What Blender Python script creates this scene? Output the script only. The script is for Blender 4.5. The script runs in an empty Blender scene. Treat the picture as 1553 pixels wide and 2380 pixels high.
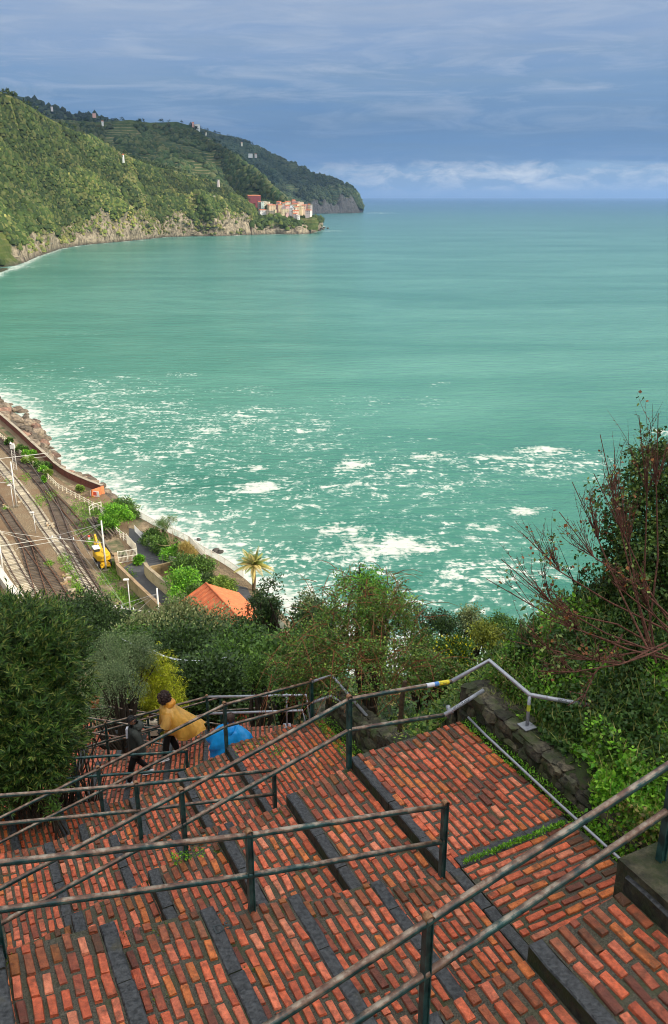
import bpy, math, random
import numpy as np
from mathutils import Vector, Matrix
random.seed(7); RNG = np.random.default_rng(11)
SC = bpy.context.scene; COL = SC.collection
CZ = 63.0                      # the camera's height over the sea
F = 2000.0; PITCH = math.atan(732 / 2000); SP = math.sin(PITCH); CP = math.cos(PITCH)
PI = math.pi
def ray(x, y):
    t = (y - 1190) / F
    return np.array([(x - 776.5) / F, CP - t * SP, -(SP + t * CP)])
def atz(x, y, z):              # the place where a sight line meets a level plane
    r = ray(x, y); s = (z - CZ) / r[2]; return r * s + np.array([0, 0, CZ])
def aty(x, y, Y):
    r = ray(x, y); s = Y / r[1]; return r * s + np.array([0, 0, CZ])
# ---------------------------------------------------------------- materials
MATS = {}
def nt_new(name):
    m = bpy.data.materials.new(name); m.use_nodes = True
    nt = m.node_tree; nt.nodes.clear()
    o = nt.nodes.new('ShaderNodeOutputMaterial'); b = nt.nodes.new('ShaderNodeBsdfPrincipled')
    nt.links.new(b.outputs[0], o.inputs[0]); MATS[name] = m
    return m, nt, b, o
class N:                       # small node helper
    def __init__(s, nt): s.nt = nt
    def n(s, t, **k):
        x = s.nt.nodes.new(t)
        for a, v in k.items(): setattr(x, a, v)
        return x
    def l(s, a, b): s.nt.links.new(a, b)
    def coord(s, kind='Object', scale=(1, 1, 1), rot=(0, 0, 0)):
        if kind == 'Position': g = s.n('ShaderNodeNewGeometry').outputs['Position']
        else: g = s.n('ShaderNodeTexCoord').outputs[kind]
        m = s.n('ShaderNodeMapping'); m.inputs['Scale'].default_value = scale; m.inputs['Rotation'].default_value = rot
        s.l(g, m.inputs[0]); return m.outputs[0]
    def noise(s, vec, scale, detail=4, rough=.6, dist=0):
        x = s.n('ShaderNodeTexNoise'); x.inputs['Scale'].default_value = scale; x.inputs['Detail'].default_value = detail
        x.inputs['Roughness'].default_value = rough; x.inputs['Distortion'].default_value = dist
        s.l(vec, x.inputs['Vector']); return x.outputs[0]
    def ramp(s, f, stops):
        x = s.n('ShaderNodeValToRGB'); s.l(f, x.inputs[0]); e = x.color_ramp.elements
        while len(e) < len(stops): e.new(.5)
        for i, (p, c) in enumerate(stops):
            e[i].position = p
            e[i].color = (c, c, c, 1) if isinstance(c, (int, float)) else (*c, 1)
        return x.outputs[0]
    def mix(s, f, a, b, mode='MIX'):
        x = s.n('ShaderNodeMix', data_type='RGBA', blend_type=mode)
        for sock, v in ((x.inputs[0], f), (x.inputs[6], a), (x.inputs[7], b)):
            if isinstance(v, (int, float)): sock.default_value = v
            elif isinstance(v, tuple): sock.default_value = (*v, 1)
            else: s.l(v, sock)
        return x.outputs[2]
    def math(s, op, a, b=0.0, c=None, clamp=False):
        x = s.n('ShaderNodeMath', operation=op, use_clamp=clamp)
        for i, v in enumerate((a, b) if c is None else (a, b, c)):
            if isinstance(v, (int, float)): x.inputs[i].default_value = v
            else: s.l(v, x.inputs[i])
        return x.outputs[0]
    def bump(s, h, strength, dist, b):
        x = s.n('ShaderNodeBump'); x.inputs['Strength'].default_value = strength; x.inputs['Distance'].default_value = dist
        s.l(h, x.inputs['Height']); s.l(x.outputs[0], b.inputs['Normal']); return x
def mk(name, c1, c2=None, scale=4, rough=.8, bump=0, bdist=.01, metal=0, tint=False, c3=None, scale3=1.2, t3=(.55, .7), stretch=(1, 1, 1), spec=.5, detail=5, kind='Position', lo=.35, hi=.65, coat=0, transl=0):
    m, nt, b, o = nt_new(name); h = N(nt); v = h.coord(kind, stretch)
    f = h.noise(v, scale, detail)
    col = h.mix(h.ramp(f, [(lo, 0.), (hi, 1.)]), c1, c2 or c1)
    if c3: col = h.mix(h.ramp(h.noise(v, scale3, 5, .65), [(t3[0], 0.), (t3[1], 1.)]), col, c3)
    if tint:
        a = h.n('ShaderNodeAttribute', attribute_name='tint'); col = h.mix(1.0, col, a.outputs['Color'], 'MULTIPLY')
    h.l(col, b.inputs['Base Color']) if not isinstance(col, tuple) else None
    b.inputs['Roughness'].default_value = rough; b.inputs['Metallic'].default_value = metal
    b.inputs['Specular IOR Level'].default_value = spec
    if coat: b.inputs['Coat Weight'].default_value = coat
    if bump: h.bump(f, bump, bdist, b)
    if transl:
        t = h.n('ShaderNodeBsdfTranslucent'); h.l(col, t.inputs[0])
        ms = h.n('ShaderNodeMixShader'); ms.inputs[0].default_value = transl
        h.l(b.outputs[0], ms.inputs[1]); h.l(t.outputs[0], ms.inputs[2]); h.l(ms.outputs[0], o.inputs[0])
    return m
# ---------------------------------------------------------------- mesh collecting
class MB:
    def __init__(s): s.V = []; s.T = []; s.Fc = []; s.n = 0
    def add(s, V, faces, mat=0, tint=(1, 1, 1)):
        """faces: list of (k x m) index arrays"""
        V = np.asarray(V, float).reshape(-1, 3); t = np.asarray(tint, float)
        if t.ndim == 1: t = np.tile(t, (len(V), 1))
        s.V.append(V); s.T.append(t)
        if not isinstance(faces, list) or (faces and not isinstance(faces[0], np.ndarray)): 
            by = {}
            for f in faces: by.setdefault(len(f), []).append(f)
            faces = [np.array(a) for a in by.values()]
        for f in faces: s.Fc.append((f + s.n, mat))
        s.n += len(V); return s
    def box(s, c, size, rot=None, mat=0, tint=(1, 1, 1), bev=0.0, taper=1.0):
        x, y, z = [a / 2 for a in size]
        if bev:
            b = bev
            lay = [(-z, 0, 1), (-z + b, 0, 1), (z - b, 0, 1), (z, b, taper)]
            lay = [(-z, 0, 1), (z - b, 0, taper), (z, b, taper)]
        else: lay = [(-z, 0, 1), (z, 0, taper)]
        V = []
        for zz, ins, tp in lay:
            for sx, sy in ((-1, -1), (1, -1), (1, 1), (-1, 1)): V.append((sx * (x * tp - ins), sy * (y * tp - ins), zz))
        V = np.array(V)
        if rot is not None: V = V @ np.array(rot).T
        V = V + np.array(c)
        fs = [(3, 2, 1, 0)]; L = len(lay)
        for i in range(L - 1):
            for k in range(4): fs.append((i * 4 + k, i * 4 + (k + 1) % 4, (i + 1) * 4 + (k + 1) % 4, (i + 1) * 4 + k))
        q = (L - 1) * 4; fs.append((q, q + 1, q + 2, q + 3))
        return s.add(V, fs, mat, tint)
    def prism(s, poly, z0, z1, mat=0, tint=(1, 1, 1)):
        """poly list of (x,y); z0/z1 number or list per vertex"""
        n = len(poly); za = z0 if hasattr(z0, '__len__') else [z0] * n; zb = z1 if hasattr(z1, '__len__') else [z1] * n
        a = sum(poly[i][0] * poly[(i + 1) % n][1] - poly[(i + 1) % n][0] * poly[i][1] for i in range(n))
        if a < 0: poly = poly[::-1]; za = list(za)[::-1]; zb = list(zb)[::-1]
        V = [(*p[:2], z) for p, z in zip(poly, za)] + [(*p[:2], z) for p, z in zip(poly, zb)]
        fs = [tuple(range(n))[::-1], tuple(range(n, 2 * n))] + [(k, (k + 1) % n, n + (k + 1) % n, n + k) for k in range(n)]
        return s.add(V, fs, mat, tint)
    def tube(s, pts, r, n=8, mat=0, tint=(1, 1, 1), cap=True):
        P = np.array(pts, float); m = len(P); R = np.full(m, r) if np.isscalar(r) else np.array(r, float)
        d = np.gradient(P, axis=0) if m > 2 else np.tile(P[-1] - P[0], (m, 1))
        d /= np.linalg.norm(d, axis=1)[:, None] + 1e-12
        up = np.array([0, 0, 1.]) if abs(d[0][2]) < .9 else np.array([1., 0, 0])
        V = []; 
        for i in range(m):
            a = np.cross(d[i], up); na = np.linalg.norm(a)
            if na < 1e-3: a = np.cross(d[i], [0.3, 1., 0.2]); na = np.linalg.norm(a)
            a /= na; b = np.cross(d[i], a)
            if i and np.dot(np.cross(d[i], a), prevb) < 0: a = -a; b = -b
            prevb = b
            th = np.arange(n) * 2 * PI / n
            V.append(P[i] + R[i] * (np.outer(np.cos(th), a) + np.outer(np.sin(th), b)))
        V = np.concatenate(V); i = np.arange(m - 1)[:, None] * n; k = np.arange(n)[None, :]; k2 = (k + 1) % n
        q = np.stack([i + k, i + k2, i + n + k2, i + n + k], -1).reshape(-1, 4)
        fs = [q]
        if cap: fs += [np.array([list(range(n))[::-1]]), np.array([[(m - 1) * n + j for j in range(n)]])]
        return s.add(V, fs, mat, tint)
    def grid(s, G, mat=0, tint=(1, 1, 1), closed=False):
        G = np.asarray(G, float); a, b = G.shape[:2]
        i = np.arange(a - 1)[:, None] * b; k = np.arange(b if closed else b - 1)[None, :]; k2 = (k + 1) % b
        q = np.stack([i + k, i + k2, i + b + k2, i + b + k], -1).reshape(-1, 4)
        t = tint
        if isinstance(t, np.ndarray) and t.ndim == 3: t = t.reshape(-1, 3)
        return s.add(G.reshape(-1, 3), [q], mat, t)
    def leaves(s, C, D, Nn, L, W, tint, mat=0, bend=.15):
        """pointed leaves: base C, along D, width across cross(D,Nn)"""
        C = np.asarray(C); D = D / (np.linalg.norm(D, axis=1)[:, None] + 1e-9)
        S = np.cross(D, Nn); S /= np.linalg.norm(S, axis=1)[:, None] + 1e-9; U = np.cross(S, D)
        L = np.broadcast_to(L, len(C))[:, None]; W = np.broadcast_to(W, len(C))[:, None]
        V = np.stack([C, C + D * L * .45 + S * W / 2 - U * L * bend * .3, C + D * L - U * L * bend, C + D * L * .45 - S * W / 2 - U * L * bend * .3], 1)
        m = len(C); q = np.arange(4 * m).reshape(m, 4)
        return s.add(V.reshape(-1, 3), [q], mat, np.repeat(np.asarray(tint), 4, axis=0))
WL = {}
def link(o, parent=None):
    COL.objects.link(o)
    if parent is not None: o.parent = parent
    return o
def tag(o, label=None, cat=None, group=None, kind=None):
    if label: o['label'] = label
    if cat: o['category'] = cat
    if group: o['group'] = group
    if kind: o['kind'] = kind
    return o
def thing(name, loc, label, cat, group=None):
    o = bpy.data.objects.new(name, None); o.empty_display_size = .3; loc = tuple(float(a) for a in loc)
    o.location = loc; WL[o.name] = np.array(loc); link(o); return tag(o, label, cat, group)
def obj(name, mb, mats, parent=None, loc=None, label=None, cat=None, group=None, kind=None, smooth=False, angle=None):
    V = np.concatenate(mb.V); T = np.concatenate(mb.T)
    if parent is not None: org = WL[parent.name]
    else: org = np.array(loc if loc is not None else (0, 0, 0), float)
    V = V - org
    me = bpy.data.meshes.new(name); me.vertices.add(len(V)); me.vertices.foreach_set('co', V.astype(np.float32).ravel())
    li = np.concatenate([f.ravel() for f, _ in mb.Fc]).astype(np.int32)
    tot = np.concatenate([np.full(len(f), f.shape[1]) for f, _ in mb.Fc]).astype(np.int32)
    mi = np.concatenate([np.full(len(f), m) for f, m in mb.Fc]).astype(np.int32)
    st = np.concatenate([[0], np.cumsum(tot)[:-1]]).astype(np.int32)
    me.loops.add(len(li)); me.loops.foreach_set('vertex_index', li)
    me.polygons.add(len(tot)); me.polygons.foreach_set('loop_start', st); me.polygons.foreach_set('loop_total', tot)
    me.polygons.foreach_set('material_index', mi)
    me.update(calc_edges=True)
    if not isinstance(mats, (list, tuple)): mats = [mats]
    for m in mats: me.materials.append(MATS[m] if isinstance(m, str) else m)
    a = me.color_attributes.new('tint', 'FLOAT_COLOR', 'POINT'); a.data.foreach_set('color', np.hstack([T, np.ones((len(T), 1))]).astype(np.float32).ravel())
    me.validate()
    if smooth: me.shade_smooth()
    elif not angle: me.shade_flat()
    if angle: me.shade_smooth(); me.set_sharp_from_angle(angle=math.radians(angle))
    o = bpy.data.objects.new(name, me)
    if parent is None: o.location = org
    link(o, parent); WL[o.name] = org
    return tag(o, label, cat, group, kind)
def copy_thing(src, loc, label=None, rotz=None, scale=None):
    r = src.copy(); COL.objects.link(r); r.location = loc
    if rotz is not None: r.rotation_euler = (0, 0, rotz)
    if scale is not None: r.scale = (scale,) * 3 if np.isscalar(scale) else scale
    if label: r['label'] = label
    for ch in list(src.children):
        c = ch.copy(); COL.objects.link(c); c.parent = r
        for g in list(ch.children):
            d = g.copy(); COL.objects.link(d); d.parent = c
    return r
# smooth lattice noise for shaping ground
def vnoise(x, y, seed=0):
    x = np.asarray(x, float); y = np.asarray(y, float); xi = np.floor(x).astype(np.int64); yi = np.floor(y).astype(np.int64)
    fx = x - xi; fy = y - yi; fx = fx * fx * (3 - 2 * fx); fy = fy * fy * (3 - 2 * fy)
    def hsh(a, b):
        h = (a * 374761393 + b * 668265263 + seed * 974634777) & 0x7fffffff
        h = ((h ^ (h >> 13)) * 1274126177) & 0x7fffffff
        return ((h ^ (h >> 16)) & 0xffff) / 65535.0
    a = hsh(xi, yi); b = hsh(xi + 1, yi); c = hsh(xi, yi + 1); d = hsh(xi + 1, yi + 1)
    return (a * (1 - fx) + b * fx) * (1 - fy) + (c * (1 - fx) + d * fx) * fy
def fbm(x, y, o=4, seed=0):
    s = 0; a = .5; t = 0
    for i in range(o): s = s + a * vnoise(x * 2 ** i, y * 2 ** i, seed + i); t += a; a *= .55
    return s / t
def resample(P, n):
    P = np.array(P, float); d = np.concatenate([[0], np.cumsum(np.linalg.norm(np.diff(P[:, :2], axis=0), axis=1))])
    t = np.linspace(0, d[-1], n); return np.stack([np.interp(t, d, P[:, k]) for k in range(P.shape[1])], 1)
# ---------------------------------------------------------------- material library
def brick_mat():
    m, nt, b, o = nt_new('paving_brick'); h = N(nt); v = h.coord('Position')
    a = h.n('ShaderNodeAttribute', attribute_name='tint').outputs['Color']
    f1 = h.noise(v, 15, 7, .72); f2 = h.noise(v, 7, 4, .6); f3 = h.noise(v, 60, 4, .7)
    c = h.mix(h.ramp(f1, [(.36, 0.), (.64, 1.)]), (.56, .46, .43), (1.27, 1.22, 1.18)); c = h.mix(1.0, a, c, 'MULTIPLY')
    c = h.mix(h.ramp(f3, [(.66, 0.), (.76, .8)]), c, (.02, .02, .018))
    c = h.mix(h.ramp(f2, [(.54, 0.), (.72, .75)]), c, (.05, .042, .022))
    c = h.mix(h.ramp(h.noise(v, 1.1, 6, .7), [(.55, 0.), (.75, .6)]), c, (.07, .035, .02))
    h.l(c, b.inputs['Base Color'])
    h.l(h.ramp(f2, [(.3, .26), (.7, .52)]), b.inputs['Roughness'])
    h.bump(h.math('ADD', h.math('MULTIPLY', f1, 1.0), f3), .8, .016, b)
def mortar_mat():
    m, nt, b, o = nt_new('mossy_mortar'); h = N(nt); v = h.coord('Position')
    f1 = h.noise(v, 70, 5, .7); f2 = h.noise(v, 2.3, 5, .65)
    c = h.mix(h.ramp(f1, [(.35, 0.), (.68, 1.)]), (.016, .016, .011), (.14, .13, .095))
    c = h.mix(h.ramp(f2, [(.48, 0.), (.7, .75)]), c, (.045, .055, .01))
    h.l(c, b.inputs['Base Color']); b.inputs['Roughness'].default_value = .85; h.bump(f1, .8, .02, b)
def rail_mat(name, green):
    m, nt, b, o = nt_new(name); h = N(nt); v = h.coord('Position')
    f1 = h.noise(v, 1.7, 5, .65); f2 = h.noise(v, 8, 5, .65); f3 = h.noise(v, 30, 3)
    g = h.n('ShaderNodeNewGeometry'); s = h.n('ShaderNodeSeparateXYZ'); h.l(g.outputs['True Normal'], s.inputs[0])
    top = s.outputs[2]
    paint = h.mix(h.ramp(f2, [(.4, 0.), (.6, 1.)]), (.008, .036, .036), (.03, .095, .088))
    rust = h.mix(h.ramp(f2, [(.35, 0.), (.65, 1.)]), (.085, .036, .024), (.235, .145, .092))
    pale = h.mix(f3, (.40, .29, .20), (.30, .33, .29))
    # years of hands have worn the paint off the upper side of the pipes
    w = h.math('ADD', h.math('MULTIPLY', top, .30), h.math('ADD', h.math('MULTIPLY', f1, .9), h.math('MULTIPLY', f2, .4))); lo = .98 if green else .74
    c = h.mix(h.ramp(w, [(lo, 0.), (lo + .13, 1.)]), paint, rust)
    w2 = h.math('ADD', h.math('MULTIPLY', top, .30), h.math('MULTIPLY', f2, 1.0)); 
    c = h.mix(h.ramp(w2, [(.95 if green else .76, 0.), (1.1 if green else .92, .75)]), c, pale)
    h.l(c, b.inputs['Base Color']); b.inputs['Roughness'].default_value = .38; b.inputs['Metallic'].default_value = .12
    h.bump(f3, .2, .002, b)
def build_mats():
    brick_mat(); mortar_mat(); rail_mat('worn_rail', False); rail_mat('green_post', True)
    mk('slate', (.012, .014, .016), (.060, .064, .068), 24, .5, 1, .02, c3=(.06, .055, .03), scale3=2.5, t3=(.6, .75))
    mk('riser_stone', (.010, .010, .006), (.045, .042, .026), 12, .85, 1, .03, c3=(.018, .028, .005), scale3=3, t3=(.45, .6))
    mk('mossy_stone', (.022, .020, .012), (.09, .08, .045), 9, .9, 1, .05, c3=(.02, .03, .006), scale3=2, t3=(.5, .65))
    mk('wall_stone', (.022, .020, .013), (.15, .135, .095), 14, .85, 1, .04, tint=True, c3=(.035, .05, .012), scale3=3.5, t3=(.44, .60))
    mk('galvanised', (.30, .32, .36), (.42, .44, .49), 14, .42, .1, .003, metal=.35, c3=(.2, .17, .13), scale3=7, t3=(.62, .72))
    mk('rust_cap', (.16, .07, .03), (.33, .18, .09), 30, .75, .3, .004)
    mk('soil', (.035, .026, .012), (.09, .07, .035), 3, .95, 1, .1, c3=(.03, .045, .012), scale3=.9, t3=(.4, .55))
    mk('leaf', (1.1, 1.15, 1.0), (1.75, 1.8, 1.5), 40, .5, tint=True, spec=.35, transl=.28)
    mk('leaf_far', (.8, .8, .8), (1.15, 1.15, 1.1), 3, .75, tint=True, spec=.2, transl=.12)
    mk('bark', (.035, .027, .02), (.10, .08, .06), 18, .9, .8, .02, tint=True)
    mk('ballast', (.065, .045, .025), (.34, .25, .145), 5.0, .95, 1, .15, detail=9, c3=(.17, .10, .05), scale3=.17, t3=(.42, .62))
    mk('earth', (.12, .085, .05), (.34, .25, .15), 3.2, .95, .8, .1, detail=8, c3=(.07, .085, .03), scale3=.16, t3=(.46, .6))
    mk('asphalt', (.045, .047, .052), (.075, .077, .08), 5, .9, .3, .02, detail=8, c3=(.10, .10, .10), scale3=.5, t3=(.55, .75))
    mk('old_concrete', (.24, .21, .165), (.37, .33, .27), 4, .9, .4, .03, detail=8, c3=(.12, .11, .08), scale3=1, t3=(.5, .7), tint=True)
    mk('cream_plaster', (.50, .43, .24), (.60, .53, .33), 2, .9, .2, .02, c3=(.28, .25, .15), scale3=.9, t3=(.5, .7), tint=True)
    mk('white_paint', (.62, .60, .56), (.78, .76, .72), 6, .6, c3=(.4, .33, .25), scale3=3, t3=(.6, .75), tint=True)
    mk('roof_tile', (.50, .125, .045), (.66, .20, .075), 2.2, .8, c3=(.36, .10, .05), scale3=1.1, t3=(.5, .75), tint=True)
    mk('rail_rust', (.10, .042, .022), (.25, .12, .06), 3, .7)
    mk('rail_steel', (.22, .21, .20), (.38, .36, .34), 5, .35, metal=.8)
    mk('sleeper_wood', (.05, .038, .028), (.13, .10, .075), 9, .9, .4, .02, tint=True)
    mk('sleeper_concrete', (.34, .29, .21), (.46, .41, .31), 6, .9, tint=True)
    mk('rock', (.07, .062, .05), (.25, .22, .18), 1.3, .8, 1, .3, detail=8, tint=True)
    mk('paint', (.85, .85, .85), (1.1, 1.1, 1.1), 6, .45, tint=True)
    mk('cloth', (.8, .8, .8), (1.12, 1.12, 1.12), 18, .85, .3, .01, tint=True)
    mk('skin', (.42, .23, .15), (.48, .27, .18), 8, .5, tint=True)
    mk('hair', (.7, .7, .7), (1.3, 1.3, 1.3), 60, .6, .6, .02, tint=True)
    mk('glass_dark', (.02, .03, .035), (.03, .04, .045), 2, .08)
    mk('rubber', (.02, .02, .02), (.05, .045, .04), 12, .9)
    m = mk('poncho_plastic', (.85, .85, .85), (1.1, 1.1, 1.1), 9, .28, .45, .03, tint=True, transl=.3, stretch=(1, 1, .4))
build_mats()
# ================================================================ terrain
AU = math.radians(26.8)
UX, UY = math.cos(AU), math.sin(AU)        # along the flights; across (away) = (-UY, UX)
def uv(u, v): return (u * UX - v * UY, u * UY + v * UX)
def inv(X, Y): return (X * UX + Y * UY, -X * UY + Y * UX)
def sstep(a, b, x): t = np.clip((x - a) / (b - a), 0, 1); return t * t * (3 - 2 * t)
BV = [-40, 0, 4, 7, 9.2, 10, 11.5, 13.6, 14.4, 16, 20, 30, 50, 90, 105, 130]
BZ = [14, -4.6, -6.9, -6.95, -7.1, -8.4, -10.0, -11.6, -12.6, -14.2, -17.8, -24.5, -36.5, -58, -66, -70]
def terrain(X, Y):
    X = np.asarray(X, float); Y = np.asarray(Y, float); u, v = inv(X, Y)
    c = -9.2 - .557 * (v - 6.3); c = np.where(v < 0, -5.7 - .3 * v, c)
    c = c - .075 * np.maximum(0, Y - 17); c = np.maximum(c, -56.6 - 14 * sstep(96, 106, Y) * sstep(-60, -20, X) - 13 * sstep(-12, 6, X))
    low = -16.6 - .575 * (Y - 20); w = sstep(20, 34, Y)
    low = np.maximum(low, -56.6 - 14 * sstep(96, 106, Y + .0 * X) * sstep(-60, -20, X) - 13 * sstep(-12, 6, X)); c = c * (1 - w) + low * w
    zb = np.interp(v, BV, BZ) + (.5 * np.clip(u - 7.2, 0, 3.5) + .12 * np.clip(u - 10.7, 0, 5)) * (1 - .8 * sstep(8.5, 14, v))
    right = sstep(6.62, 6.78, u) * (1 - sstep(22, 40, Y) * .8)
    z = c * (1 - right) + np.maximum(zb, c) * right
    # the ground climbs towards the village above and behind
    z = z + .35 * np.maximum(0, -Y - 4) + .25 * np.maximum(0, -X - 14) * (1 - sstep(20, 60, Y))
    z = z + (fbm(X * .35, Y * .35, 4, 3) - .5) * np.where((u > 7) | (v > 20) | (u < -3), .8, .1)
    return z + CZ
def tz(X, Y): return float(terrain(np.array([X]), np.array([Y]))[0])
def build_terrain():
    xs = np.concatenate([np.linspace(-170, -16, 60), np.linspace(-15, 16, 270), np.linspace(17, 90, 40)])
    ys = np.concatenate([np.linspace(-60, -1, 30), np.linspace(-.5, 30, 265), np.linspace(31, 128, 90)])
    X, Y = np.meshgrid(xs, ys); Z = terrain(X, Y)
    mb = MB(); mb.grid(np.stack([X, Y, Z], -1)); obj('hillside', mb, 'soil', kind='structure', smooth=True)
build_terrain()
# ================================================================ the brick stairs
REDS = [((.56, .125, .060), 5), ((.48, .100, .048), 5), ((.62, .165, .095), 4), ((.52, .15, .045), 2.4), ((.30, .075, .042), 2.2), ((.17, .05, .034), 1.3), ((.62, .21, .13), .8)]
RC = np.array([c for c, w in REDS]) * np.array([1.14, 1.16, 1.02]); RW = np.array([w for c, w in REDS]); RW = RW / RW.sum()
class Fr:
    def __init__(s, ox=0, oy=0, ang=AU): s.o = (ox, oy); s.c = math.cos(ang); s.s = math.sin(ang)
    def p(s, u, v, z): return (s.o[0] + u * s.c - v * s.s, s.o[1] + u * s.s + v * s.c, z + CZ)
    def arr(s, A): return np.stack([s.o[0] + A[..., 0] * s.c - A[..., 1] * s.s, s.o[1] + A[..., 0] * s.s + A[..., 1] * s.c, A[..., 2] + CZ], -1)
STAIR = Fr()
def pave(mb, fr, ua, ub, va, vb, zf, along='v', dark=1.0, edge=(0, 0), warm=0):
    """single bricks, each with its own wear, on the sloping bed"""
    Lb, Wb = .232, .078; pj, pl = .113, .258
    if along == 'v': w0, w1, l0, l1 = ua, ub, va, vb
    else: w0, w1, l0, l1 = va, vb, ua, ub
    nc = max(1, int(round((w1 - w0) / pj))); pj = (w1 - w0) / nc
    V = []; T = []
    for i in range(nc):
        wc = w0 + (i + .5) * pj; l = l0 - random.random() * pl
        while l < l1 - .06:
            a = max(l, l0 + .005); b_ = min(l + Lb * random.uniform(.86, 1.05), l1 - .003); l += pl * random.uniform(.9, 1.05)
            if b_ - a < .05: continue
            lc = (a + b_) / 2; hl = (b_ - a) / 2; hw = Wb / 2 * random.uniform(.86, 1.06)
            wcc = wc + random.uniform(-.006, .006); ro = random.uniform(-.055, .055)
            dz = random.uniform(-.008, .008); tx = random.uniform(-.05, .05); ty = random.uniform(-.05, .05)
            box = []
            for (k, zz) in ((1.0, -.03), (.98, .013), (.86, .024)):
                for sx, sy in ((-1, -1), (1, -1), (1, 1), (-1, 1)):
                    jw = random.uniform(.84, 1.06); dw = sx * hw * k * jw; dl = sy * (hl * (k if k == 1 else 1 - .1 * hw / hl)) * random.uniform(.96, 1.02)
                    W = wcc + dw - ro * dl; Lc = lc + dl + ro * dw
                    zz2 = zz + dz + (tx * dw + ty * dl if zz > 0 else 0)
                    box.append((W, Lc, zz2) if along == 'v' else (Lc, W, zz2))
            box = np.array(box); box[:, 2] += zf(box[:, 0], box[:, 1]); V.append(box)
            c = RC[np.random.choice(len(RC), p=RW)] * random.uniform(.82, 1.12)
            e = min(lc - l0, l1 - lc) if along == 'v' else 1
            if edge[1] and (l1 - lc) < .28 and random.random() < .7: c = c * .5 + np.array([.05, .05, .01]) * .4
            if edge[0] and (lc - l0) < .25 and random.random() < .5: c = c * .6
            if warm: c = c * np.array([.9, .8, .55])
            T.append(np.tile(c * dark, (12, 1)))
    if not V: return
    V = fr.arr(np.concatenate(V)); T = np.concatenate(T); m = len(V) // 12
    f = np.array([[0, 1, 5, 4], [1, 2, 6, 5], [2, 3, 7, 6], [3, 0, 4, 7], [4, 5, 9, 8], [5, 6, 10, 9], [6, 7, 11, 10], [7, 4, 8, 11], [8, 9, 10, 11]])
    q = (f[None] + (np.arange(m) * 12)[:, None, None]).reshape(-1, 4)
    mb.add(V, [q], 0, T)
def bed(mb, fr, ua, ub, va, vb, za, zb, depth=2.6):
    q = [(ua, va, za), (ub, va, zb), (ub, vb, zb), (ua, vb, za)]
    P = [fr.p(*a) for a in q]; B = [(p[0], p[1], p[2] - depth) for p in P]
    mb.add(B + P, [(4, 5, 6, 7)], 1); mb.add(B + P, [(3, 2, 1, 0), (0, 1, 5, 4), (1, 2, 6, 5), (2, 3, 7, 6), (3, 0, 4, 7)], 2)
def nosing(name, fr, u, va, vb, z, parent, w=.14, along='v', h=.17):
    mb = MB(); v = va
    while v < vb - .02:
        L = min(random.uniform(.55, 1.05), vb - v)
        if vb - v - L < .25: L = vb - v
        c = v + L / 2; ww = w * random.uniform(.94, 1.04); g = .012
        n = 5; rows = []
        for k in range(n + 1):
            l = c - L / 2 + g / 2 + (L - g) * k / n; j = random.uniform(-.008, .008); jz = random.uniform(-.006, .006)
            e = .012
            rows.append([(u + j, l, z - h), (u + j, l, z - e + jz), (u + j + e, l, z + jz), (u + ww + j - e, l, z + jz), (u + ww + j, l, z - e + jz), (u + ww + j, l, z - h)])
        G = np.array(rows)
        if along == 'u': G = G[..., [1, 0, 2]]
        G = fr.arr(G); G = G[:, ::-1] if along == 'v' else G
        mb.grid(G[:, 1:5]); mb.grid(G[:, :2], 1); mb.grid(G[:, 4:], 1)
        for end in (0, -1): 
            r = G[end]; f = [tuple(range(6))]
            mb.add(r, f, 1)
        v += L
    return obj(name, mb, ['slate', 'riser_stone'], parent)
def tread(name, fr, ua, ub, va, vb, za, zb, parent, along='v', dark=1, edge=(0, 1), depth=2.6, warm=0, mats=None):
    mb = MB(); zf = lambda U, V: za + (zb - za) * (U - ua) / (ub - ua)
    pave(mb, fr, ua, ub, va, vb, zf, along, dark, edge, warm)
    bed(mb, fr, ua, ub, va, vb, za, zb, depth)
    return obj(name, mb, ['paving_brick', 'mossy_mortar', 'mossy_stone'], parent)
R = .15
def flight(label, fr, us, zs, va, vb, down, end_u, end_z, start_u=None, start_z=None, dark=1, warm=0, group='brick stair flights zigzagging down the slope'):
    """us, zs: the nosings in order of falling height; down=-1 falls to -u, +1 falls to +u"""
    t = thing('stair_flight', fr.p(us[len(us) // 2], (va + vb) / 2, zs[len(us) // 2]), label, 'stairs', group)
    w = .14; g = .004
    pu, pz = (start_u, start_z)
    for u, z in list(zip(us, zs)) + [(end_u, end_z)]:
        last = u == end_u
        if down < 0:
            if pu is not None:
                a = u + (0 if last else w); tread('tread', fr, a, pu - g, va, vb, z, pz - (R if pu is not start_u else 0), t, dark=dark, warm=warm)
            if not last: nosing('nosing', fr, u, va, vb, z + .012, t)
            pu, pz = u, z
        else:
            if pu is not None:
                tread('tread', fr, pu + g, u, va, vb, pz - (R if pu is not start_u else 0), z, t, dark=dark, warm=warm)
            if not last: nosing('nosing', fr, u, va, vb, z + .012, t)
            pu, pz = u + (0 if last else w), z
    return t
E0, E1, E2, E3, E4, E5 = 3.9, 6.38, 8.83, 11.3, 13.73, 16.15
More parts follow.
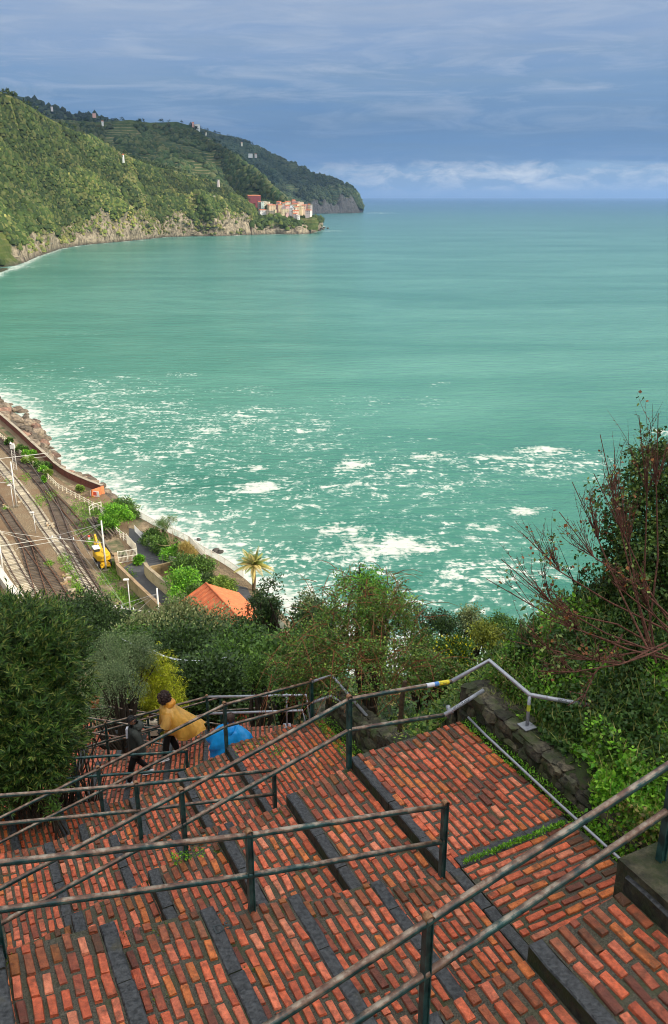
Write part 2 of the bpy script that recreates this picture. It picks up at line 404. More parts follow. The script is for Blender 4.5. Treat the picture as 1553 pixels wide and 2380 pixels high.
# F0 falls left, nearest to the camera
flight('nearest brick flight with mossy bricks and thick slate edge stones beside the galvanised block', STAIR, [4.62, 3.66, 2.69, 1.72], [-5.21, -5.47, -5.72, -5.97], 1.4, E0, -1, -.2, -6.1, 6.6, -5.15)
flight('wide brick flight behind the nearest railing, slate stones set flush', STAIR, [-.13, .82, 1.76, 2.68, 3.65], [-6.0, -6.24, -6.49, -6.73, -6.96], E0 + .01, E1, 1, 4.68, -7.22, -1.6, -5.95)
flight('brick flight with four raised slate steps directly below the square corner landing', STAIR, [4.70, 3.73, 2.76, 1.80, .82, -.16], [-7.28, -7.56, -7.81, -8.05, -8.30, -8.55], E1 + .02, E2, -1, -1.3, -8.72, 4.866, -7.28)
flight('brick flight with long flush slate strips seen between two crossing rails', STAIR, [-.2, .80, 1.75, 2.70, 3.65], [-8.93, -9.16, -9.39, -9.63, -9.86], E2 + .02, E3, 1, 4.55, -10.08, -1.4, -8.8)
flight('brick flight descending below the wall end past the man in the blue poncho', STAIR, [4.53, 3.55, 2.58, 1.61, .63, -.35], [-10.13, -10.42, -10.69, -10.94, -11.18, -11.42], E3 + .02, E4, -1, -1.3, -11.6, 4.696, -10.13)
flight('darker orange brick flight beside the oleander', STAIR, [-.5, .49, 1.46, 2.42, 3.4], [-11.72, -11.92, -12.14, -12.4, -12.62], E4 + .02, E5, 1, 4.35, -12.8, -1.6, -11.6, dark=.82, warm=1)
# landings
t = thing('stair_landing', STAIR.p(5.6, 7, -7.3), 'square brick landing between the stone wall and the long low railing, paved two ways', 'landing', 'brick landings at the turns of the stairs')
tread('paving', STAIR, 4.868, 6.55, E1 + .175, E2, -7.28, -7.25, t)
nosing('edge_stone', STAIR, E1 + .0, 4.868, 6.5, -7.232, t, along='u', w=.165)
tread('paving', STAIR, 4.70 + .165, 6.5, E0 + .01, E1 - .004, -7.25, -7.22, t, along='u')
nosing('edge_stone', STAIR, 4.70, E0 + .01, E1, -7.225, t)
t = thing('stair_landing', STAIR.p(5.6, 12, -10.1), 'brick landing under the second stone wall where the pale rail turns down', 'landing', 'brick landings at the turns of the stairs')
tread('paving', STAIR, 4.70, 6.65, E3 + .02, E4, -10.13, -10.12, t)
tread('paving', STAIR, 4.56, 6.65, E2 + .02, E3 + .01, -10.10, -10.10, t)
# the lower stairs turn a little
A6 = math.radians(6); LOW = Fr(-3.30, 18.74, A6)
t = thing('stair_landing', LOW.p(1.2, -1.2, -12.8), 'brick landing behind the blue poncho, fenced by a pale horizontal pipe', 'landing', 'brick landings at the turns of the stairs')
tread('paving', LOW, .17, 3.2, -3.6, 0, -12.8, -12.78, t)
flight('brick flight on which the woman in the yellow poncho walks', LOW, [0, -.95, -1.88, -2.8, -3.7, -4.6], [-12.8, -13.05, -13.3, -13.55, -13.8, -14.05], -3.1, 0, -1, -5.6, -14.3, .168, -12.8)
LOWF = []
z0 = -14.5
for k in range(6):
    va = .02 + 2.45 * k; down = 1 if k % 2 == 0 else -1; base = -14.45 - 1.42 * k
    if down > 0: us = [-4.6 + .95 * i for i in range(6)]; zs = [base - .25 * i for i in range(6)]; e = (1.2, zs[-1] - .05); s_ = (-5.8, base + .1)
    else: us = [.2 - .95 * i for i in range(6)]; zs = [base - .25 * i for i in range(6)]; e = (-5.8, zs[-1] - .1); s_ = (1.2, base + .02)
    flight(['brick flight just below the pale pipe railing of the lower landing', 'second brick flight below the pale pipe railing', 'third brick flight below the pale pipe railing', 'fourth brick flight down, mostly hidden by crossing rails', 'fifth brick flight down, deep among crossing rails', 'lowest brick flight in sight, at the foot of the crossing rails'][k], LOW, us, zs, va, va + 2.43, down, e[0], e[1], s_[0], s_[1])
    LOWF.append((va + 2.43, down, base))
# ================================================================ railings
def railing(label, fr, posts, top, mid, h=1.0, group='pipe railings of the brick stairs', mat='worn_rail', pipe='galvanised', extra_top=None, extra_mid=None, rad=.031, pole=()):
    t = thing('pipe_railing', fr.p(*posts[0]), label, 'railing', group)
    for (u, v, z) in posts:
        mb = MB(); c, s_ = fr.c, fr.s; Rm = [[c, -s_, 0], [s_, c, 0], [0, 0, 1]]
        H = h + .015
        for o_, sx, sy in ((-.026, .008, .062), (.026, .008, .062), (0, .045, .03)):
            hh = H - (.05 if sx > .02 else 0) + .12
            p = fr.p(u + o_, v, z - .12 + hh / 2); mb.box(p, (sx, sy, hh), Rm, bev=.002)
        po = obj('post', mb, 'green_post', t)
        mb = MB(); pts = [fr.p(u + .034 * math.cos(a), v, z + H + .004 + .034 * math.sin(a)) for a in np.linspace(-.15, PI + .15, 9)]
        G = np.array([[(p[0] - s_ * (-w), p[1] + c * (-w), p[2]) for w in (-.033, .033)] for p in pts]); G2 = G.copy(); G2[:, :, 2] -= .008
        mb.grid(G); mb.grid(G2[:, ::-1]); obj('post_cap', mb, 'rust_cap', po)
    for nm, line in (('handrail', top), ('middle_rail', mid)):
        for seg in line:
            mb = MB(); P = np.array([fr.p(*q) for q in seg]); P = resample3(P, .5)
            P[1:-1] += RNG.normal(0, .0022, P[1:-1].shape); mb.tube(P, rad, 12); obj(nm, mb, mat, t, smooth=True)
    for nm, line in (('handrail', extra_top), ('middle_rail', extra_mid)):
        if line:
            mb = MB(); mb.tube(np.array([fr.p(*q) for q in line]), rad, 12); obj(nm, mb, pipe, t, smooth=True)
    for (u, v, z, hh) in pole:
        mb = MB(); p = fr.p(u, v, z); mb.tube([p, (p[0], p[1], p[2] + hh)], .024, 10); 
        po = obj('pole', mb, pipe, t, smooth=True)
        mb = MB(); mb.box((p[0], p[1], p[2] + .006), (.19, .19, .012), [[fr.c, -fr.s, 0], [fr.s, fr.c, 0], [0, 0, 1]]); obj('base_plate', mb, pipe, po)
    return t
def resample3(P, step):
    d = np.concatenate([[0], np.cumsum(np.linalg.norm(np.diff(P, axis=0), axis=1))]); t = list(d)
    for a, b in zip(d[:-1], d[1:]): t += list(np.linspace(a, b, max(2, int((b - a) / step)))[1:-1])
    t = np.array(sorted(set(t))); return np.stack([np.interp(t, d, P[:, k]) for k in range(3)], 1)
def line(us, zf, v, dz): return [(u, v, zf(u) + dz) for u in us]
def rail_line(posts, dz, ext=None):
    out = [(u, v, z + dz) for u, v, z in posts]
    return ([*ext[0]] if ext and ext[0] else []) + out + ([*ext[1]] if ext and ext[1] else [])
H, M = .985, .50
# R1: at the outer edge of the nearest flight
e = E0 - .05
p1 = [(.38, e, -6.32), (2.68, e, -5.72), (4.96, e, -5.13), (7.3, e, -4.53)]
railing('nearest railing, rising steeply to the upper corner over the nearest brick flight', STAIR, p1, [rail_line(p1, H)], [rail_line(p1, M)], mat='worn_rail')
e = E1 - .06
p2 = [(-2.3, e, -5.5), (0.0, e, -6.13), (2.28, e, -6.72), (4.55, e, -7.2)]
railing('long low railing ending at the square landing, with a dark end post', STAIR, p2, [rail_line(p2, H)], [rail_line(p2, M)])
e = E2 - .06
p3 = [(-2.4, e, -9.15), (-.05, e, -8.55), (2.3, e, -7.95), (4.66, e, -7.28)]
tp = rail_line(p3, H); tp.append((6.3, e, -6.47)); md = rail_line(p3, M); md.append((6.2, e, -7.0))
r3 = railing('longest railing, running up to the pale bent pipe on the stone wall', STAIR, p3, [tp], [md],
    extra_top=[(6.3, e, -6.47), (6.95, e, -6.30), (6.95, 7.85, -6.36), (7.35, 7.62, -6.44), (7.75, 7.40, -6.52)], extra_mid=[(6.2, e, -7.0), (6.92, e + .05, -6.82)], pole=[(6.95, 7.85, -6.86, .5)])
e = E3 - .05
p4 = [(-2.4, e, -8.3), (-.05, e, -8.95), (2.25, e, -9.53), (4.55, e, -10.03)]
railing('middle railing with a dark end post, between the two flights under the longest railing', STAIR, p4, [rail_line(p4, H)], [rail_line(p4, M)])
e = E4 - .05
p5 = [(-2.6, e, -11.95), (-.3, e, -11.4), (2.08, e, -10.8), (4.55, e, -10.15), (6.4, e, -10.15)]
tp = rail_line(p5, H, (None, None)); md = rail_line(p5, M)
railing('railing behind the blue poncho that bends down over the second stone wall', STAIR, p5, [tp], [md],
    extra_top=[(6.4, e, -9.17), (6.85, e, -9.13), (7.15, 12.7, -9.62)], extra_mid=[(6.4, e, -9.65), (6.85, e, -9.62), (7.05, 13.3, -9.75)])
e = E5 - .05
p6 = [(-.4, e, -11.75), (1.98, e, -12.1), (4.4, e, -12.72)]
railing('dark teal railing in front of the man in the black jacket', STAIR, p6, [rail_line(p6, H)], [rail_line(p6, M)], mat='green_post')
p7 = [(-5.0, -.05, -14.15), (-2.45, -.05, -13.4), (0.1, -.05, -12.78)]
railing('railing behind the yellow poncho joining a pale level pipe', LOW, p7, [rail_line(p7, H)], [rail_line(p7, M)],
    extra_top=[(.1, -.05, -11.79), (2.6, -.05, -11.9), (2.68, -.55, -12.6)], extra_mid=[(.1, -.05, -12.28), (2.5, -.05, -12.35), (2.62, -.4, -12.78)], pole=[(2.1, -.05, -12.78, .95)])
names = ['first railing down the slope behind the pale level pipe', 'second railing down the slope behind the pale level pipe', 'third railing down the slope behind the pale level pipe', 'fourth railing down the slope, tangled among crossing pipes', 'fifth railing down the slope, tangled among crossing pipes', 'farthest railing in sight at the foot of the stairs']
for k, (v, down, base) in enumerate(LOWF):
    us = [-4.4, -2.1, .2]; v -= .05; sl = -.262 * down
    ps = [(u, v, base + (-.25 * (u + 4.6) / .95 if down > 0 else -.25 * (.2 - u) / .95)) for u in us]
    q0 = (-5.6, v, ps[0][2] + H - .06 * 1); q1 = (2.0, v, ps[-1][2] + H)
    railing(names[k], LOW, ps, [[(-5.9, v, ps[0][2] + H)] + rail_line(ps, H) + ([(1.8, v, ps[-1][2] + H)] if down < 0 else [])], [[(-5.9, v, ps[0][2] + M)] + rail_line(ps, M) + ([(1.8, v, ps[-1][2] + M)] if down < 0 else [])])
# ================================================================ rubble walls by the stairs, drain pipe, block, stakes
def rubble_wall(label, fr, path, z_top, w, hgt, n_course=3, seed=1, name='stone_wall'):
    """path: list of (u,v) of the centre line; stones laid in courses, each its own shape in one wall mesh"""
    rnd = random.Random(seed); mb = MB(); P = np.array([(*fr.p(a, b, 0)[:2], zt) for (a, b), zt in zip(path, z_top)]); 
    d = np.concatenate([[0], np.cumsum(np.linalg.norm(np.diff(P[:, :2], axis=0), axis=1))]); Lt = d[-1]
    def at(s): return np.array([np.interp(s, d, P[:, k]) for k in range(3)])
    ch = hgt / n_course
    for k in range(n_course + 1):
        topc = k == n_course; s = 0
        while s < Lt:
            L = rnd.uniform(.16, .42); c = at(min(s + L / 2, Lt)); c2 = at(min(s + L / 2 + .05, Lt)); c1 = at(max(s + L / 2 - .05, 0)); dr = c2 - c1; a = math.atan2(dr[1], dr[0]) + rnd.uniform(-.12, .12)
            for side in ((-1, 1) if not topc else (-.62, 0, .62)):
                hh = ch * rnd.uniform(.8, 1.25) if not topc else .07; ww = w * (.5 if not topc else .36)
                off = side * (w / 2 - ww / 2 if not topc else w * .4); off += rnd.uniform(-.03, .03)
                x = c[0] - math.sin(a) * off; y = c[1] + math.cos(a) * off; z = CZ + c[2] - hgt + ch * (k + .5) + (rnd.uniform(-.02, .02)) if not topc else CZ + c[2] + rnd.uniform(-.02, .015)
                n = 4; S = np.array([(sx, sy, sz) for sz in (-1, -.3, .45, 1) for sx, sy in ((-1, -.7), (-.6, -1), (.6, -1), (1, -.7), (1, .7), (.6, 1), (-.6, 1), (-1, .7))], float)
                k_ = np.where(np.abs(S[:, 2]) > .9, .8, 1.0); S[:, :2] *= k_[:, None]; S += RNG.normal(0, .12, S.shape)
                S *= np.array([L / 2, ww / 2 * 1.05, hh / 2]); ca, sa = math.cos(a), math.sin(a)
                S = np.stack([S[:, 0] * ca - S[:, 1] * sa + x, S[:, 0] * sa + S[:, 1] * ca + y, S[:, 2] + z], 1)
                fs = [tuple(range(24, 32)), tuple(range(8))[::-1]] + [(r * 8 + j, r * 8 + (j + 1) % 8, r * 8 + 8 + (j + 1) % 8, r * 8 + 8 + j) for r in range(3) for j in range(8)]
                tt = rnd.uniform(.4, 1.3); mb.add(S, fs, 0, (tt * rnd.uniform(.93, 1.07), tt, tt * rnd.uniform(.85, 1.0)))
            s += L * .93
    # rubble core
    Q = []; 
    m = 14
    for i in range(m):
        c = at(Lt * i / (m - 1)); c2 = at(min(Lt, Lt * i / (m - 1) + .05)); c1 = at(max(0, Lt * i / (m - 1) - .05)); dr = c2 - c1; dr /= np.linalg.norm(dr); nn = np.array([-dr[1], dr[0], 0]) * (w * .44)
        Q.append([c + nn + [0, 0, CZ - hgt - .5], c + nn + [0, 0, CZ - .03], c - nn + [0, 0, CZ - .03], c - nn + [0, 0, CZ - hgt - .5]])
    mb.grid(np.array(Q), 0, (.45, .42, .3)); mb.add(Q[0], [(0, 1, 2, 3)], 0, (.5, .5, .4)); mb.add(Q[-1], [(3, 2, 1, 0)], 0, (.5, .5, .4))
    return obj(name, mb, 'wall_stone', loc=tuple(at(0) + [0, 0, CZ - hgt]), label=label, cat='wall', angle=38)
def writing(txt, size, origin, xdir, normal, mat, parent, depth=.002, name='writing'):
    cu = bpy.data.curves.new('tmp', 'FONT'); cu.body = txt; cu.size = size; cu.extrude = depth; cu.align_y = 'CENTER'; tmp = bpy.data.objects.new('tmp', cu); COL.objects.link(tmp); bpy.context.view_layer.update()
    me = bpy.data.meshes.new_from_object(tmp.evaluated_get(bpy.context.evaluated_depsgraph_get())); bpy.data.objects.remove(tmp); me.materials.append(MATS[mat]); me.name = name
    x = Vector(xdir).normalized(); n = Vector(normal).normalized(); n = (n - x * n.dot(x)).normalized(); y = n.cross(x); o = bpy.data.objects.new(name, me); link(o, parent); off = Vector(origin) - Vector(WL[parent.name])
    o.matrix_local = Matrix(((x[0], y[0], n[0], off[0]), (x[1], y[1], n[1], off[1]), (x[2], y[2], n[2], off[2]), (0, 0, 0, 1))); return o
def sleeve(pa, pb, f0, f1, tint, parent, name='sticker', r=.033):
    A, B = np.array(pa), np.array(pb); mb = MB(); mb.tube([A + (B - A) * f0, A + (B - A) * f1], r, 14, tint=tint, cap=False); return obj(name, mb, 'paint', parent, smooth=True)
cam_dir = lambda p: np.array([0, 0, CZ]) - np.array(p)
pa, pb = STAIR.p(4.66, E2 - .06, -6.295), STAIR.p(6.3, E2 - .06, -6.47)
sleeve(pa, pb, .74, .82, (.62, .63, .68), r3); sleeve(pa, pb, .82, .865, (.08, .22, .50), r3); ye = sleeve(pa, pb, .865, .97, (.75, .62, .03), r3)
A_, B_ = np.array(pa), np.array(pb); o_ = A_ + (B_ - A_) * .88; n_ = cam_dir(o_); n_ /= np.linalg.norm(n_); writing('Press', .055, o_ + n_ * .036, B_ - A_, n_, 'glass_dark', r3)
for (a_, b_, f_, tx) in (((6.2, E2 - .06, -7.0), (6.92, E2 - .01, -6.82), .2, 'I SECOLI FLASCI'), ((6.95, 7.85, -6.36), (7.75, 7.40, -6.52), .42, 'SECOLI FLASCI')):
    A_, B_ = np.array(STAIR.p(*a_)), np.array(STAIR.p(*b_)); o_ = A_ + (B_ - A_) * f_; n_ = cam_dir(o_); n_ /= np.linalg.norm(n_); writing(tx, .045, o_ + n_ * .034, B_ - A_, n_, 'glass_dark', r3)
mb = MB(); q_ = STAIR.p(6.95, 7.85, -6.56); mb.tube([np.array(q_) - [0, 0, .05], np.array(q_) + [0, 0, .05]], .027, 12, tint=(.55, .6, .06), cap=False); obj('sticker', mb, 'paint', r3, smooth=True)
for ob_ in [o for o in COL.objects if o.name.startswith('stair_flight') and 'flush' in o['label'] and 'nearest railing' in o['label']]:
    o_ = np.array(STAIR.p(1.80, E1 - .30, -6.476)); writing('DS', .15, o_, np.array(STAIR.p(2, 5, 0)) - np.array(STAIR.p(1, 5, 0)), (0, 0, 1), 'glass_dark', ob_, .001, 'carved_letters')
rubble_wall('mossy grey rubble wall edging the square landing, a pipe post standing on it', STAIR, [(6.98, 9.15), (7.0, 8), (7.0, 6.6), (7.0, 5.2)], [-6.88, -6.9, -6.95, -7.0], .5, .55, 3, 3)
rubble_wall('lower rubble wall beside the second landing, brambles hanging over it', STAIR, [(7.1, 14.0), (7.1, 12.6), (7.05, 10.6), (6.6, 9.35)], [-9.72, -9.65, -9.0, -7.9], .5, .9, 4, 5)
rubble_wall('small rubble wall at the end of the pale level pipe', LOW, [(3.0, .2), (3.1, -1.2), (3.3, -2.6)], [-12.2, -12.1, -11.9], .5, .8, 3, 8)
mb = MB(); mb.tube([STAIR.p(6.62, 8.75, -7.15), STAIR.p(6.6, 8.3, -7.17), STAIR.p(6.5, 6.6, -7.12), STAIR.p(6.46, 5.3, -7.1), STAIR.p(6.42, 4.3, -7.1)], .018, 8)
obj('drain_pipe', mb, 'galvanised', loc=STAIR.p(6.5, 6.6, -7.17), label='thin grey pipe lying along the foot of the rubble wall', cat='pipe', smooth=True)
mb = MB(); p = STAIR.p(6.45, 9.0, -7.25); mb.tube([p, (p[0], p[1], p[2] + .13), (p[0] - .02, p[1] - .02, p[2] + .2)], [.03, .03, .035], 10); mb.tube([(p[0] - .02, p[1] - .02, p[2] + .17), (p[0] + .03, p[1] - .12, p[2] + .15)], .03, 10)
obj('pipe_stub', mb, 'galvanised', loc=p, label='short grey elbow pipe sticking up at the far corner of the square landing', cat='pipe', smooth=True)
mb = MB()
A = [(4.66, 3.4), (6.9, 3.4), (6.9, 4.02), (4.66, 4.02)]
mb.prism([STAIR.p(a, b, 0)[:2] for a, b in A], CZ - 6.9, CZ - 5.13 )
obj('parapet_block', mb, 'mossy_stone', loc=STAIR.p(5.6, 3.8, -6.9), label='dark mossy block carrying the upper post of the nearest railing', cat='stone block')
for (x, y, Y, hh, r, lb) in ((930, 1655, 13.0, .62, .045, 'split wooden stake leaning in the weeds below the rubble wall'), (1245, 1648, 10.9, .75, .035, 'dark wooden stake standing behind the pale pipe on the wall')):
    b0 = aty(x, y, Y); mb = MB(); mb.tube([b0 - [0, 0, .4], b0 + [.03, 0, hh * .5], b0 + [.07, 0, hh]], [r, r, r * .85], 7, tint=(.9, .7, .45))
    obj('stake', mb, 'bark', loc=b0, label=lb, cat='stake')
# ================================================================ plants
def rdir(n, up=0.0):
    d = RNG.normal(size=(n, 3)); d /= np.linalg.norm(d, axis=1)[:, None]; d[:, 2] += up; return d / np.linalg.norm(d, axis=1)[:, None]
def pal_pick(pal, n):
    P = np.array(pal, float); i = RNG.integers(0, len(P), n); return P[i] * RNG.uniform(.75, 1.25, (n, 1))
PAL = dict(
    oleander=[(.028, .066, .013), (.042, .092, .017), (.075, .135, .024), (.020, .046, .011), (.15, .17, .04)],
    olive=[(.10, .145, .065), (.145, .19, .095), (.07, .105, .045), (.20, .24, .13)],
    bamboo=[(.30, .33, .015), (.42, .42, .02), (.20, .24, .015), (.48, .44, .05)],
    dark=[(.022, .042, .014), (.04, .070, .020), (.065, .11, .028), (.03, .055, .016)],
    grey=[(.14, .17, .07), (.21, .23, .10), (.08, .11, .04), (.30, .30, .15)],
    mid=[(.05, .10, .02), (.08, .15, .03), (.035, .07, .018), (.10, .17, .03)],
    bright=[(.08, .21, .018), (.12, .28, .02), (.05, .15, .012), (.17, .32, .03)],
    light=[(.16, .22, .04), (.22, .28, .06), (.10, .16, .03), (.13, .19, .035)],
    bramble=[(.07, .15, .028), (.045, .11, .022), (.11, .15, .035), (.10, .085, .03), (.17, .24, .04)],
    yellow=[(.25, .25, .035), (.16, .18, .03), (.10, .13, .025)],
    straw=[(.45, .34, .15), (.35, .25, .11), (.30, .24, .08)],
    rusty=[(.30, .13, .06), (.22, .10, .05), (.36, .19, .10)])
def blob_clumps(c, r, n, shell=.55, lump=.25, seed=0, bot=-.6):
    """clump centres through the outer part of an uneven crown"""
    d = rdir(n * 3); d = d[d[:, 2] > bot][:n]; a = np.arctan2(d[:, 1], d[:, 0]); 
    f = 1 + lump * (fbm(a * 1.6 + seed, d[:, 2] * 2.2 + seed * 3.1, 3, seed) - .5) * 2.2
    rr = RNG.uniform(shell, 1.0, len(d)) ** .6 * f
    return np.array(c) + d * rr[:, None] * np.array(r), d
def foliage(mb, C, Dn, rc, per, L, W, pal, up=.35, spread=1.0, outw=.5, bend=.15, tip=None, flat=.8):
    n = len(C); k = n * per; idx = np.repeat(np.arange(n), per)
    off = RNG.normal(size=(k, 3)); off *= (RNG.random(k) ** .45)[:, None] / (np.linalg.norm(off, axis=1)[:, None] + 1e-9)
    rc = np.broadcast_to(rc, n)[idx]; off = off * rc[:, None] * np.array([1, 1, flat])
    P = C[idx] + off; D = off / (rc[:, None] + 1e-9) * outw + RNG.normal(size=(k, 3)) * .6 * spread + Dn[idx] * .35; D[:, 2] += up
    Nn = RNG.normal(size=(k, 3)) * .6; Nn[:, 2] += 1
    T = pal_pick(pal, k); ct = RNG.uniform(.62, 1.35, n)[idx]; T = T * ct[:, None]
    if tip is not None: m = RNG.random(k) < .12; T[m] = np.array(tip) * RNG.uniform(.7, 1.2, (m.sum(), 1))
    mb.leaves(P, D, Nn, L * RNG.uniform(.6, 1.2, k), W * RNG.uniform(.7, 1.2, k), T, bend=bend)
def whorls(mb, C, Dn, per, L, W, pal, up=.35):
    """shoots with long narrow leaves standing round their tip"""
    n = len(C); ax = Dn * .8 + rdir(n) * .45; ax[:, 2] += up; ax /= np.linalg.norm(ax, axis=1)[:, None]
    k = n * per; i = np.repeat(np.arange(n), per); t = RNG.random(k); A = ax[i]
    s = np.cross(A, rdir(k)); s /= np.linalg.norm(s, axis=1)[:, None] + 1e-9
    D = A * (.35 + .9 * t[:, None]) + s * (1.05 - .55 * t[:, None]); P = C[i] + A * (t[:, None] * L * 1.5) 
    T = pal_pick(pal, k) * RNG.uniform(.7, 1.3, n)[i][:, None]
    mb.leaves(P, D, A, L * RNG.uniform(.7, 1.15, k), W, T, bend=.1)
def limbs(mb, base, C, r0, tint=(1, 1, 1), n=14, bendy=.25, sides=6, frac=.45):
    base = np.array(base, float); top = C.mean(0); hub = base + (top - base) * frac; hub[:2] += RNG.normal(0, .04 * np.linalg.norm(top - base), 2)
    mb.tube(np.array([base - [0, 0, .3], base + (hub - base) * .5 + RNG.normal(0, .03 * np.linalg.norm(hub - base), 3), hub]), [r0 * 1.25, r0, r0 * .8], sides + 2, tint=tint)
    for i in RNG.permutation(len(C))[:n]:
        e = C[i]; s = base + (hub - base) * RNG.uniform(.55, 1.0); m = s + (e - s) * .5 + RNG.normal(0, bendy * .3 * np.linalg.norm(e - s), 3); m[2] += .08 * np.linalg.norm(e - s)
        mb.tube(np.array([s, s + (m - s) * .5 + RNG.normal(0, .02, 3), m, e]), [r0 * .5, r0 * .38, r0 * .25, r0 * .08], sides, tint=tint, cap=False)
def tree(name, label, x, ytop, Y, wq, hq=None, pal='dark', cat='tree', leaf=(.16, .09), n=90, per=40, rc=None, group=None, minh=1.5, shell=.5, lump=.3, tip=None, trunk=(.5, .42, .3), style='leaf', base=None, bot=-.6, nl=14, sides=6, depth=1.0, up=.35):
    """x, ytop: where the crown's top shows; Y its distance; wq, hq its width and height in the picture at that distance"""
    top = aty(x, ytop, Y); d = Y * CP + (CZ - top[2]) * SP; sc = d / F; rx = wq / 2 * sc
    g = tz(top[0], top[1]) if base is None else base
    h = max(top[2] - g, minh); rz = (hq * sc / 2 / .82) if hq else min(h * .48, rx * 1.15)
    c = np.array([top[0], top[1], top[2] - rz * .95]); Cs, Ds = [], []; K = 5 if n >= 50 else 2
    for q in range(K):       # several overlapping masses, so the outline is broken
        o_ = RNG.normal(0, .42, 3) * np.array([rx, rx * depth, rz * .8]); o_[2] = min(o_[2], rz * .38); 
        if q == 0: o_ = np.array([RNG.normal(0, .1) * rx, 0, rz * .36])
        f_ = RNG.uniform(.46, .68); a_, b_ = blob_clumps(c + o_, (rx * f_, rx * f_ * depth, rz * f_ * .95), max(8, int(n / K * 1.15)), shell * .8, lump, seed=int(x + q * 13) % 97, bot=bot); Cs.append(a_); Ds.append(b_)
    C, Dn = np.concatenate(Cs), np.concatenate(Ds)
    t = thing(name, (top[0], top[1], g), label, cat, group)
    mb = MB(); rcc = (rc or rx * .30) * .85
    if style == 'whorl': whorls(mb, C, Dn, per, leaf[0], leaf[1], PAL[pal], up)
    else: foliage(mb, C, Dn, rcc, per, leaf[0], leaf[1], PAL[pal], tip=tip, up=up)
    obj('crown', mb, 'leaf', t)
    mb = MB(); limbs(mb, (top[0], top[1], g), C, max(.03, .035 * h), trunk, nl, sides=sides); obj('trunk', mb, 'bark', t)
    return t
W_ = 'trees on the slope between the stairs and the railway'
# --- the big oleander on the left, many shoots over a dark inside
def oleander():
    t = thing('oleander', (-7.6, 15.5, tz(-7.6, 15.5)), 'huge oleander bush with long narrow leaves filling the whole left side beside the stairs', 'bush')
    mb = MB(); tw = MB()
    lobes = [(55, 1530, 15.8, 140, 125), (-60, 1600, 15, 190, 190), (80, 1630, 15.6, 105, 135), (60, 1720, 14.6, 110, 130), (-70, 1790, 14.3, 110, 120), (130, 1690, 16.2, 62, 75), (20, 1488, 16.2, 120, 78), (115, 1500, 16.4, 62, 62), (70, 1800, 14.4, 60, 62)]
    for i, (x, y, Y, rx, ry) in enumerate(lobes):
        c = aty(x, y, Y); sc = (Y * CP + (CZ - c[2]) * SP) / F; r = (rx * sc, rx * sc * .75, ry * sc / .86)
        n = int(rx * ry * .050); C, Dn = blob_clumps(c, r, n, .62, .35, seed=i * 7, bot=-.75)
        whorls(mb, C, Dn, 13, .155, .026, PAL['oleander'], .45)
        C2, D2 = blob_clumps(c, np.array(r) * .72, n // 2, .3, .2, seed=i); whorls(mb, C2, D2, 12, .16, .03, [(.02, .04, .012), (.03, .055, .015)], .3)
        b = np.array([c[0] + RNG.uniform(-.5, .5), c[1] + RNG.uniform(-.2, .6), tz(c[0], c[1])])
        limbs(tw, b, C, .045, (.8, .75, .6), 26, sides=5)
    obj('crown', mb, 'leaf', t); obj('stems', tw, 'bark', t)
oleander()
tree('shrub', 'small bright shrub of long leaves at the edge of the orange brick flight', 128, 1870, 14.0, 46, 40, 'mid', 'shrub', (.14, .035), 16, 8, style='whorl', shell=.2, nl=6)
tree('olive_tree', 'silvery olive tree standing between the oleander and the yellow-green bamboo', 262, 1462, 27, 168, 190, 'olive', leaf=(.085, .022), n=330, per=46, rc=.36, shell=.55, lump=.35)
tree('olive_tree', 'second olive crown, darker, low behind the man in the black jacket', 250, 1545, 24.5, 150, 110, 'olive', leaf=(.08, .022), n=170, per=40, rc=.34, shell=.5)
def bamboo(label, x, ytop, Y, wq, n, hgt):
    top = aty(x, ytop, Y); d = Y * CP + (CZ - top[2]) * SP; w = wq / 2 * d / F; g = top[2] - hgt; t = thing('bamboo', (top[0], top[1], g), label, 'bamboo'); mb = MB(); cu = MB()
    for k in range(n):
        a = RNG.uniform(0, 2 * PI); r = RNG.uniform(0, 1) ** .6; b = np.array([top[0] + math.cos(a) * .3 * w * r, top[1] + math.sin(a) * .3 * w * r, g]); H = hgt * RNG.uniform(.55, 1.08) * (1 - .25 * r); o = np.array([math.cos(a), math.sin(a) * .7, 0]) * w * r * RNG.uniform(.7, 1.25)
        S = np.linspace(0, 1, 9); P = np.array([b + o * s_ ** 2 + np.array([0, 0, H * (s_ - .22 * r * s_ ** 4)]) for s_ in S]); cu.tube(P, np.linspace(.018, .004, 9), 5, tint=(4.5, 5.0, 1.2), cap=False)
        m = int(52 * H / 3); s_ = RNG.uniform(.25, 1.0, m) ** .8; c = np.stack([np.interp(s_, S, P[:, q]) for q in range(3)], 1) + RNG.normal(0, .13, (m, 3)); dn = rdir(m, -.1); foliage(mb, c, dn, .10, 7, .15, .022, PAL['bamboo'], up=-.35, outw=.4, bend=.35)
    obj('leaves', mb, 'leaf', t); obj('culms', cu, 'bark', t)
bamboo('yellow-green bamboo clump rising behind the woman in the yellow poncho', 355, 1478, 27.5, 108, 46, 4.6)
bamboo('low drooping spray of bamboo to the right of the yellow-green clump', 398, 1556, 27, 56, 16, 2.6)
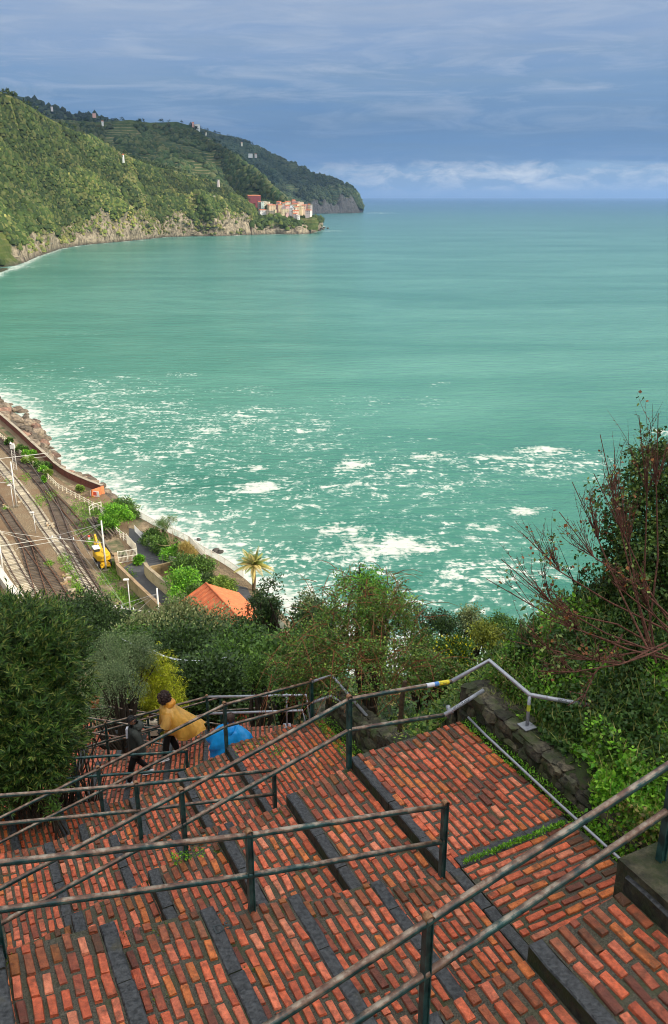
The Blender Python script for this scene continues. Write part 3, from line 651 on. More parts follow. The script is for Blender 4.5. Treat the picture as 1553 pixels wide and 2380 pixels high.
# woodland crowns in front of the railway
spots = [
 (205, 1392, 52, 92, 120, 'dark', 'dense dark evergreen nearest the end of the rails on the left'),
 (262, 1432, 50, 92, 80, 'dark', 'low dark evergreen just right of the rusty bush'),
 (405, 1416, 48, 78, 90, 'grey', 'sun-touched grey-green tree in front of the foot of the cream wall'),
 (345, 1446, 46, 110, 100, 'grey', 'dark evergreen below the leaning catenary mast'),
 (500, 1436, 47, 130, 110, 'grey', 'broad grey-green tree in front of the orange roof'),
 (572, 1462, 44, 105, 120, 'dark', 'dark tree overlapping the lower corner of the orange roof'),
 (160, 1418, 50, 80, 90, 'dark', 'dark evergreen behind the top edge of the oleander'),
 (430, 1478, 38, 170, 150, 'dark', 'large shadowy tree behind the two white cables'),
 (540, 1500, 34, 150, 160, 'mid', 'deep green tree right of the white cables'),
 (320, 1468, 40, 100, 90, 'mid', 'dark tree between the olive and the bamboo'),
 (480, 1560, 29, 150, 110, 'dark', 'shadowy thicket tree above the pale level pipe'),
 (660, 1500, 32, 130, 140, 'mid', 'dark tree left of the bramble mound'),
 (740, 1440, 40, 110, 120, 'dark', 'round dark crown against the surf'),
 (120, 1440, 45, 120, 110, 'dark', 'dark crown half hidden by the oleander tips')]
for (x, y, Y, w, h, p, lb) in spots:
    tree('evergreen_tree', lb, x, y, Y, w, h, p, leaf=(.19, .12), n=int(60 + w * .6), per=80, rc=w * .0035 * Y / 12 + .25, group=W_, lump=.4, tip=(.2, .2, .1) if p == 'grey' else None)
tree('evergreen_tree', 'tall open dark tree with bare forking limbs against the foam', 622, 1338, 46, 118, 170, 'dark', leaf=(.17, .08), n=110, per=60, rc=.5, shell=.5, lump=.5, nl=34, group=W_, bot=-.85)
tree('evergreen_tree', 'smaller rounded tree to the right of the tall open one', 712, 1368, 46, 86, 110, 'grey', leaf=(.15, .08), n=90, per=36, rc=.5, shell=.5, lump=.4, nl=20, group=W_, bot=-.8)
tree('rusty_bush', 'rust-brown dry bush between two dark trees beside the rails', 233, 1405, 56, 30, 36, 'rusty', 'bush', (.2, .08), 26, 30, rc=.35)
tree('shrub', 'light green rounded shrub above the bent pale pipe', 592, 1515, 23, 80, 110, 'mid', 'shrub', (.07, .04), 150, 44, rc=.26, lump=.35)
tree('shrub', 'tall dark shrub with berries standing above the bramble mound', 852, 1322, 20, 78, 110, 'dark', 'shrub', (.09, .05), 60, 26, rc=.22, shell=.2, lump=.6, nl=26)
def mound():
    c0 = aty(850, 1500, 16.8); t = thing('bramble_mound', (c0[0], c0[1], tz(c0[0], c0[1])), 'big mound of brambles and dry brown stems rising behind the second landing', 'bush')
    mb = MB(); tw = MB()
    lob = [(845, 1400, 17.5, 85, 70, 'bright'), (800, 1470, 16.6, 95, 95, 'bramble'), (900, 1480, 16.6, 90, 100, 'bramble'), (720, 1530, 15.8, 85, 70, 'bramble'), (850, 1560, 15.2, 110, 60, 'bramble'), (960, 1560, 15.6, 70, 60, 'bramble'), (680, 1590, 16, 60, 50, 'mid'), (905, 1420, 17.2, 60, 55, 'light')]
    for i, (x, y, Y, rx, ry, p) in enumerate(lob):
        c = aty(x, y, Y); sc = (Y * CP + (CZ - c[2]) * SP) / F; r = (rx * sc, rx * sc * .8, ry * sc / .86)
        n = int(rx * ry * .020); C, Dn = blob_clumps(c, r, n, .45, .5, seed=i * 5 + 2, bot=-.6)
        foliage(mb, C, Dn, .17, 26, .062, .036, PAL[p], up=.2, bend=.25)
        for k in range(int(rx * .85)):      # arching stems
            a = c + (RNG.random(3) - .5) * np.array(r) * 1.7; a[2] += .1; dd = rdir(1, .35)[0]; Ls = RNG.uniform(.4, 1.1)
            P = np.array([a + dd * Ls * s + np.array([0, 0, -.45 * Ls * s * s]) for s in (0, .35, .7, 1)]); tw.tube(P, [.009, .008, .006, .003], 4, tint=(3.2, 1.5, .75) if random.random() < .7 else (2.2, 2.1, 1.0), cap=False)
    obj('crown', mb, 'leaf', t); obj('stems', tw, 'bark', t)
mound()
sh = [(1020, 1418, 26, 90, 90, 'dark', 'dark rounded shrub at the edge of the slope right of the bramble mound'), (1098, 1408, 27, 76, 90, 'grey', 'brownish upright shrub against the green water'), (1165, 1425, 27, 90, 90, 'mid', 'green shrub left of the bare branches'), (1130, 1462, 22, 96, 62, 'yellow', 'yellow-green shrub among the dark ones'), (985, 1470, 22, 90, 90, 'mid', 'mid-green shrub touching the bramble mound'), (1060, 1480, 20, 90, 90, 'mid', 'shrub of thin upright stems with yellow flowers'), (1215, 1465, 22, 120, 90, 'mid', 'shrub behind the pale pipe and bare branches'), (1290, 1440, 24, 130, 110, 'light', 'light green shrub seen through the bare branches'), (1180, 1520, 17, 120, 70, 'mid', 'low shrub behind the bent pipe'), (1040, 1545, 17, 110, 60, 'bramble', 'low bramble bush behind the pipe railing'), (1380, 1480, 20, 150, 110, 'mid', 'leafy shrub behind the reddish twigs'), (1480, 1420, 21, 160, 160, 'mid', 'tall shrub at the edge behind the ivy')]
for (x, y, Y, w, h, p, lb) in sh:
    tree('shrub', lb, x, y, Y, w, h, p, 'shrub', (.085, .045), int(50 + w * .7), 34, rc=.28, group='shrubs along the top of the slope', lump=.5, tip=(.75, .62, .02) if 'flowers' in lb else None, minh=.8)
# the ivy-clad thicket and the bare reddish branches on the right
def ivy():
    c0 = aty(1500, 1400, 11.5); t = thing('ivy_thicket', (c0[0], c0[1], tz(c0[0], c0[1])), 'tall thicket hung with dark ivy leaves at the right edge, above the bank', 'bush')
    mb = MB(); tw = MB()
    lob = [(1530, 1130, 12.2, 95, 105, 1), (1490, 1260, 12, 85, 110, 1), (1560, 1330, 11.6, 130, 130, 1), (1480, 1400, 12, 75, 80, .6), (1560, 1500, 11.4, 110, 110, 1), (1440, 1200, 12.3, 60, 100, .6), (1530, 1080, 12.4, 70, 60, 1), (1450, 1470, 11.8, 60, 60, .4), (1330, 1290, 12.4, 50, 55, .12), (1400, 1340, 12.2, 55, 70, .22)]
    for i, (x, y, Y, rx, ry, dn) in enumerate(lob):
        c = aty(x, y, Y); sc = (Y * CP + (CZ - c[2]) * SP) / F; r = (rx * sc, rx * sc * .8, ry * sc / .86)
        n = int(rx * ry * .020 * dn); C, Dn = blob_clumps(c, r, n, .35, .5, seed=i * 3 + 1, bot=-.9)
        foliage(mb, C, Dn, .13, 17, .062, .05, [(.035, .075, .02), (.05, .10, .025), (.025, .05, .015), (.09, .14, .03)], up=-.15, bend=.3, tip=(.25, .075, .03) if dn < .9 else (.16, .2, .05))
        limbs(tw, (c[0] + .2, c[1], c[2] - r[2] - .4), C, .022, (1.2, .7, .55), 22, sides=5)
    obj('leaves', mb, 'leaf', t); obj('stems', tw, 'bark', t)
ivy()
def bare():
    root = aty(1548, 1500, 9.8); t = thing('bare_bush', root, 'leafless bush of long reddish-brown branches reaching out from the right edge over the bank', 'bush')
    mb = MB(); lf = MB(); red = (1.9, .95, .8)
    def grow(p, d, L, r, lvl):
        n = 7; pts = [p]; q = p.copy(); dd = d.copy()
        for k in range(n):
            dd = dd + RNG.normal(0, .10, 3) * .5; dd[2] += .045 if lvl else .06; dd /= np.linalg.norm(dd); q = q + dd * L / n; pts.append(q.copy())
        mb.tube(np.array(pts), np.linspace(r, r * .35, n + 1), 6 if r > .012 else 4, tint=np.array(red) * RNG.uniform(.7, 1.2), cap=False)
        if lvl < 3:
            for k in range({0: 6, 1: 5, 2: 4}[lvl]):
                j = RNG.integers(1, n + 1); b = dd * .75 + rdir(1)[0] * .62; b[2] += .28; b /= np.linalg.norm(b)
                grow(pts[j], b, L * RNG.uniform(.38, .6), r * .5, lvl + 1)
        else:
            for k in range(3):
                j = RNG.integers(1, n); s = rdir(1)[0] * .03; mb.tube(np.array([pts[j], pts[j] + s]), [.004, .002], 4, tint=red, cap=False)
        if lvl >= 2 and random.random() < .22:
            C = np.array([pts[-2]]); foliage(lf, C, rdir(1), .1, 3, .06, .045, [(.07, .12, .03), (.14, .18, .05), (.22, .08, .03)], up=-.1, bend=.3)
    tips = [(1130, 1345, 10.6), (1165, 1300, 10.2), (1215, 1240, 10.8), (1300, 1190, 10.6), (1330, 1120, 10.9), (1395, 1010, 11), (1380, 1100, 10.4), (1440, 1120, 10.6), (1485, 965, 11), (1530, 960, 10.6), (1250, 1430, 9.4), (1190, 1490, 9.3), (1280, 1370, 9.9), (1340, 1520, 9.0), (1400, 1300, 10), (1250, 1560, 8.9), (1320, 1640, 8.8), (1460, 1300, 9.5)]
    for (x, y, Y) in tips:
        e = aty(x, y, Y); s = root + RNG.normal(0, .22, 3); L = np.linalg.norm(e - s); mid = s + (e - s) * .45 + np.array([0, 0, -.16 * L]); m2 = s + (e - s) * .75 + np.array([0, 0, -.10 * L])
        P = resample3(np.array([s, mid, m2, e]), L / 7); 
        for it in range(3): P[1:-1] = (P[:-2] + P[2:] + P[1:-1] * 2) / 4
        P[1:-1] += RNG.normal(0, .045, P[1:-1].shape)
        r = .015; mb.tube(P, np.linspace(r, .005, len(P)), 7, tint=np.array(red) * RNG.uniform(.75, 1.15), cap=False)
        for k in range(11):
            j = RNG.integers(2, len(P) - 1); d = P[j] - P[j - 1]; d /= np.linalg.norm(d); b = d * .9 + rdir(1)[0] * .45; b[2] += .4; b /= np.linalg.norm(b)
            grow(P[j], b, L * RNG.uniform(.14, .32), .0065, 2 if random.random() < .6 else 3)
    obj('branches', mb, 'bark', t); obj('last_leaves', lf, 'leaf', t)
bare()
# ground cover: weeds, clover and grass on the bank and the verge
def cover(name, label, pts_fn, n, L, W, pal, hgt=.12, grass=.15, spread=.12):
    X, Y = pts_fn(n); Z = terrain(X, Y); lump = fbm(X * 1.3, Y * 1.3, 3, 9); Z = Z + (lump * hgt * 1.8 + hgt) * RNG.random(len(X)) ** .7
    P = np.stack([X, Y, Z], 1); D = rdir(len(X), .25); Nn = RNG.normal(size=(len(X), 3)) * .5; Nn[:, 2] += 1
    pz = fbm(X * .9 + 31, Y * .9 - 4, 3, 14); alt = pal_pick([(.03, .07, .02), (.045, .09, .02)], len(X)); dry = pal_pick(PAL['straw'] + PAL['bramble'] + PAL['light'], len(X)) * .8
    T = pal_pick(pal, len(X)); T = np.where((pz > .63)[:, None], alt, T); T = np.where(((pz < .40) & (RNG.random(len(X)) < .55))[:, None], dry, T); T = T * (.2 + 1.6 * fbm(X * 1.4 + 7, Y * 1.4, 4, 4))[:, None]; L = L * np.where(pz > .56, 1.5, 1.0); W = W * np.where(pz > .56, 1.4, 1.0); mb = MB(); mb.leaves(P, D, Nn, L * RNG.uniform(.6, 1.3, len(X)), W, T, bend=.2)
    g = int(len(X) * grass); i = RNG.integers(0, len(X), g); D = RNG.normal(size=(g, 3)) * .45; D[:, 2] = 1; mb.leaves(P[i] - [0, 0, .03], D, rdir(g), RNG.uniform(.10, .26, g), .008, pal_pick([(.12, .19, .03), (.2, .24, .06), (.3, .26, .1)], g), bend=.4)
    obj(name, mb, 'leaf', loc=P[0], label=label, kind='stuff')
def twigs():
    mb = MB()
    for k in range(520):
        u, v = RNG.uniform(7.4, 15), RNG.uniform(4.5, 20)
        X, Y = u * UX - v * UY, u * UY + v * UX; b = np.array([X, Y, tz(X, Y)]); d = rdir(1, .9)[0]; L_ = RNG.uniform(.25, .9); P = np.array([b + d * L_ * s + np.array([RNG.normal(0, .02), 0, -.35 * L_ * s * s]) for s in (0, .3, .6, 1)]); mb.tube(P, [.006, .005, .004, .002], 4, tint=[(3.0, 2.0, 1.0), (4.5, 3.6, 1.9), (2.0, 1.1, .7)][k % 3], cap=False)
    obj('dry_stems', mb, 'bark', loc=STAIR.p(9, 9, -6), label='thin dry stems and grass stalks sticking out of the weeds on the bank', kind='stuff')
twigs()
def uvbox(u0, u1, v0, v1, ex=None):
    def f(n):
        u = RNG.uniform(u0, u1, n); v = RNG.uniform(v0, v1, n); X, Y = u * UX - v * UY, u * UY + v * UX
        if ex: k = ex(u, v); return X[k], Y[k]
        return X, Y
    return f
cover('ground_cover', 'clover and low green weeds covering the bank beside the rubble wall', uvbox(6.6, 13.5, 2.5, 11.5, lambda u, v: ((u > 7.05 + .2 * RNG.random(len(u))) | (v < 5.1))), 150000, .042, .036, PAL['bright'] + PAL['mid'], .24, .2)
cover('bank_brush', 'rough grass, brambles and weeds over the top of the slope', uvbox(5.0, 24, 9.3, 26, lambda u, v: (u > 7.4) | ((v < 11.2) & (v > 9.2)) | (v > 19)), 150000, .07, .045, PAL['mid'] + PAL['bramble'] + PAL['light'], .45, .25)
cover('slope_brush', 'dense dark scrub on the steep slope below the stairs', lambda n: (RNG.uniform(-26, 30, n), RNG.uniform(26, 104, n) ), 150000, .34, .2, [(.014, .026, .009), (.024, .042, .014), (.035, .06, .018)], .5, 0)
cover('verge_weeds', 'green weeds growing beside the foot of the teal railing', uvbox(-2.5, 4, 16.15, 16.6), 9000, .06, .035, PAL['bright'], .16)
def crack_moss():
    """moss and small weeds along joints and foot of risers"""
    mb = MB()
    for (u0, u1, v0, v1, z, n) in ((4.9, 6.4, E1 + .02, E1 - .02, -7.2, 900), (6.5, 6.75, 4.2, 8.8, -7.24, 2600), (1.62, 1.70, 4.2, 4.5, -6.5, 60), (.68, .8, 5.9, 6.2, -6.35, 80), (2.1, 2.5, 8.6, 8.8, -7.9, 140), (6.4, 6.8, 11.4, 13.6, -10.08, 1500), (4.6, 5.4, 13.2, 13.6, -10.1, 90), (.55, .75, 3.95, 4.2, -6.3, 80), (5.2, 5.5, 12.9, 13.2, -10.1, 90)):
        u = RNG.uniform(u0, u1, n); v = RNG.uniform(min(v0, v1), max(v0, v1), n); P = STAIR.arr(np.stack([u, v, np.full(n, z) + RNG.random(n) * .04], 1)); mb.leaves(P, rdir(n, .6), rdir(n), RNG.uniform(.02, .05, n), .02, pal_pick(PAL['bright'], n))
    for us, zs, va, vb, down in (([-.13, .82, 1.76, 2.68, 3.65], [-6.0, -6.24, -6.49, -6.73, -6.96], E0, E1, 1), ([4.70, 3.73, 2.76, 1.80, .82], [-7.28, -7.56, -7.81, -8.05, -8.30], E1, E2, -1), ([4.53, 3.55, 2.58, 1.61], [-10.13, -10.42, -10.69, -10.94], E3, E4, -1)):
        for k in range(46):
            i = RNG.integers(0, len(us) - 1); w_ = .14; ua, za, ub, zb_ = (us[i] + w_, zs[i] - R, us[i + 1], zs[i + 1]) if down > 0 else (us[i], zs[i] - R, us[i + 1] + w_, zs[i + 1])
            f = RNG.random() if RNG.random() < .5 else RNG.random() * .12; v_ = va + (vb - va) * (RNG.random() if RNG.random() < .5 else 1 - RNG.random() * .08); u_ = ua + (ub - ua) * f; z_ = za + (zb_ - za) * f; n = RNG.integers(5, 26)
            P = STAIR.arr(np.stack([u_ + RNG.normal(0, .03, n), np.minimum(v_ + RNG.normal(0, .05, n), vb - .02), np.full(n, z_ + .005)], 1)); mb.leaves(P, rdir(n, .5), rdir(n), RNG.uniform(.015, .035, n), .014, pal_pick([(.06, .10, .015), (.10, .14, .02), (.05, .07, .012)], n))
    obj('joint_weeds', mb, 'leaf', loc=STAIR.p(5, 6.4, -7.2), label='small bright weeds and moss growing in the joints of the brick stairs', kind='stuff')
crack_moss()
cover('wall_foot_weeds', 'low clover and grass growing along the back of the rubble wall', uvbox(6.98, 8.3, 3.6, 9.4), 26000, .05, .045, PAL['bright'] + PAL['mid'], .05)
cover('wall_top_plants', 'leafy plants spilling over the near end of the rubble wall', uvbox(6.7, 7.35, 3.8, 6.3), 9000, .055, .045, PAL['bright'], .16)
cover('verge_tufts', 'leafy weeds spilling over the edge of the landing beside the rubble wall', uvbox(6.5, 6.95, 3.9, 6.4), 9000, .06, .05, PAL['bright'], .16)
def broom_pot():
    b = LOW.p(-3.9, 15.2, -20.2)
    for (x, lb) in ((0, None),):
        c = aty(219, 1640, 33.0); t = thing('potted_plant', c - [0, 0, 0.0], 'leafy plant in a terracotta pot beyond the crossing rails', 'potted plant')
        mb = MB(); mb.tube([c - [0, 0, .1], c + [0, 0, .02], c + [0, 0, .30], c + [0, 0, .36]], [.16, .2, .27, .28], 14, tint=(1, .8, .7)); obj('pot', mb, 'roof_tile', t, smooth=True)
        mb = MB(); C, D = blob_clumps(c + [0, 0, .65], (.32, .32, .32), 26, .2); whorls(mb, C, D, 8, .16, .06, PAL['light'], .5); obj('leaves', mb, 'leaf', t)
    c = aty(275, 1645, 33.0); t = thing('prickly_pear', c, 'pale prickly pear cactus with flat pads beside the potted plant', 'cactus'); mb = MB()
    for (dx, dz, s, a) in ((0, .1, .3, .1), (.18, .55, .28, .5), (-.2, .5, .26, -.5), (.32, .95, .26, .2), (.08, 1.0, .27, -.15), (-.12, .9, .22, .1)):
        th = np.linspace(0, 2 * PI, 13)[:-1]; A = []
        for y in (-.03, .03): A.append([(c[0] + dx + s * .62 * math.sin(q) * math.cos(a) + s * math.cos(q) * math.sin(a), c[1] + y, c[2] + dz + s * math.cos(q) * math.cos(a) - s * .62 * math.sin(q) * math.sin(a)) for q in th])
        V = A[0] + A[1]; mb.add(V, [tuple(range(12)), tuple(range(12, 24))[::-1]] + [(k, (k + 1) % 12, 12 + (k + 1) % 12, 12 + k) for k in range(12)], 0, (.26, .34, .17))
    obj('pads', mb, 'paint', t)
broom_pot()
for k, (a, b, sag, lb) in enumerate((((283, 1484, 30), (530, 1527, 30), .5, 'upper of the two white cables strung in front of the dark trees'), ((345, 1505, 31), (500, 1535, 31), .35, 'lower of the two white cables strung in front of the dark trees'))):
    A = aty(*a); B = aty(*b); P = [A + (B - A) * s + np.array([0, 0, -sag * 4 * s * (1 - s)]) for s in np.linspace(0, 1, 14)]; mb = MB(); mb.tube(P, .02, 6, tint=(.8, .85, .9)); obj('cable', mb, 'paint', loc=A, label=lb, cat='cable')
# ================================================================ railway, path, sea wall, house
ZP = 7.0
def Q(pts, z=ZP): return np.array([atz(x, y, z) for x, y in pts])
COAST = [(-70, 905), (0, 972), (47, 1013), (75, 1040), (116, 1077), (135, 1096), (159, 1111), (196, 1128), (241, 1146), (267, 1166), (318, 1199), (352, 1218), (399, 1241), (439, 1260), (472, 1284), (503, 1300), (534, 1319), (567, 1343), (600, 1372), (650, 1420), (700, 1470)]
OUTER = [(-70, 893), (5, 933), (50, 955), (84, 984), (104, 1022), (124, 1063), (148, 1086), (188, 1106), (225, 1125), (264, 1149), (330, 1192)]
def plateau():
    C = Q(COAST); far = np.array([[-230, 420, ZP], [-160, 330, ZP]]); back = np.array([[-5, 60, ZP], [-230, 60, ZP]])
    poly = list(far) + list(C) + list(back); mb = MB(); n = len(poly); mb.add(poly, [tuple(range(n))[::-1]]); obj('railway_yard', mb, 'ballast', kind='structure')
    # sea bank: dark rock slope from the edge down into the water
    O = np.array([atz(x, y, -1.0) for x, y in OUTER]); Ci = resample(C[:11], 60); Oi = resample(O, 60); G = []
    for k, (f, z) in enumerate(((0, 6.98), (.2, 5.2), (.45, 3.0), (.75, .6), (1, -2.2))):
        r_ = Ci * (1 - f) + Oi * f; r_[:, 2] = z + (RNG.random(60) - .5) * (.6 if 0 < f < 1 else 0); G.append(r_)
    mb = MB(); mb.grid(np.array(G), 0, (.55, .5, .42)); G = []
    for i in range(10, len(C)):
        p = C[i]; a = C[max(i - 1, 0)]; b = C[min(i + 1, len(C) - 1)]; t = b - a; t /= np.linalg.norm(t); nn = np.array([-t[1], t[0], 0]); nn = nn if nn[0] > 0 else -nn
        G.append([p + [0, 0, -.02], p + nn * 1.2 + [0, 0, -3.5], p + nn * 3.5 + [0, 0, -6.2], p + nn * 6 + [0, 0, -9]])
    mb.grid(np.array(G)[:, ::-1], 0, (.5, .5, .45)); obj('shore_bank', mb, 'rock', kind='structure')
plateau()
def ribbon(name, pts, w, z, mat, kind='structure', **k):
    P = resample(Q(pts, z), 40); T = np.gradient(P, axis=0); T /= np.linalg.norm(T, axis=1)[:, None]; Nn = np.stack([-T[:, 1], T[:, 0], 0 * T[:, 0]], 1)
    w = np.interp(np.linspace(0, 1, 40), np.linspace(0, 1, len(w)), w) if hasattr(w, '__len__') else np.full(40, w); G = np.stack([P - Nn * w[:, None] / 2, P + Nn * w[:, None] / 2], 1)
    mb = MB(); mb.grid(G if np.cross(G[1, 0] - G[0, 0], G[0, 1] - G[0, 0])[2] > 0 else G[:, ::-1]); return obj(name, mb, mat, kind=kind, **k)
def sheet(name, pts, z, mat): 
    P = Q(pts, z); a = sum(P[i][0] * P[(i + 1) % len(P)][1] - P[(i + 1) % len(P)][0] * P[i][1] for i in range(len(P)))
    if a < 0: P = P[::-1]
    mb = MB(); mb.add(P, [tuple(range(len(P)))]); return obj(name, mb, mat, kind='structure')
sheet('asphalt_path', [(300, 1228), (322, 1228), (352, 1255), (372, 1275), (398, 1308), (345, 1318), (342, 1334), (372, 1362), (440, 1424), (470, 1455), (420, 1470), (330, 1392), (296, 1345), (288, 1318), (312, 1306), (318, 1290), (300, 1268)], ZP + .05, 'asphalt')
sheet('path_end', [(296, 1226), (318, 1200), (352, 1222), (350, 1240), (322, 1232)], ZP + .06, 'earth')
sheet('slipway', [(472, 1287), (503, 1303), (534, 1322), (567, 1346), (570, 1375), (520, 1356), (482, 1345), (476, 1325)], ZP + .04, 'ballast')
sheet('terrace', [(518, 1352), (575, 1366), (590, 1400), (545, 1385)], ZP + .08, 'asphalt')
sheet('sea_path', [(0, 985), (45, 1025), (75, 1052), (116, 1088), (158, 1122), (200, 1142), (215, 1146), (170, 1138), (130, 1108), (70, 1060), (0, 996)], ZP + .05, 'earth')
sheet('overgrown_strip', [(0, 1002), (60, 1052), (110, 1098), (150, 1140), (215, 1176), (255, 1190), (270, 1215), (215, 1250), (200, 1232), (150, 1170), (100, 1110), (45, 1055), (0, 1015)], ZP + .03, 'earth')
sheet('lineside_ground', [(215, 1330), (262, 1290), (275, 1330), (330, 1395), (400, 1470), (300, 1470), (262, 1420), (235, 1370)], ZP + .03, 'earth')
# --- tracks
def track(label, pts, wood, seed):
    P = resample(Q(pts), 240); d = np.concatenate([[0], np.cumsum(np.linalg.norm(np.diff(P, axis=0), axis=1))]); Lt = d[-1]
    for it in range(12): P[1:-1] = (P[:-2] + P[2:]) / 2 * .5 + P[1:-1] * .5
    t = thing('railway_track', P[0], label, 'railway track', 'tracks of the station yard')
    T = np.gradient(P, axis=0); T /= np.linalg.norm(T, axis=1)[:, None]; Nn = np.stack([-T[:, 1], T[:, 0], 0 * T[:, 0]], 1)
    for s in (-1, 1):
        mb = MB(); C = P + Nn * s * .7525; prof = [(-.065, .10), (-.065, .12), (-.012, .14), (-.012, .23), (-.036, .24), (-.036, .275), (.036, .275), (.036, .24), (.012, .23), (.012, .14), (.065, .12), (.065, .10)]
        G = np.stack([C + Nn * a + np.array([0, 0, b + .0]) for a, b in prof], 1); mb.grid(G[:, ::-1], 0, closed=True); obj('rail', mb, 'rail_rust', t)
        mb = MB(); G = np.stack([C + Nn * a + np.array([0, 0, .279]) for a in (-.022, .022)], 1); mb.grid(G[:, ::-1]); obj('running_surface', mb, 'rail_steel' if seed % 2 else 'rail_rust', t)
    n = int(Lt / .62); me = None; rest = MB(); rnd = random.Random(seed)
    for k in range(n):
        s = Lt - (k + .5) * .62; i = np.searchsorted(d, s); i = min(max(i, 1), len(P) - 1); p = P[i - 1] + (P[i] - P[i - 1]) * (s - d[i - 1]) / (d[i] - d[i - 1] + 1e-9); a = math.atan2(Nn[i][1], Nn[i][0]) + rnd.uniform(-.02, .02)
        c = (p[0], p[1], p[2] + .045); Rm = [[math.cos(a), -math.sin(a), 0], [math.sin(a), math.cos(a), 0], [0, 0, 1]]; tt = rnd.uniform(.6, 1.3) * np.ones(3)
        if k < 100: mb = MB(); mb.box(c, (2.5, .27, .14), Rm, tint=tt, bev=.02); obj('sleeper', mb, 'sleeper_wood' if wood else 'sleeper_concrete', t)
        else: rest.box(c, (2.5, .27, .14), Rm, tint=tt)
    if rest.V: o = obj('sleepers', rest, 'sleeper_wood' if wood else 'sleeper_concrete', t, kind='stuff')
track('seaward track curving in from the top left and ending at the dark trees, wooden sleepers', [(-40, 995), (0, 1026), (33, 1059), (79, 1105), (107, 1137), (125, 1171), (141, 1213), (154, 1251), (167, 1280), (188, 1323), (210, 1360), (249, 1422), (285, 1480)], True, 1)
track('pale concrete-sleepered track in the middle of the yard', [(-50, 1030), (0, 1082), (32, 1120), (77, 1179), (108, 1227), (130, 1257), (150, 1284), (169, 1318), (194, 1356), (232, 1408)], False, 3)
track('short rusty siding branching towards the yellow excavator', [(107, 1137), (120, 1150), (150, 1181), (183, 1220), (200, 1243), (222, 1280)], True, 2)
track('rusty track left of the concrete-sleepered one, running down to the trees', [(-30, 1128), (12, 1191), (31, 1220), (51, 1249), (70, 1275), (96, 1311), (120, 1345), (150, 1393), (175, 1440)], True, 4)
track('rusty crossover track leaving its neighbour and ending behind the oleander', [(51, 1249), (63, 1272), (78, 1321), (96, 1381), (110, 1430)], True, 6)
track('leftmost track with pale sleepers beside the white parapet', [(-50, 1190), (0, 1257), (18, 1288), (43, 1335), (72, 1381), (100, 1430)], False, 5)
# --- walls, fences
def wall(name, label, pts, h, th, mat, z=ZP, cap=None, tint=(1, 1, 1), cat='wall', ztop=None):
    P = Q(pts, z); P = resample(P, max(12, len(pts) * 3)); T = np.gradient(P, axis=0); T /= np.linalg.norm(T, axis=1)[:, None]; Nn = np.stack([-T[:, 1], T[:, 0], 0 * T[:, 0]], 1) * th / 2
    hh = np.interp(np.linspace(0, 1, len(P)), np.linspace(0, 1, len(h)), h) if hasattr(h, '__len__') else np.full(len(P), h); U = np.stack([0 * hh, 0 * hh, hh], 1)
    t = thing(name, P[0], label, cat); mb = MB(); G = np.stack([P - Nn - [0, 0, .3], P - Nn + U, P + Nn + U, P + Nn - [0, 0, .3]], 1); mb.grid(G, 0, tint)
    mb.add(G[0], [(0, 1, 2, 3)], 0, tint); mb.add(G[-1], [(3, 2, 1, 0)], 0, tint); obj('masonry', mb, mat, t)
    if cap:
        mb = MB(); Nc = Nn * (1 + .08 / th * 2); c0 = U + [0, 0, -.02]; G = np.stack([P - Nc + c0, P - Nc + c0 + [0, 0, .09], P + Nc + c0 + [0, 0, .09], P + Nc + c0], 1); mb.grid(G, 0, closed=True, tint=tint if cap is True else cap); mb.add(G[0], [(0, 1, 2, 3)], 0, tint); mb.add(G[-1], [(3, 2, 1, 0)], 0, tint); obj('coping', mb, 'old_concrete', t)
    return t
def fence(name, label, pts, h, step, bar=(.35, .65, 1.0), mat='white_paint', post=(.1, .1), barsz=.07, z=ZP, pales=0, cat='fence', tint=(1, 1, 1), base=0):
    P = Q(pts, z); d = np.concatenate([[0], np.cumsum(np.linalg.norm(np.diff(P, axis=0), axis=1))]); n = max(2, int(d[-1] / step)); S = np.linspace(0, d[-1], n + 1); X = np.stack([np.interp(S, d, P[:, k]) for k in range(3)], 1)
    t = thing(name, P[0], label, cat)
    for i, p in enumerate(X):
        a = math.atan2(*(X[min(i + 1, n)] - X[max(i - 1, 0)])[[1, 0]]); Rm = [[math.cos(a), -math.sin(a), 0], [math.sin(a), math.cos(a), 0], [0, 0, 1]]
        if i < 100: mb = MB(); mb.box(p + [0, 0, h / 2 + base], (*post, h), Rm, tint=np.array(tint) * random.uniform(.85, 1.05), bev=.01); obj('post', mb, mat, t)
    for b in bar:
        mb = MB(); zz = np.array([0, 0, b * h - .05 + base])
        for i in range(n):
            A, B = X[i] + zz, X[i + 1] + zz; a = math.atan2(*(B - A)[[1, 0]]); Rm = [[math.cos(a), -math.sin(a), 0], [math.sin(a), math.cos(a), 0], [0, 0, 1]]; mb.box((A + B) / 2, (np.linalg.norm(B - A) - post[0] * .9, barsz * .7, barsz), Rm, tint=tint)
        obj('rail', mb, mat, t)
    if pales:
        mb = MB(); m = int(d[-1] / pales); S = np.linspace(0, d[-1], m + 1); Y = np.stack([np.interp(S, d, P[:, k]) for k in range(3)], 1)
        for p in Y: mb.box(p + [0, 0, h / 2 + base], (.035, .035, h * .92), tint=tint)
        obj('pales', mb, mat, t)
    return t
wall('sea_wall', 'long brick-red sea wall with pale coping between the boulders and the footpath', [(-60, 915), (0, 972), (47, 1013), (75, 1040), (116, 1077), (135, 1096), (159, 1111), (196, 1128), (240, 1145)], 1.5, .5, 'old_concrete', cap=(1.25, 1.2, 1.1), tint=(.62, .22, .16))
wall('end_wall', 'bright orange wall closing the seaside footpath, a white and red sign on it', [(214, 1156), (242, 1146)], 1.5, .35, 'old_concrete', tint=(2.2, .75, .35))
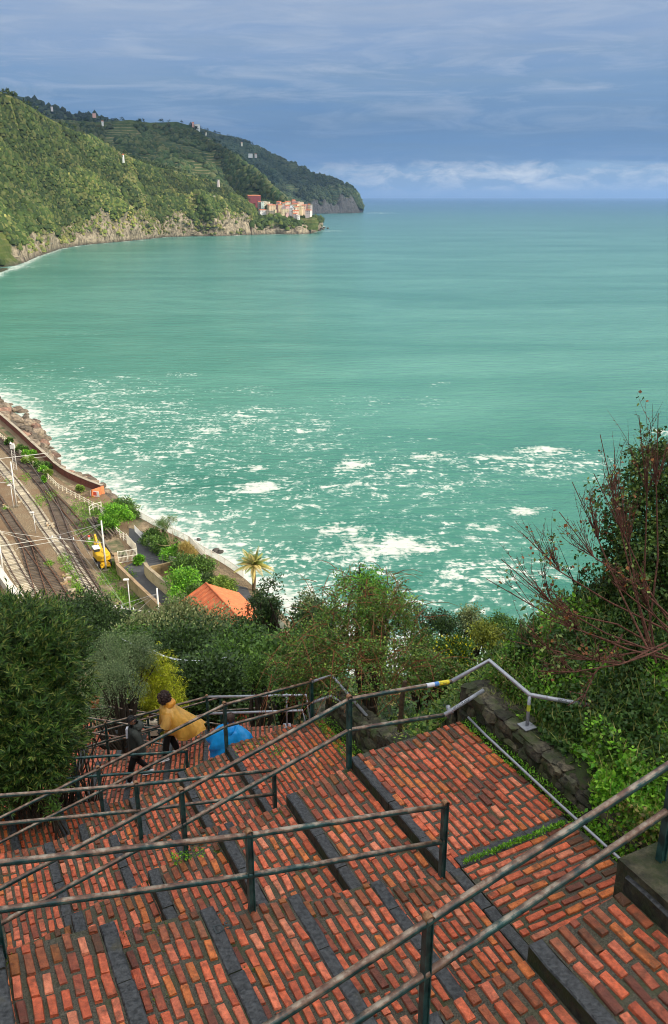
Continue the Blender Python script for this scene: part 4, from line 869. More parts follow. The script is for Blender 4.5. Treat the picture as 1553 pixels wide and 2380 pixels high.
fence('concrete_fence', 'long weathered cream fence of short posts beside the seaward track', [(-20, 998), (20, 1032), (60, 1067), (105, 1105), (135, 1135), (170, 1154), (215, 1178), (252, 1197)], 1.1, 1.9, (.5, .92), 'white_paint', (.2, .2), .12, tint=(.92, .84, .68))
fence('concrete_fence', 'cream railing round the end of the timber loading platform', [(236, 1182), (208, 1189), (210, 1200)], 1.4, 1.6, (.5, .95), 'white_paint', (.14, .14), .1, tint=(1, .95, .85))
fence('concrete_fence', 'cream three-rail fence running down between the sleeper pile and the path', [(236, 1200), (256, 1228), (280, 1250), (296, 1262)], 1.5, 1.5, (.35, .65, .95), 'white_paint', (.14, .14), .09, tint=(1, .95, .85))
fence('picket_fence', 'tall cream picket fence at the bend of the asphalt path', [(296, 1264), (318, 1288), (320, 1300)], 1.9, 2.0, (.2, .85), 'white_paint', (.09, .09), .07, tint=(1, .95, .82), pales=.16)
fence('gate', 'white barred double gate at the yard entrance below the excavator', [(276, 1310), (318, 1303)], 2.2, 2.3, (.08, .5, .95), 'white_paint', (.12, .12), .09, tint=(1, .98, .9), pales=.2, cat='gate')
wall('yard_wall', 'long stained wall with faded graffiti between the rails and the asphalt path', [(270, 1310), (276, 1338), (300, 1362), (330, 1392), (380, 1440), (410, 1470)], 1.9, .35, 'cream_plaster', cap=(1.1, .85, .6), tint=(.85, .72, .6))
wall('cream_wall', 'smooth cream wall along the inner side of the asphalt path', [(339, 1334), (345, 1345), (400, 1392), (448, 1430), (470, 1452)], 2.0, .4, 'cream_plaster', cap=(1.1, 1.0, .8))
wall('retaining_wall', 'short ochre retaining wall under the wire fence', [(340, 1340), (372, 1334), (420, 1322)], 1.6, .4, 'old_concrete', tint=(.9, .72, .42))
fence('white_railing', 'white railing with mesh panels down the seaward side of the asphalt path', [(314, 1236), (345, 1268), (372, 1290), (398, 1310), (414, 1312)], 1.25, 2.0, (.1, .95), 'white_paint', (.07, .07), .06, tint=(1.1, 1.12, 1.15), pales=.14)
fence('white_railing', 'long white railing along the sea from the hedge to the slipway corner', [(318, 1199), (352, 1218), (399, 1241), (439, 1260), (479, 1301)], 1.3, 2.0, (.1, .95), 'white_paint', (.08, .08), .06, tint=(1.1, 1.08, 1.02), pales=.14)
fence('white_railing', 'outermost white railing at the edge of the slipway above the surf', [(439, 1261), (472, 1285), (503, 1301), (534, 1320), (566, 1343)], 1.3, 2.0, (.1, .95), 'white_paint', (.08, .08), .06, tint=(1.05, 1.0, .92), pales=.14)
fence('wire_fence', 'thin grey wire fence standing on the ochre retaining wall', [(339, 1326), (372, 1320), (415, 1308)], 2.3, 3.0, (.15, .3, .45, .6, .75, .9), 'rail_steel', (.05, .05), .02, tint=(.6, .6, .5))
fence('picket_fence', 'short picket fence beside the hedge at the head of the path', [(296, 1196), (318, 1197)], 1.5, 1.2, (.2, .9), 'white_paint', (.08, .08), .06, tint=(1, .9, .75), pales=.2)
wall('parapet', 'pale parapet wall cutting the bottom left corner of the yard', [(-12, 1318), (0, 1342), (22, 1375), (48, 1405)], 1.4, 1.1, 'white_paint', tint=(.9, .86, .78))
wall('planter_edge', 'low kerb of the loading platform under the stacked sleepers', [(205, 1212), (232, 1248), (258, 1288)], .7, .3, 'old_concrete', tint=(.5, .48, .42))
# sign on the end wall
s0 = atz(219, 1154, ZP); t = thing('wall_sign', s0 + [0, -.4, .6], 'white notice board with a red square on the orange end wall', 'sign'); mb = MB(); a = -.35; Rm = [[math.cos(a), -math.sin(a), 0], [math.sin(a), math.cos(a), 0], [0, 0, 1]]
mb.box(s0 + [.3, -.45, .75], (2.0, .06, 1.1), Rm, tint=(.95, .93, .9)); obj('board', mb, 'paint', t); mb = MB(); mb.box(s0 + [.35, -.50, .75], (.8, .06, .7), Rm, tint=(.75, .12, .08)); obj('red_square', mb, 'paint', t)
# --- masts and overhead line
def mast(label, x0, y0, x1, y1, arm=None, lattice=False, cat='catenary mast', r=.14, z=ZP):
    b = atz(x1, y1, z); top = aty(x0, y0, b[1]); t = thing('catenary_mast' if 'mast' in cat else 'lamp_post', b, label, cat); mb = MB(); h = top[2] - b[2]
    mb.tube([b - [0, 0, .2], b + [0, 0, h]], [r * 1.15, r * .85], 12, tint=(.95, .93, .9)); obj('pole', mb, 'white_paint', t, smooth=True)
    mb = MB(); mb.box(b + [0, 0, .1], (.9, .9, .35), tint=(.7, .65, .55), bev=.03); obj('footing', mb, 'old_concrete', t)
    for (dx, zz, length, up_) in arm or []:
        A = b + [0, 0, h * zz]; e = A + np.array([-length * .97, length * .25, .0]); mb = MB(); mb.tube([A, e], .06, 8, tint=(.9, .88, .82)); mb.tube([e + [.2, 0, 0], e + [.1, 0, -.45], e + [1.6, -.4, -.55]], .045, 6, tint=(.9, .88, .82))
        obj('cantilever', mb, 'white_paint', t)
        mb = MB()
        for f in (.45, .7, 1.0): mb.tube([b + [0, 0, h * min(.97, zz + up_)], A + (e - A) * f], .03, 5, tint=(.9, .88, .85))
        obj('stay', mb, 'white_paint', t)
        mb = MB()
        for f in (.55, .8, .95): p = A + (e - A) * f; mb.tube([p, p + [0, 0, .2], p + [0, 0, .45]], [.04, .10, .05], 8, tint=(.75, .8, .85))
        obj('insulators', mb, 'paint', t)
    return t
mast('tall white catenary mast behind the excavator with an arm over two tracks', 236.5, 1210, 247, 1327, [(0, .56, 9.5, .38)])
mast('white catenary mast at the lower middle with its arm half hidden by trees', 363, 1367, 371, 1449, [(0, .3, 7, .55)], z=ZP)
mast_left = mast('white catenary mast at the left edge of the yard', 1, 1250, 9, 1338, None)
t_ = mast('white catenary mast standing between the tracks at the upper left', 27, 1073, 39, 1178, [(0, .52, 5.5, .3)])
b = atz(9, 1338, ZP); mb = MB(); mb.tube([b + [0, 0, 5], b + [8.5, 1.5, 5.9]], .06, 8, tint=(.9, .88, .82)); mb.tube([b + [0, 0, 7.6], b + [7.5, 1.3, 5.8]], .03, 5, tint=(.9, .88, .82)); mb.tube([b + [0, 0, 7.6], b + [4.5, .8, 5.5]], .03, 5, tint=(.9, .88, .82))
mb.tube([b + [8, 1.4, 5.2], b + [2.6, .5, 4.5], b + [2.4, .4, 4.2]], .045, 6, tint=(.9, .88, .82)); obj('cantilever', mb, 'white_paint', mast_left)
c = atz(32, 1121, ZP); mb = MB(); A = c + [0, 0, 5.4]; mb.tube([A + [-4, -1, -.2], A + [7.5, 1.6, .5]], .07, 8, tint=(.9, .88, .82)); mb.tube([A + [7.3, 1.6, .3], A + [6.8, 1.5, -.3], A + [4.5, 1.1, -.35]], .045, 6, tint=(.9, .88, .82)); obj('cantilever', mb, 'white_paint', t_)
def lamp(label, x0, y0, x1, y1):
    b = atz(x1, y1, ZP); top = aty(x0, y0, b[1]); h = top[2] - b[2]; t = thing('lamp_post', b, label, 'lamp post', 'short white lamp posts of the yard'); mb = MB(); mb.tube([b, b + [0, 0, h]], [.09, .06], 10, tint=(.95, .95, .95)); obj('pole', mb, 'white_paint', t, smooth=True)
    mb = MB(); mb.box(b + [-.2, -.1, h + .05], (.75, .35, .2), tint=(1.1, 1.1, 1.1), bev=.05); obj('lamp_head', mb, 'white_paint', t)
lamp('lamp post beside the seaward yard wall', 298.5, 1347, 304, 1428); lamp('lamp post in the middle of the yard', 79.5, 1191, 83.5, 1239); lamp('lamp post close to the upper left mast', 28, 1128, 32, 1181)
def signal():
    b = atz(36, 1092, ZP); top = aty(29, 1040, b[1]); h = top[2] - b[2]; t = thing('signal_gantry', b, 'slim white ladder-like signal mast at the upper left of the yard', 'signal'); mb = MB()
    for dx, dy in ((-.35, 0), (.35, 0)): mb.tube([b + [dx, dy, 0], b + [dx, dy, h]], .06, 6, tint=(.95, .93, .9))
    for k in range(14): mb.tube([b + [-.35, 0, h * k / 14], b + [.35, 0, h * (k + 1) / 14]], .03, 5, tint=(.95, .93, .9))
    obj('ladder_mast', mb, 'white_paint', t); mb = MB(); mb.box(b + [0, 0, h + .3], (.9, .5, 1.1), tint=(.9, .9, .92), bev=.1); mb.tube([b + [-.2, -.4, h + .8], b + [-.2, -.1, h + 1.1]], .22, 10, tint=(.8, .8, .85)); obj('signal_head', mb, 'white_paint', t)
signal()
for k, (a, b_, za, lb) in enumerate((((60, 1060), (330, 1470), 5.4, 'thin contact wire hanging over the seaward track'), ((0, 1090), (260, 1440), 5.2, 'thin contact wire hanging over the concrete-sleepered track'), ((170, 1262), (345, 1470), 5.6, 'thin pair wire sloping down beside the yard wall'))):
    A = atz(*a, ZP + za); B = atz(*b_, ZP + za); mb = MB(); mb.tube([A, (A + B) / 2 - [0, 0, .3], B], .014, 4, tint=(.5, .52, .5)); obj('overhead_wire', mb, 'paint', loc=A, label=lb, cat='wire')
# --- excavator
def excavator():
    base = atz(239, 1310, ZP + .3); a = math.radians(118); ca, sa = math.cos(a), math.sin(a); Rm = np.array([[ca, -sa, 0], [sa, ca, 0], [0, 0, 1]]); YEL = (.62, .36, .012); GR = (.12, .12, .13)
    t = thing('rail_excavator', base, 'yellow rail excavator seen from behind, its boom folded up, standing on the siding', 'excavator')
    def W(p): return base + Rm @ np.array(p) * .9
    def part(nm, items, mat='paint', par=None, smooth=False):
        mb = MB()
        for it in items:
            if it[0] == 'b': mb.box(W(it[1]), it[2], Rm @ (np.array(it[4]) if len(it) > 4 else np.eye(3)), tint=it[3], bev=min(it[2]) * .12)
            else: mb.tube([W(p) for p in it[1]], it[2], it[4] if len(it) > 4 else 12, tint=it[3])
        return obj(nm, mb, mat, par or t, smooth=smooth, angle=40 if smooth else None)
    # local x = forward (away from the viewer), y = its left
    part('undercarriage', [('b', (0, 0, .75), (3.6, 1.3, .45), YEL), ('b', (1.4, 0, .75), (.4, 2.0, .35), GR), ('b', (-1.4, 0, .75), (.4, 2.0, .35), GR), ('b', (-2.0, 0, .55), (.3, 1.6, .5), YEL), ('b', (2.0, 0, .55), (.3, 1.6, .5), YEL), ('t', [(0, 0, .9), (0, 0, 1.25)], .7, GR)])
    for x in (-1.35, 1.35):
        for s in (-1, 1):
            w = part('wheel', [('t', [(x, s * .75, .52), (x, s * .8, .52), (x, s * 1.18, .52), (x, s * 1.23, .52)], [.44, .52, .52, .44], (1, 1, 1), 20)], 'rubber', smooth=True)
            part('rim', [('t', [(x, s * 1.20, .52), (x, s * 1.245, .52)], [.27, .22], (.75, .72, .6), 14)], 'paint', w)
    for x in (-2.35, 2.3):
        w = part('rail_wheel', [('b', (x, 0, .45), (.5, 1.5, .22), YEL)] + [('t', [(x, s * .68, .22), (x, s * .80, .22)], .24, (.5, .38, .25), 14) for s in (-1, 1)])
    # body with rounded counterweight
    mb = MB(); ring = []
    for zz, k in ((1.25, .93), (1.35, 1.0), (2.15, 1.0), (2.35, .93), (2.4, .8)):
        pts = []
        for q in np.linspace(-PI / 2, PI / 2, 11): pts.append(W((-1.15 - .95 * k * math.cos(q), 1.25 * k * math.sin(q), zz)))
        pts = pts[::-1] + [W((1.5, -1.25 * k, zz)), W((1.5, 1.25 * k, zz))]; ring.append(pts)
    mb.grid(np.array(ring)[:, ::-1], 0, YEL, closed=True); mb.add(ring[-1], [tuple(range(len(ring[-1])))], 0, YEL); mb.add(ring[0], [tuple(range(len(ring[0])))[::-1]], 0, YEL)
    bd = obj('engine_body', mb, 'paint', t); part('engine_vents', [('b', (-.6, -.55, 2.45), (1.2, .9, .12), (.72, .46, .02)), ('b', (-.2, -1.27, 1.85), (.9, .04, .5), GR), ('t', [(-.9, -.3, 2.4), (-.9, -.3, 2.8)], .07, GR, 8)], 'paint', bd)
    # lettering on the counterweight: a few dark capitals
    cu = bpy.data.curves.new('lettering', 'FONT'); cu.body = 'CB    A'; cu.size = .42; cu.extrude = .01; cu.align_x = 'CENTER'; tmp = bpy.data.objects.new('tmp', cu); COL.objects.link(tmp); bpy.context.view_layer.update(); me = bpy.data.meshes.new_from_object(tmp.evaluated_get(bpy.context.evaluated_depsgraph_get())); bpy.data.objects.remove(tmp); me.materials.append(MATS['rail_rust']); lt = bpy.data.objects.new('lettering', me); link(lt, bd)
    back = Rm @ np.array([-1, 0, 0]); zx = Rm @ np.array([0, -1, 0]); p = Rm @ np.array([-2.13, 0, 1.78]); lt.matrix_local = Matrix(((zx[0], 0, back[0], p[0]), (zx[1], 0, back[1], p[1]), (zx[2], 1, back[2], p[2]), (0, 0, 0, 1)))
    cab = part('cab', [('b', (.85, .72, 1.75), (1.5, .95, .95), (.70, .45, .02)), ('b', (.85, .72, 3.02), (1.6, 1.05, .12), (.8, .82, .85))] + [('t', [(.85 + dx * .7, .72 + dy * .42, 2.2), (.85 + dx * .7, .72 + dy * .42, 3.0)], .05, GR, 6) for dx in (-1, 1) for dy in (-1, 1)])
    part('cab_glass', [('b', (.85, .72, 2.6), (1.36, .82, .78), (1, 1, 1))], 'glass_dark', cab)
    b1 = part('boom', [('b', (1.9, -.25, 2.6), (1.6, .35, .5), YEL, [[.75, 0, -.66], [0, 1, 0], [.66, 0, .75]]), ('b', (3.1, .1, 3.5), (2.0, .32, .45), YEL, [[.8, 0, -.6], [0, 1, 0], [.6, 0, .8]])])
    part('stick', [('b', (3.9, .1, 3.3), (1.7, .3, .4), YEL, [[.3, 0, .95], [0, 1, 0], [-.95, 0, .3]]), ('b', (3.9, .1, 2.4), (.7, .6, .5), (.5, .33, .03))], 'paint', b1); part('hydraulic_ram', [('t', [(1.6, -.05, 2.3), (2.6, -.05, 3.6)], .07, (.35, .35, .35), 8)], 'paint', b1)
excavator()
# --- stacked old sleepers and rails beside the excavator
def planks():
    A = atz(228, 1205, ZP + .4); B = atz(262, 1250, ZP + .4); d = (B - A); Lt = np.linalg.norm(d); d /= Lt; n = np.array([-d[1], d[0], 0]); rnd = random.Random(4); a = math.atan2(d[1], d[0])
    sheet('loading_platform', [(208, 1203), (238, 1200), (284, 1262), (296, 1290), (262, 1290)], ZP + .35, 'earth')
    for k in range(26):
        s = rnd.uniform(.12, .88) * Lt; off = rnd.uniform(-1.5, 1.5); z = .15 + .28 * int(rnd.uniform(0, 3) * max(0, 1 - abs(off) / 1.8)); aa = a + rnd.uniform(-.1, .1); c = A + d * s + n * off + [0, 0, z]
        Rm = [[math.cos(aa), -math.sin(aa), 0], [math.sin(aa), math.cos(aa), 0], [0, 0, 1]]; mb = MB(); tt = rnd.uniform(.7, 1.8); mb.box(c, (rnd.uniform(3, 5.5), .26, .24), Rm, tint=(tt, tt * .95, tt * .9), bev=.02)
        obj('timber', mb, 'sleeper_wood', loc=c, label='old dark timber sleeper in the stack behind the excavator', cat='timber', group='old timber sleepers stacked behind the excavator')
planks()
for k, (x, y) in enumerate([(118, 1217), (123, 1222), (112, 1219), (150, 1348), (146, 1354), (155, 1342), (152, 1336), (168, 1372), (20, 1182), (12, 1176), (48, 1165)]):
    for j in range(2):
        c = atz(x + random.uniform(-4, 4), y + random.uniform(-3, 3), ZP + .15); a = random.uniform(0, 3); mb = MB(); mb.box(c, (random.uniform(.5, 1.2), random.uniform(.3, .5), .3), [[math.cos(a), -math.sin(a), 0], [math.sin(a), math.cos(a), 0], [0, 0, 1]], tint=random.choice([(1.4, 1.3, 1.1), (1.2, .9, .6), (1.5, 1.4, 1.3)]), bev=.05)
        obj('concrete_block', mb, 'old_concrete', loc=c, label='pale broken block lying in a heap between the tracks', cat='concrete block', group='broken blocks in heaps between the tracks')
for (x, y, lb) in ((80, 1072, 'red and white marker post near the middle track'), (208, 1251, 'red and white marker post low beside the crossover')):
    c = atz(x, y + 6, ZP); mb = MB(); mb.box(c + [0, 0, .35], (.3, .3, .7), tint=(.85, .82, .8)); mb.box(c + [0, 0, .85], (.32, .32, .3), tint=(.7, .1, .06)); obj('marker_post', mb, 'paint', loc=c, label=lb, cat='marker')
# --- house with the orange roof
def house():
    A = atz(482, 1359, 13.2); B = atz(566, 1448, 13.2); d = B - A; Lt = np.linalg.norm(d); d /= Lt; n = np.array([d[1], -d[0], 0]); n = n if n[0] > 0 else -n; w = 4.3; ez = 10.9
    t = thing('house', (*A[:2], ZP), 'low house with a bright orange tiled gable roof behind the grey-green trees', 'house')
    rf = MB()
    for s in (-1, 1):
        a0, b0 = A - d * .5, B + d * .5; rows = 46; prof = []
        m = 30
        for j in range(m + 1):
            f = j / m; c = n * s * (w + .5) * f; zz = (ez - .1 - 13.2) * f * 1.07
            prof.append([a0 + c + [0, 0, zz + (.035 if j % 2 else 0)], b0 + c + [0, 0, zz + (.035 if j % 2 else 0)]])
        # barrel tiles: waves along the ridge, running down the slope
        k = 220; G = np.array([[a0 + (b0 - a0) * (q / k) + n * s * (w + .5) * f + np.array([0, 0, (ez - .1 - 13.2) * f * 1.05 + .055 * math.sin(q * PI / 2.2) + (.02 if int(f * 18) % 2 else 0)]) for f in np.linspace(0, 1, 19)] for q in range(k + 1)])
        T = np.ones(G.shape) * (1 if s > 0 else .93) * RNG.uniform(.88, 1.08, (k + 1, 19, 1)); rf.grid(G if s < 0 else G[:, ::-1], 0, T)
    roof = obj('roof', rf, 'roof_tile', t, smooth=True)
    mb = MB(); P = [A - d * .5 + [0, 0, .06], B + d * .5 + [0, 0, .06]]; mb.tube(resample3(np.array(P), .35), .14, 8, tint=(.85, .8, .75)); obj('ridge_tiles', mb, 'roof_tile', roof)
    mb = MB(); nr = int((Lt + 1) / .95)
    for k in range(nr + 1):
        p0 = A - d * .5 + d * (Lt + 1) * k / nr; mb.tube([p0 + [0, 0, .05], p0 - n * (w + .5) + [0, 0, (ez - .1 - 13.2) * 1.05 + .06]], .10, 6, tint=(.74, .66, .6))
    obj('tile_ribs', mb, 'roof_tile', roof)
    c = A + d * Lt * .72 + n * 2.1 + [0, 0, -1.0]; mb = MB(); mb.tube([c, c + [0, 0, 1.3], c + [0, 0, 1.35]], [.16, .16, .26], 10, tint=(.6, .55, .5)); obj('chimney', mb, 'roof_tile', roof)
    q = [A + n * w, A - n * w, B - n * w, B + n * w]; mb = MB(); V = [(*p[:2], ZP - .2) for p in q] + [(*p[:2], ez - .15) for p in q]; g1 = (*A[:2], 13.0); g2 = (*B[:2], 13.0); V += [g1, g2]
    mb.add(V, [(0, 1, 5, 4), (1, 2, 6, 5), (2, 3, 7, 6), (3, 0, 4, 7), (4, 5, 8), (6, 7, 9)], 0, (1.3, .75, .5)); obj('walls', mb, 'old_concrete', t)
    # lower wing
    c = B + n * 4.2 + d * 1.2; t2 = thing('house_annexe', (*c[:2], ZP), 'small lower wing with orange roof and white edge beside the gable house', 'house'); Rm = np.array([[n[0], d[0], 0], [n[1], d[1], 0], [0, 0, 1]])
    mb = MB(); mb.box((c[0], c[1], ZP + 1.5), (5, 6, 3.0), Rm, tint=(1.7, 1.45, 1.2)); obj('walls', mb, 'old_concrete', t2); mb = MB(); mb.box((c[0], c[1], ZP + 3.12), (5.5, 6.5, .22), Rm @ np.array([[.985, 0, .17], [0, 1, 0], [-.17, 0, .985]]), tint=(1.05, 1, .95)); obj('roof', mb, 'roof_tile', t2)
    c2 = A + n * 5.4 + d * 8; mb = MB(); mb.box((c2[0], c2[1], ZP + 2.9), (3.2, 7.0, .18), Rm, tint=(.45, .55, .5)); t3 = thing('flat_canopy', (*c2[:2], ZP), 'flat grey-green canopy strip beside the orange roof', 'canopy'); obj('slab', mb, 'old_concrete', t3); mb = MB(); [mb.box((*(c2 + n * sx * 1.4 + d * sy * 3.2)[:2], ZP + 1.4), (.2, .2, 2.8), tint=(1, 1, 1)) for sx in (-1, 1) for sy in (-1, 1)]; obj('supports', mb, 'old_concrete', t3)
house()
# --- plants of the shore strip
S_ = 'shrubs on the strip between railway and sea'
def ptree(name, label, x, ytop, ybase, wq, hq, pal, cat='bush', leaf=(.35, .2), n=80, per=34, **k):
    b = atz(x, ybase, ZP); top = aty(x, ytop, b[1]); return tree(name, label, x, ytop, b[1], wq, hq, pal, cat, leaf, n, per, base=ZP, **k)
for a in [('hedge_bush', 'rounded yellow-green bush right of the loading platform', 258, 1168, 1228, 66, 62, 'bright'), ('hedge_bush', 'dark olive hedge top against the surf behind the yellow-green bush', 285, 1160, 1200, 70, 36, 'mid'), ('hedge_bush', 'small dark green bush at the head of the path', 300, 1176, 1208, 34, 38, 'mid'),
          ('hedge_bush', 'broad deep green shrub mass left of the orange roof', 432, 1322, 1400, 96, 80, 'bright'), ('hedge_bush', 'green shrub at the foot of that mass near the house', 452, 1362, 1412, 60, 60, 'mid'), ('hedge_bush', 'green bush below the pair of white railings', 438, 1296, 1340, 84, 48, 'mid'), ('hedge_bush', 'dark round shrub just left of the roof ridge', 478, 1335, 1372, 46, 40, 'dark'), ('hedge_bush', 'light green shrub above the roof ridge', 510, 1345, 1380, 60, 34, 'light'),
          ('hedge_bush', 'bush inside the white railing at the top of the path', 352, 1232, 1262, 46, 34, 'mid'), ('hedge_bush', 'low green bush halfway down the white railing', 380, 1258, 1286, 60, 30, 'mid'), ('hedge_bush', 'green bush beside the thin bare tree', 405, 1268, 1300, 56, 38, 'bright'), ('straw_clump', 'tall straw-coloured reed clump by the lower white railing', 434, 1262, 1306, 34, 46, 'straw'),
          ('hedge_bush', 'small bush at the picket fence bend', 324, 1290, 1312, 16, 20, 'bright')]:
    ptree(a[0], a[1], a[2], a[3], a[4], a[5], a[6], a[7], leaf=(.36, .2) if a[0] != 'straw_clump' else (.8, .07), n=int(50 + a[5] * 1.2), group=S_, up=.35 if a[0] != 'straw_clump' else 1.4, lump=.4, rc=a[5] * .012 + .25)
ptree('pine_tree', 'small umbrella-shaped pine beside the path', 379, 1204, 1262, 58, 34, 'mid', 'tree', (.4, .05), 60, 40, rc=.6, lump=.6, shell=.3, nl=10)
t = thing('bare_tree', atz(401, 1296, ZP), 'thin leafless pale tree between the two railings', 'tree'); mb = MB(); b = atz(401, 1296, ZP); limbs(mb, b, b + [0, 0, 4.5] + RNG.normal(0, 1.2, (16, 3)), .11, (4.5, 4, 3.2), 16, frac=.6); obj('trunk', mb, 'bark', t)
strip = [(45, 1048, 40), (60, 1060, 44), (75, 1075, 50), (88, 1086, 46), (100, 1096, 44), (112, 1104, 36), (22, 1030, 30), (100, 1120, 16), (182, 1140, 20)]
for i, (x, y, w) in enumerate(strip):
    ptree('strip_bush', 'low green bush in the row between the cream fence and the sea wall', x, y - 12, y + 4, w * .7, 20, ['mid', 'bright', 'light'][i % 3], leaf=(.4, .22), n=40, group='low bushes between the cream fence and the sea wall')
# palm
def palm():
    b = atz(590, 1372, ZP); c = aty(589, 1313, b[1]); t = thing('palm_tree', b, 'date palm with arching yellowish fronds above the slipway', 'palm'); mb = MB(); P = np.array([b, b + (c - b) * .5 + [.1, 0, 0], c - [0, 0, .2]]); mb.tube(resample3(P, .3), .28, 10, tint=(1.6, 1.2, .8)); obj('trunk', mb, 'bark', t); fr = MB()
    for k in range(46):
        a = RNG.uniform(0, 2 * PI); el = RNG.uniform(-.15, 1.35); L = RNG.uniform(2.6, 3.6); d = np.array([math.cos(a) * math.cos(el), math.sin(a) * math.cos(el), math.sin(el)]); S = np.linspace(0, 1, 9); P = np.array([c + d * L * s + [0, 0, -1.5 * s * s * math.cos(el)] for s in S]); fr.tube(P, np.linspace(.04, .012, 9), 4, tint=(.30, .28, .08), cap=False)
        m = 70; s = np.repeat(np.linspace(.12, 1, m // 2), 2); base = np.stack([np.interp(s, S, P[:, j]) for j in range(3)], 1); tang = d + np.outer(s, [0, 0, -3.0 * math.cos(el) / L]); tang /= np.linalg.norm(tang, axis=1)[:, None]; side = np.cross(tang, [0, 0, 1]); side /= np.linalg.norm(side, axis=1)[:, None] + 1e-9; sg = np.tile([-1, 1], m // 2)[:, None]
        col = np.array([(.16, .19, .045), (.30, .27, .08), (.40, .30, .12)][k % 3]) * RNG.uniform(.7, 1.3); fr.leaves(base, side * sg + tang * .7 + [0, 0, -.15], np.tile([0, 0, 1.], (m, 1)), .62 * np.sin(s * PI * .85 + .3), .07, np.tile(col, (m, 1)), bend=.25)
    obj('crown', fr, 'leaf', t)
palm()
# weeds along the tracks
def weeds():
    mb = MB(); 
    for (x, y, n, s) in [(116, 1310, 60, 5), (150, 1300, 90, 8), (160, 1320, 90, 8), (172, 1342, 90, 8), (180, 1362, 70, 6), (186, 1372, 60, 5), (12, 1182, 30, 4), (210, 1225, 260, 16), (190, 1180, 200, 18), (225, 1190, 200, 14), (240, 1180, 150, 10), (282, 1336, 200, 12), (280, 1380, 160, 14), (300, 1400, 200, 14), (255, 1320, 120, 10), (250, 1345, 120, 10), (290, 1340, 120, 6), (120, 1150, 60, 8), (60, 1110, 60, 10), (215, 1260, 140, 8), (20, 1120, 30, 5), (94, 1165, 80, 10)]:
        X = RNG.normal(x, s, n); Y_ = RNG.normal(y, s * .7, n); P = np.array([atz(a, b, ZP + .1) for a, b in zip(X, Y_)]); P = np.repeat(P, 7, 0) + RNG.normal(0, .14, (n * 7, 3)) * [1, 1, .5]; mb.leaves(P, rdir(len(P), .7), rdir(len(P)), RNG.uniform(.15, .32, len(P)), .1, pal_pick(PAL['bright'] + PAL['light'], len(P)))
    obj('lineside_weeds', mb, 'leaf', loc=atz(150, 1300, ZP), label='patches of bright green weeds growing between the tracks', kind='stuff')
weeds()
# boulders along the sea wall
def boulder(c, s, seed, tint, label='wave-worn brown boulder in the heap below the brick-red sea wall', group='boulders below the sea wall'):
    rr = np.random.default_rng(seed); n, m = 9, 12; th = np.linspace(0.02, PI - .02, n); ph = np.linspace(0, 2 * PI, m + 1)[:-1]; T, Pp = np.meshgrid(th, ph, indexing='ij'); D = np.stack([np.sin(T) * np.cos(Pp), np.sin(T) * np.sin(Pp), np.cos(T)], -1)
    r = 1 + .28 * (fbm(D[..., 0] * 1.6 + seed, D[..., 1] * 1.6 + D[..., 2] * 1.3, 3, seed % 50) - .5) * 2
    for k in range(5):
        q = rr.normal(size=3); q /= np.linalg.norm(q); r = np.minimum(r, .82 / np.maximum(.2, D @ q))
    V = D * r[..., None] * np.array([s * rr.uniform(.9, 1.35), s * rr.uniform(.7, 1), s * rr.uniform(.5, .8)]); a = rr.uniform(0, 3); V = np.stack([V[..., 0] * math.cos(a) - V[..., 1] * math.sin(a), V[..., 0] * math.sin(a) + V[..., 1] * math.cos(a), V[..., 2]], -1) + c
    mb = MB(); mb.grid(V, 0, tint, closed=True); obj('boulder', mb, 'rock', loc=c, label=label, cat='boulder', group=group, angle=28)
def boulders():
    rnd = random.Random(9); E = Q([(-30, 948), (0, 972), (47, 1013), (75, 1040), (116, 1077), (135, 1096), (159, 1111), (196, 1128), (241, 1146), (267, 1166), (318, 1199)]); d = np.concatenate([[0], np.cumsum(np.linalg.norm(np.diff(E, axis=0), axis=1))]); k = 0
    A = resample(np.array([(*p_, 0) for p_ in COAST[:10]], float), 100); B = resample(np.array([(*p_, 0) for p_ in OUTER[:10]], float), 100)
    for i in range(170):
        k_ = int(min(99, rnd.random() ** 1.25 * 100)); f = rnd.uniform(.08, 1.05); q_ = A[k_] * (1 - f) + B[k_] * f; far_ = k_ / 99
        if far_ > .62 and rnd.random() < .5: continue
        z = max(-.1, 6.2 - 6.3 * f); p = atz(q_[0] + rnd.uniform(-2, 2), q_[1] + rnd.uniform(-2, 2), z); c = rnd.uniform(.5, 1.35); wet = .6 if f > .85 else 1
        tt = (c * 1.15, c * 1.0, c * .85) if rnd.random() < .72 else (c * 1.3, c * .85, c * .72); boulder(p, rnd.uniform(1.0, 2.5) * (1 - .35 * far_), i, np.array(tt) * wet)
    for (x, y, s) in ((502, 1281, 1.0), (512, 1283, .7), (462, 1254, .5)): boulder(atz(x, y, .1), s, 777 + x, (.35, .35, .35), 'dark wet rock awash in the surf off the slipway', 'wet rocks in the surf off the slipway')
boulders()
